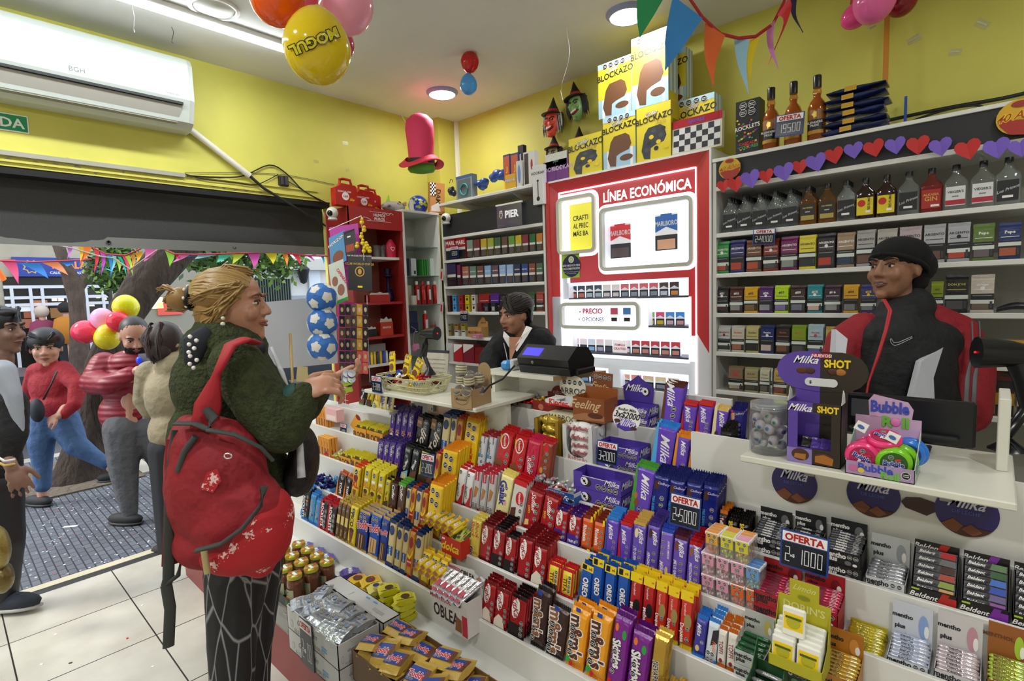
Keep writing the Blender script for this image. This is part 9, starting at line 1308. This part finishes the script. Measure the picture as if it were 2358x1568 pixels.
flapbox((852,690),.33,RS[1],.19,.06,'#b0281c','wide orange-red open box with a torn white flap in the red cabinet','');flapbox((877,760),.33,RS[2],.12,.11,'#b8381c','orange box with a scalloped white flap in the red cabinet','3RAYOS');flapbox((846,770),.33,RS[2],.09,.06,'#17171a','black open box with a scalloped flap in the red cabinet','')
for i in range(7):gl_((856+7*i,830),.33,RS[3],[(.011,0),(.011,.08),(.009,.08),(.009,.1),(.0001,.1)],mat(['y','#d8b83a','#3a3a40','#d8a81c','#1c3ab0','#c8ccd0','#16161c'][i],.3),'lighter',f'{["yellow", "pale gold", "dark grey", "amber", "blue", "silver", "black"][i]} lighter in the row on the low white shelf','lighter',8)
gc((850,800),.2,RS[3],.16,.15,.02,'#b8bab8','grey printed blister card behind the lighters');gc((851,820),.3,RS[3],.05,.06,.02,'#2a5ab0','blue and white razor pack beside the lighters')
for px,py,c,lab in((1017,632,'#c8b8a8','small red and white blister hanging high on the shelf post'),(1017,708,'#c9c4c4','white blister with a red lighter hanging low on the shelf post')):
 q=ony(3.05,px,py);b=B();b.box((-.02,0,-.05),(.02,.003,.05),paper(c));b.box((-.008,-.004,-.035),(.006,0,.025),'r');put(b,'blister_card',loc=q,rot=(0,.15,0),label=lab,cat='blister')
RX=1.15;rq=lambda px,py,D=2.75:ond(D*1.32,px,py)
def plate(pts,D,c,nm,lab,cat='packet',dec=(),th=.002,asp=None):
 P=[rq(*p,D)for p in pts];o=P[3];ux=P[2]-P[3];uy=P[0]-P[3];w,h=ux.length,uy.length;b=B();n=ux.cross(uy).normalized();Q=[o+ux-o,ux+uy,uy];V_=[V((0,0,0)),ux,ux+uy,uy];b.add(V_+[v-n*th for v in V_],[(0,1,2,3),(7,6,5,4),(0,4,5,1),(1,5,6,2),(2,6,7,3),(3,7,4,0)],c);b.decals(list(dec),(0,0,0),ux,uy,w,h);put(b,nm,loc=o,label=lab,cat=cat)
plate([(758,524),(826,500),(838,655),(772,665)],2.78,'#b8329a','card_board','magenta backing board of the hanging sticker rack','board');plate([(776,690),(842,690),(846,862),(782,850)],2.76,'#c8328a','card_board','lower magenta board under the sticker packets','board')
plate([(757,548),(790,530),(798,600),(762,618)],2.74,mat('#4a90c0',.4),'album_pack','light blue sticker album at the top left of the rack',dec=[('e',.5,.25,.35,.2,'#8a4a2a'),T('HORIZONS',.5,.8,.16,15,'w','b','n')]);plate([(790,534),(818,524),(822,580),(796,588)],2.73,mat('#141214',.4),'album_pack','black racing sticker album on the magenta board',dec=[('r',.1,.1,.8,.4,'#a8401c'),('r',.3,.7,.6,.76,'w')])
plate([(800,584),(855,584),(857,670),(802,668)],2.68,mat('#101012',.3),'sticker_album','large black sticker album with a gold emblem on the rack','album',[('e',.5,.52,.2,.14,'G'),('e',.5,.52,.16,.11,'k'),('e',.5,.52,.08,.08,'G'),T('CLUB WORLD CUP 25',.5,.73,.085,0,'G','b'),T('FOR THE CLUBS, FOR THE PLAYERS',.5,.95,.045,0,'w','b'),('r',.4,.08,.6,.13,'y')])
plate([(756,610),(792,602),(802,690),(768,704)],2.7,mat('#cfd8c8',.4),'sticker_album','white sticker album with rainbow and capybaras on the rack','album',[('e',.3,.55,.2,.12,'#9a6248'),('e',.62,.3,.24,.14,'#9a6248'),('r',0,0,1,.08,'g'),T('CAPIBARAS',.78,.62,.16,-65,'#d8406a','x')])
for r in range(6):
 for c_ in range(5):px,py=781+c_*13.5,700+r*27;cc_=['#4a4238','#2c3438','#6a5a3c','#c89a2c','#1c1c1e']if r<4 else['#4a3a38','#2c3438','#3a4438','#c8524a','#d8685a'];plate([(px,py),(px+12.5,py+.5),(px+13,py+26),(px+.5,py+25)],2.7,mat(cc_[(c_+r*(c_<3))%3 if c_<3 else c_],.25,.3,'foil'),'sticker_packet',f'foil sticker packet on the rack, row {["one", "two", "three", "four", "five", "six"][r]} from the top, {ordn[c_]}',dec=[('e',.5,.5,.25,.22,'#c8b088')])
for i,(px,py)in enumerate(((833,512),(838,530),(832,545),(835,560),(843,566),(838,578),(846,572),(822,567),(851,578))):
 q=rq(px,py,2.66);t=thing('rubber_duck',f'small yellow toy duck on the rack, {["topmost", "second", "third", "fourth", "fifth", "sixth", "seventh", "eighth, furthest left", "lowest right"][i]}','toy duck',q);b=B();dm_=mat('#e8cc1c',.25);b.ell((0,0,0),(.019,.014,.014),dm_,10,7);b.ell((.011,-.004,.018),.011,dm_,10,7);put(b,'body',t);b=B();b.ell((.022,-.008,.017),(.006,.004,.003),'o',6,4);b.ell((.015,-.0135,.021),.002,'k',5,4);put(b,'beak_and_eye',t)
b=B();P0=rq(757,530,2.66);b.tube([rq(*p,2.66)-P0 for p in((757,530),(832,497))],.003,mat('#c8c8c4',.3,.6),6);b.tube([rq(*p,2.66)-P0 for p in((832,497),(838,600))],.0025,mat('#c8c8c4',.3,.6),6);b.tube([rq(*p,2.76)-P0 for p in((845,680),(848,800),(852,880))],.0025,mat('#e0e0dc',.3),6);put(b,'wire_hanger',loc=P0,label='white wire frame carrying the sticker board and ducks',cat='rack')
for i,(px,py)in enumerate(((741,686),(743,743),(743,796))):
 q=rq(px,py,2.55);r=34*3.366/F;b=B();b.ell((0,0,0),r,mat('#2a6ab8',.5,0,'crease'),24,14);ph=(1+5**.5)/2;V_=[V(v).normalized()for v in[(0,s,u*ph)for s in(-1,1)for u in(-1,1)]+[(s,u*ph,0)for s in(-1,1)for u in(-1,1)]+[(u*ph,0,s)for s in(-1,1)for u in(-1,1)]];ro=Euler((.4*i+.2,.5,.3*i)).to_matrix()
 for v in V_:
  v=ro@v;u=v.orthogonal().normalized();w_=v.cross(u);b.loft([[(v+(u*cos(2*PI*k/5)+w_*sin(2*PI*k/5))*q_).normalized()*r*1.015 for k in range(5)]for q_ in(.42,.3,.15,.01)],mat('#d8d4c8',.6))
 put(b,'paper_ball',loc=q,label=f'blue and white paper football, {["top", "middle", "bottom"][i]} of the three hanging in a column',cat='ball')
plate([(607,696),(735,694),(778,836),(613,852)],3.0,mat('#8f9092',.6),'grey_board','plain grey card panel hanging behind the paper footballs','panel',th=.01)
# street outside
gm=bpy.data.materials.new('pavers');gm.use_nodes=True;nt=gm.node_tree;pb=nt.nodes['Principled BSDF'];tc=NN('ShaderNodeTexCoord');bt=NN('ShaderNodeTexBrick');NL(tc.outputs['Object'],bt.inputs['Vector'])
bt.inputs['Scale'].default_value=1;bt.inputs['Brick Width'].default_value=.085;bt.inputs['Row Height'].default_value=.045;bt.inputs['Mortar Size'].default_value=.004;bt.inputs['Color1'].default_value=lin('#565a63');bt.inputs['Color2'].default_value=lin('#666a72');bt.inputs['Mortar'].default_value=lin('#24262a');NL(bt.outputs[0],pb.inputs['Base Color']);pb.inputs['Roughness'].default_value=.6
b=B();b.box((-3.9,-8,-.2),(-.17,10,-.05),gm);struct(b,'sidewalk');b=B();b.box((-4.1,-8,-.2),(-3.9,10,-.045),mat('#a09a8c',.8));b.box((-4.3,1.3,-.2),(-2.3,1.42,-.03),mat('#a8a294',.8));struct(b,'kerb');b=B();b.box((-11,-12,-.3),(-4.1,24,-.17),mat('#4a4c50',.8,0,'plaster'));struct(b,'road');b=B();b.box((-13,-12,-.3),(-11,24,-.05),mat('#8a8a86',.8));struct(b,'far_sidewalk')
b=B();b.box((-3.6,.1,-.06),(-2.2,1.3,-.035),mat('#6a5f50',.95,0,'bark'));put(b,'tree_pit',label='patch of bare earth around the foot of the big street tree',cat='earth')
rn=random.Random(21);b=B()
for k in range(1500):
 x,y,s=rn.uniform(-3.6,-.2),rn.uniform(-.6,2.2),rn.uniform(.003,.009);a=rn.uniform(0,3);c,d=cos(a)*s,sin(a)*s;b.add([(x-c,y-d,-.0485),(x+d,y-c,-.0485),(x+c,y+d,-.048),(x-d,y+c,-.0485)],[(0,1,2,3)],mat('#e8ecf2' if k%14 else'#d8485a',.7))
put(b,'confetti',kind='stuff',label='white confetti scattered all over the grey sidewalk',cat='confetti')
for px,py,lab in((162,1212,'larger white paper scrap on the sidewalk'),(378,1193,'white paper scrap on the sidewalk beside the hanging strap')):q=onz(-.048,px,py);b=B();b.box((-.05,-.015,0),(.05,.015,.001),'w');put(b,'paper_scrap',loc=q,rot=(0,0,.9),label=lab,cat='litter')
def tree(nm,lab,pts,Xp,fol=(),bark='#3a2e26'):
 P=[onx(Xp,p[0],p[1])for p in pts[0]];o=V((P[0].x,P[0].y,-.05));t=thing(nm,lab,'tree',o);m=mat(bark,.95,0,'bark',0,1.,.3);b=B()
 for br in pts:b.tube([onx(Xp,p[0],p[1])-o for p in br],[p[2]*(onx(Xp,p[0]+1,p[1])-onx(Xp,p[0],p[1])).length for p in br],m,14)
 put(b,'trunk',t)
 if fol:
  b=B();rn=random.Random(len(fol));ms=[mat('#4a6a2c',.7),mat('#6a8a38',.7),mat('#2c4420',.8)]
  for px,py,r,n,dx in fol:
   c0=onx(Xp+dx,px,py)-o;rr=r*(onx(Xp+dx,px+1,py)-onx(Xp+dx,px,py)).length
   for k in range(n):p=c0+V((rn.gauss(0,.5),rn.gauss(0,.5),rn.gauss(0,.4)))*rr;u=V((rn.gauss(0,1),rn.gauss(0,1),rn.gauss(0,1))).normalized()*.07;v=u.orthogonal().normalized()*.03;b.add([p-u,p+v,p+u,p-v],[(0,1,2,3)],ms[k%3])
  put(b,'leaves',t)
tree('street_tree','big dark rough-barked tree leaning right just outside the shop',[[(175,1135,95),(188,1080,62),(205,980,42),(235,850,42),(285,730,44),(330,660,46),(380,600,48),(430,540,50),(500,450,44)],[(175,1125,60),(120,1140,30),(75,1150,12)]],-2.7,[(560,590,70,500,-1.5),(640,600,50,350,-1.5),(470,590,50,300,-1),(560,400,200,500,-1)])
tree('street_tree','brown forked tree standing across the near lane before the blue shop sign',[[(184,905,26),(183,810,24),(180,740,20),(177,690,21),(170,655,24),(150,610,15),(135,565,15),(120,480,12)],[(175,665,18),(205,630,12),(222,590,9),(240,520,7)]],-9.5,[(260,640,45,420,1),(245,590,50,350,1),(270,580,40,250,1)],'#5c4c42')
FX=-13.;b=B();fq=lambda px,py:onx(FX,px,py);b.box((FX-.5,-14,-.1),(FX,3.6,9),mat('#a49c88',.85,0,None,0,1.,.1));b.box((FX-.5,3.6,-.1),(FX,5.6,9),mat('#8a8676',.85));z3=fq(700,680).z;b.box((FX-.5,5.6,-.1),(FX+.0,26,z3),mat('#8f949e',.8));b.box((FX-.5,5.6,z3),(FX-.02,26,9),mat('#c2c2be',.8));b.box((FX,6.6,fq(640,622).z),(FX+.35,9.3,fq(640,622).z+.35),mat('#b0aea6',.8));struct(b,'wall_street')
a0,a1=fq(30,637),fq(245,597);t=thing('shop_sign','blue shop sign with orange lettering across the street','sign',(FX,a0.y,a0.z));w,h=a1.y-a0.y,a1.z-a0.z;b=B();b.box((0,0,0),(.15,w,h),'#22398c');b.txt('ATALAYA!',(.152,w*.66,h*.62),Y,Z,h*.36,'#e8883a','x',fit=w*.55);b.txt('CALIDAD EN PASTAS Y DULCES',(.152,w*.66,h*.2),Y,Z,h*.13,'q','b',fit=w*.6)
for r_,c_ in((.38,'#b8a060'),(.3,'#22398c')):b.prism([(h*r_*(1 if k%2 else.72)*cos(k*PI/8),h*r_*(1 if k%2 else.72)*sin(k*PI/8))for k in range(16)],mat(c_,.5),(.153+.4*(.38-r_)*.1,w*.18,h*.5),Y,Z,.002)
put(b,'panel',t)
t=thing('storefront','white-framed shop window front under the blue sign, warm and dark inside','shop front',(FX,0,0));g0,g1=fq(30,860),fq(245,660);b=B();b.box((.005,g0.y,0),(.02,g1.y+.1,g1.z+.25),mat('#16120f',.3));put(b,'dark_interior',t)
b=B()
for px in(35,78,105,163,205,243):y_=fq(px,750).y;b.box((.02,y_-.03,-.05),(.09,y_+.03,g1.z),'#c8cace')
for py in(660,684,700):z_=fq(110,py).z;b.box((.02,g0.y,z_-.04),(.08,g1.y,z_+.03),'#c8cace')
put(b,'frame',t);b=B()
for px,py,s,c_,e in((57,708,.16,'#c8ccd0',.5),(70,725,.12,'#8a4a30',.3),(65,745,.18,'#9a5a40',.1),(90,700,.15,'#a86a4a',.3),(125,690,.05,'#ffd890',6),(140,690,.05,'#ffd890',6),(205,700,.1,'#e8e0d0',.6),(225,684,.04,'#ffe8b0',6),(240,688,.04,'#ffe8b0',6),(140,720,.2,'#7a5428',.4),(390,710,.3,'#c84a3a',.3),(350,698,.25,'#e8d8a0',2.5)):
 q=fq(px,py);b.box((.03,q.y-s,q.z-s*.6),(.05,q.y+s,q.z+s*.6),mat(c_,.5,em=e))
put(b,'window_display',t,label='posters, goods and small lamps in the window')
q0,q1=fq(595,700),fq(665,642);t=thing('grille_door','dark barred doorway in the pale building across the street','doorway',(FX,q0.y,0));b=B();b.box((.002,0,0),(.03,q1.y-q0.y,q1.z),mat('#17181a',.6));put(b,'opening',t);b=B()
for k in range(14):b.tube([(.06,(q1.y-q0.y)*k/13,0),(.06,(q1.y-q0.y)*k/13,q1.z)],.02,'#4a5a50',5)
put(b,'bars',t)
q=fq(688,630);t=thing('wall_lantern','black wall lantern on the pale building','lantern',(FX,q.y,q.z));b=B();b.lathe([(.02,-.35),(.1,-.3),(.2,.1),(.22,.12),(.1,.25),(.02,.32)],'#1c1c1e',6,(.3,0,0));b.tube([(0,0,.35),(.3,0,.35),(.3,0,.3)],.02,'k',5);put(b,'lamp',t)
q=fq(722,640);b=B();b.box((0,-.2,-.8),(.08,.2,.8),'#c8d0d8');b.txt('99',(.082,0,.5),Y,Z,.2,'#4a6a8a','b');put(b,'banner_sign',loc=(FX,q.y,q.z),label='narrow white vertical sign on the pale building',cat='sign')
def car(lab,x,y,L_,c,H_=1.45,W_=1.75,flip=1):
 t=thing('car',lab,'car',(x,y,-.17));m=mat(c,.18,.4);b=B();pr=[(0,.35),(0,.75),(.05,.86),(.25,.95),(.36,H_),(.72,H_+.02),(.9,.98),(1,.9),(1,.35)]
 b.loft([[(xx+k*(.12 if z>1 else 0),(u if flip>0 else 1-u)*L_,z)for u,z in pr]for xx,k in((-W_/2+.05,1),(-W_/2,.8),(W_/2,-.8),(W_/2-.05+.05,-1))],m,smooth=False);put(b,'body',t);b=B();g=mat('#0e1216',.05)
 b.add([(W_/2-.09*s+.012,(u if flip>0 else 1-u)*L_,z)for u,z,s in((.29,.98,.9),(.375,H_-.08,1.05),(.7,H_-.07,1.05),(.86,.99,.9))],[(0,1,2,3)],g);b.add([(s*(W_/2-.2),(u if flip>0 else 1-u)*L_-.012*flip*1,z)for u,z,s in((.262,.98,-1),(.262,.98,1),(.345,H_-.04,1),(.345,H_-.04,-1))],[(0,1,2,3)],g);put(b,'windows',t)
 for u in(.17,.82):b=B();b.lathe([(.1,-.1),(.3,-.1),(.33,-.06),(.33,.06),(.3,.1),(.1,.1)],mat('#141414',.7),20);b.lathe([(.0,.07),(.2,.08),(.21,.1)],mat('#8a8c90',.3,.7),14);put(b,'wheel',t,loc=(W_/2-.08,(u if flip>0 else 1-u)*L_,.33),rot=(0,PI/2,0))
 b=B();yy=0 if flip>0 else L_;b.box((W_/2-.3,yy-.02,.62),(W_/2+.01,yy+.02+.1*0,.78),mat('#c8ccd2',.1));b.box((-.5,yy-.02,.5),(.5,yy+.02,.6),'k');put(b,'headlight',t);return t
car('dark grey car driving past on the road behind the woman in red',-6.6,-2.6,4.1,'#4a4e54',1.35,flip=-1);car('black parked car whose bonnet shows at the left edge',-4.9,-3.9,4.1,'#15181e',1.3,1.3,flip=-1);car('dark car parked beyond the man in the puffer jacket',-6.6,2.3,4.4,'#2c3036',1.5)
PN=[(0,598,35,597,46,655,'#d84a7a'),(-12,600,15,640,5,650,'#e87a2c'),(45,606,88,603,115,642,'#2a78c8'),(92,603,130,600,160,634,'#e88a5a'),(133,602,172,600,158,614,'#2a78c8'),(152,562,167,562,158,598,'#c06ac8'),(177,562,192,562,188,606,'#e8b01c'),(192,562,212,568,185,612,'#ef7a24'),(215,568,229,576,219,632,'#d8344a'),(230,578,243,583,236,635,'#c04ac0'),(245,585,257,588,258,642,'#2a8ad8'),(258,588,268,590,258,630,'#8ad0e0'),(262,594,275,598,278,628,'#a8d048'),(270,590,279,592,295,638,'#2abaa0'),(280,588,292,588,298,635,'#e04a6a'),(288,590,298,588,308,636,'#b8d83a'),(300,588,310,585,308,622,'#e8922c'),(310,583,328,578,318,605,'#e8a81c'),(332,570,368,571,334,604,'#e86ab8'),(376,571,402,582,393,615,'#8ac83a'),(402,586,418,584,408,596,'#d82a3a'),(412,586,440,585,398,606,'#e87ac0'),(430,590,462,584,436,592,'#3a9ad8'),(455,584,500,586,450,597,'#9ad0e8'),(502,587,534,587,500,606,'#4ac8a8'),(535,583,565,582,537,609,'#c8d83a'),(568,580,600,579,587,620,'#e05ab8'),(608,580,637,581,631,609,'#e8d81c'),(648,582,662,585,663,614,'#ef8a2c'),(672,585,688,588,694,611,'#e0344a'),(704,588,716,589,726,602,'#e05ab8'),(738,589,746,590,747,609,'#3aa8d8'),(195,603,240,615,268,628,'#3ac0c0')]
cn_=lambda c:{'#d84a7a':'rose','#e87a2c':'orange','#2a78c8':'blue','#e88a5a':'peach','#c06ac8':'lilac','#e8b01c':'amber','#ef7a24':'bright orange','#d8344a':'red','#c04ac0':'violet','#2a8ad8':'azure','#8ad0e0':'pale blue','#a8d048':'lime','#2abaa0':'teal','#e04a6a':'coral','#b8d83a':'yellow-green','#e8922c':'light orange','#e8a81c':'golden','#e86ab8':'pink','#8ac83a':'leaf green','#d82a3a':'crimson','#e87ac0':'light pink','#3a9ad8':'sky blue','#9ad0e8':'icy blue','#4ac8a8':'mint','#c8d83a':'chartreuse','#e05ab8':'hot pink','#e8d81c':'yellow','#ef8a2c':'tangerine','#e0344a':'scarlet','#3aa8d8':'cyan','#3ac0c0':'turquoise'}[c]
for i,(x0,y0,x1,y1,x2,y2,c)in enumerate(PN):pennant([(x0,y0),(x1,y1),(x2,y2)],4.2,c,f'small {cn_(c)} pennant of the outdoor bunting, {"left of the fork tree" if x0 < 133 else "between the trees" if x0 < 330 else "above the woman in green" if x0 < 620 else "right, near the rack"}','outdoor bunting',.01)
for pts,lab in(([(-10,600),(80,603),(180,599),(210,597)],'red cord of the lower outdoor bunting at the left'),([(150,560),(205,565),(245,585),(290,588),(330,570),(372,571),(402,585),(450,586),(560,583),(640,581),(700,588),(755,590)],'red cord of the upper outdoor bunting'),([(110,560),(170,572),(230,590),(262,594),(300,620),(370,570)],'pale cord tangled among the bunting')):
 P=[ond(4.2,*p)for p in pts];b=B();b.tube([p-P[0]for p in P],.006,mat('#b81c3a' if'red' in lab else'#a8a49a',.6),5);put(b,'bunting_cord',loc=P[0],label=lab,cat='cord')
for px,py,r,c,lab,dv,dd in((290,708,27,'#d8d41c','yellow balloon highest of the outdoor bunch',(-.3,0,-1),0),(236,735,24,'#f0a0c8','pale pink balloon of the outdoor bunch',(.4,0,-1),.02),(272,741,23,'#e8304a','red balloon in the middle of the outdoor bunch',(-.3,.2,-.6),-.1),(198,764,27,'#e83a5a','rosy red balloon at the left of the outdoor bunch',(1,.8,0),0),(247,777,26,'#d8c81c','yellow balloon lowest of the outdoor bunch',(.1,0,1),-.05)):balloon(px,py,4.7+dd,r,c,lab,dv,1.1)
# people outside
def legs(t,D,m,chains,shoes,v=.014):
 blob('trousers',t,m,D,chains,vox=v)
 for px,py,dD,yw,c in shoes:q=camv(D+dD,px,py);b=B();e=Euler((0,0,rad(yw)));b.ell((q.x,q.y,max(q.z,-.005)),(.15,.052,.05),mat(c,.7),14,8,e);b.ell((q.x,q.y,max(q.z,-.005)-.03),(.155,.056,.018),mat('#b8b8b4' if c!='#17171a' else'#2a2a2c',.6),14,6,e);put(b,'shoe',t)
def feet(D,px,py):q=camv(D,px,py);return(q.x,q.y,-.05)
sp='#b98a74'
D=4.6;t=thing('person','short-haired woman in a red sweater and jeans striding along the sidewalk','person',feet(D,110,1160));M=hframe(106,803,D,88,35,0);b=B();head(b,M,sp,True);hand(b,camv(4.4,133,958),-_r*.8-_u*.5,_u*.5-_f,sp,1.0,.5);hand(b,camv(4.7,66,985),-_u,-_f,sp,1.,.5);blob('body',t,sp,D,[[(108,840,0,12),(110,950,0,16),(115,985,0,14)],[(95,1090,0,10),(98,1150,0,10)],[(250,1072,.1,9),(266,1090,.1,9)],[(150,940,-.1,10),(135,958,-.18,8)],[(68,950,.1,9),(66,985,.1,8)]],vox=.008,sm=1,b=b);face(t,M,'#8f4a48','#201814')
hairs(t,M,[(0,-.15,.42,.78,.9,.72),(0,-.4,.0,.7,.6,.62)],[[(-.4,.6,.8),(-.2,.78,.5)],[(.5,.5,.8),(.1,.75,.6)],[(.6,.2,.6),(.72,.1,.0)]],'#121116',40,None,3,.04)
blob('sweater',t,mat('#8f1422',.8,0,'crease'),D,[[(145,850,0,20),(180,890,-.05,19),(172,930,-.12,15),(148,955,-.15,11)],[(85,855,0,20),(70,900,.05,17),(66,965,.08,12)],[(110,835,0,20),(110,850,0,26)]],[(115,890,0,44,52,30),(120,935,0,52,34,32)],vox=.012)
legs(t,D,mat('#3f5c86',.8,0,'crease'),[[(108,955,0,32),(95,1020,-.02,26),(98,1070,0,19),(98,1118,0,17)],[(145,965,.03,32),(175,1025,.03,25),(215,1050,.08,17),(245,1068,.1,14)]],[(88,1156,0,210,'#17171a'),(270,1095,.1,250,'#17171a')])
b=B();b.tube([camv(4.4,130,855),camv(4.36,118,885),camv(4.36,100,920)],.016,'k',6,flat=(1,.4));b.ell(camv(4.36,85,945),(.07,.05,.1),mat('#1c2430',.7),14,9);put(b,'crossbody_bag',t,label='dark blue crossbody bag');hang(t)
D=4.15;t=thing('person','bearded man in a dark red puffer jacket and grey joggers looking down','person',feet(D,290,1210));M=hframe(310,776,D,88,40,-22);b=B();head(b,M,sp);hand(b,camv(3.9,316,852),_r*.9+_u*.1-_f*.1,_u,sp,1.1,.9);blob('body',t,sp,D,[[(300,820,0,18),(300,950,0,24),(300,1010,0,24)],[(300,870,-.15,12),(318,852,-.24,10)]],vox=.008,sm=1,b=b);face(t,M,'#7a4a44','#1c1512',beard='#1c1614');hairs(t,M,[(0,-.2,.36,.65,.81,.69)],[],'#2a2220',0)
pf=bpy.data.materials.new('puffer');pf.use_nodes=True;nt=pf.node_tree;pb=nt.nodes['Principled BSDF'];pb.inputs['Base Color'].default_value=lin('#861426');pb.inputs['Roughness'].default_value=.45;wv=NN('ShaderNodeTexWave');wv.bands_direction='Z';wv.inputs['Scale'].default_value=7;wv.inputs['Distortion'].default_value=1.2;tc=NN('ShaderNodeTexCoord');bp_=NN('ShaderNodeBump');bp_.inputs['Strength'].default_value=.45;bp_.inputs['Distance'].default_value=.012;NL(tc.outputs['Object'],wv.inputs[0]);NL(wv.outputs[1],bp_.inputs['Height']);NL(bp_.outputs[0],pb.inputs['Normal'])
blob('puffer_jacket',t,pf,D,[[(240,840,0,30),(218,880,-.08,30),(250,885,-.2,24),(300,860,-.22,17)],[(345,830,.1,28),(365,900,.1,24)]],[(285,880,.02,52,66,34),(282,950,.02,52,50,34),(300,835,.02,46,30,34)],vox=.012)
b=B();b.add([camv(3.98,318,815),camv(3.98,345,812),camv(3.98,350,960),camv(3.98,328,965)],[(3,2,1,0)],mat('#6a6c70',.8));b.ell(camv(3.95,320,830),(.03,.02,.03),mat('#1c3ad8',.2,em=.5),10,7);put(b,'grey_shirt',t,label='grey shirt with a small blue light')
legs(t,D,mat('#55565a',.85,0,'crease'),[[(285,985,0,42),(285,1080,0,30),(297,1165,0,19),(300,1180,0,16)],[(345,985,.1,40),(375,1060,.15,30),(395,1160,.2,18)]],[(290,1205,0,215,'#17171a'),(405,1185,.2,215,'#17171a')]);hang(t)
D=3.6;t=thing('person','dark-haired woman seen from behind in a beige velvet top beside the man in the puffer','person',feet(D,400,1290));M=hframe(388,790,D,96,160,-5);b=B();head(b,M,sp,True);blob('body',t,sp,D,[[(395,830,0,16),(400,960,0,24),(400,1040,0,24)],[(338,885,.1,13),(325,900,.12,10)]],vox=.009,sm=1,b=b);hairs(t,M,[(0,-.2,.2,.72,.85,.85),(0,-.5,.5,.4,.4,.35),(0,-.5,-.3,.6,.5,.6)],[[(-.3,-.6,.9),(-.5,-.9,.2),(-.4,-.7,-.6)],[(.3,-.6,.9),(.5,-.9,.2),(.4,-.8,-.7)],[(0,-.9,.7),(0,-1.1,0),(.1,-.8,-.9)]],'#2a1c18',60,'#3c2820',4,.05)
blob('top',t,mat('#8f8468',.75,0,'crease',0,1.,.2),D,[[(345,860,.02,30),(335,920,.05,26),(345,945,.06,20)],[(400,845,0,40)]],[(400,910,0,62,75,50),(405,990,0,58,55,50)],vox=.012);legs(t,D,mat('#1c1d22',.8),[[(395,1030,0,48),(400,1290,0,30)],[(430,1030,.1,48),(430,1290,.1,30)]],[(400,1300,0,40,'#17171a')]);hang(t)
D=2.9;t=thing('person','dark-haired youth in a black and white jacket cut off by the left frame edge','person',feet(D,20,1390));M=hframe(2,762,D,112,92,0);st_='#7a5a4a';b=B();head(b,M,st_);hand(b,camv(2.75,28,1075),-_u*.9+_r*.4,_r-_f,st_,1.1,.35);blob('body',t,st_,D,[[(0,820,0,26),(-20,950,0,34),(-20,1100,0,34)],[(10,1040,-.12,15),(28,1078,-.15,13)]],vox=.007,sm=1,b=b);face(t,M,'#7a443c','#120e0c');hairs(t,M,[(0,-.2,.36,.74,.88,.74),(0,.25,.72,.5,.45,.25)],[[(-.3,.5,.9),(.2,.85,.5)],[(.4,.3,.9),(.65,.4,.3)]],'#0e0d0f',30,None,3,.06)
blob('jacket',t,mat('#131316',.8,0,'crease'),D,[[(20,930,-.08,38),(25,1000,-.1,33),(15,1060,-.12,22)]],[(-20,960,0,62,110,60),(-25,1070,0,60,70,60)],vox=.012);blob('white_panel',t,'#9aa0aa',D,[[(5,855,-.12,28),(30,910,-.12,18),(45,1000,-.1,12)]],vox=.012,label='pale grey shoulder panel');b=B()
for k in range(2):b.tube([camv(2.72,-12,1048+12*k),camv(2.70,10,1062+10*k),camv(2.74,34,1058+10*k)],.006,mat('#c8a85a' if k else'q',.6),6)
put(b,'cuff_stripes',t,label='white and gold cuff stripes');legs(t,D,'#1a1a1e',[[(-15,1120,0,55),(5,1250,0,42),(5,1370,0,30)]],[(30,1385,0,225,'#232a38')]);hang(t)
b=B();b.ell((0,0,0),(.09,.05,.11),mat('#8a7a3c',.3,.4,'foil'),14,9);b.ell((-.02,0,-.16),(.08,.05,.08),mat('#6a5a2c',.3,.4,'foil'),14,9);put(b,'snack_bag',loc=camv(2.6,-5,1260),label='crumpled golden-green snack bag at the left frame edge',cat='bag')
for px,D,hy,c,c2,hc_,lab in((96,12.2,720,'#7a2a48','#3a3038','#b8a898','white-haired person in a plum coat standing before the far shop'),(150,12.35,712,'#b0701c','#17181c','#1a1412','person in an orange top seen from behind in the far shop doorway')):
 t=thing('person',lab,'person',feet(D,px,860));b=B();hd_=camv(D,px,hy);b.ell(hd_,(.11,.11,.13),sp,12,8);b.tube([hd_-Z*.1,hd_-Z*.3],.06,sp,8);b.tube([hd_-Z*.3,hd_-Z*1.5],.08,sp,8);put(b,'body',t);b=B();b.ell(hd_+Z*.03-(_f*.0),(.14,.14,.14),mat(hc_,.8),12,8);put(b,'hair',t);b=B();b.loft([[tuple(hd_-Z*dz+V((cos(a)*.5*w,sin(a)*w,0)))for a in[2*PI*k/14 for k in range(14)]]for dz,w in((.16,.08),(.22,.22),(.45,.27),(.8,.25),(.82,.02))],mat(c,.8));put(b,'coat',t);b=B()
 for s in(-.1,.1):b.tube([hd_+V((0,s,-.8)),V((hd_.x,hd_.y+s,-.04))],.09,mat(c2,.8),8)
 put(b,'legs',t);hang(t)
D=4.9;t=thing('person','person in a yellow high-visibility vest half hidden behind the grey panel','person',feet(D,600,1150));M=hframe(602,735,D,62,60);b=B();head(b,M,sp);blob('body',t,sp,D,[[(602,760,0,11),(605,900,0,18)]],vox=.01,sm=1,b=b);hairs(t,M,[(0,-.2,.38,.7,.85,.7)],[],'#2a2220',0);blob('vest',t,mat('#a8c81c',.6,em=0),D,[],[(610,820,0,34,50,30),(610,900,0,34,50,30)],vox=.015);legs(t,D,'#15171c',[[(600,930,0,26),(600,1140,0,16)],[(625,930,0,26),(625,1140,0,16)]],[(600,1150,0,30,'#17171a')]);hang(t)
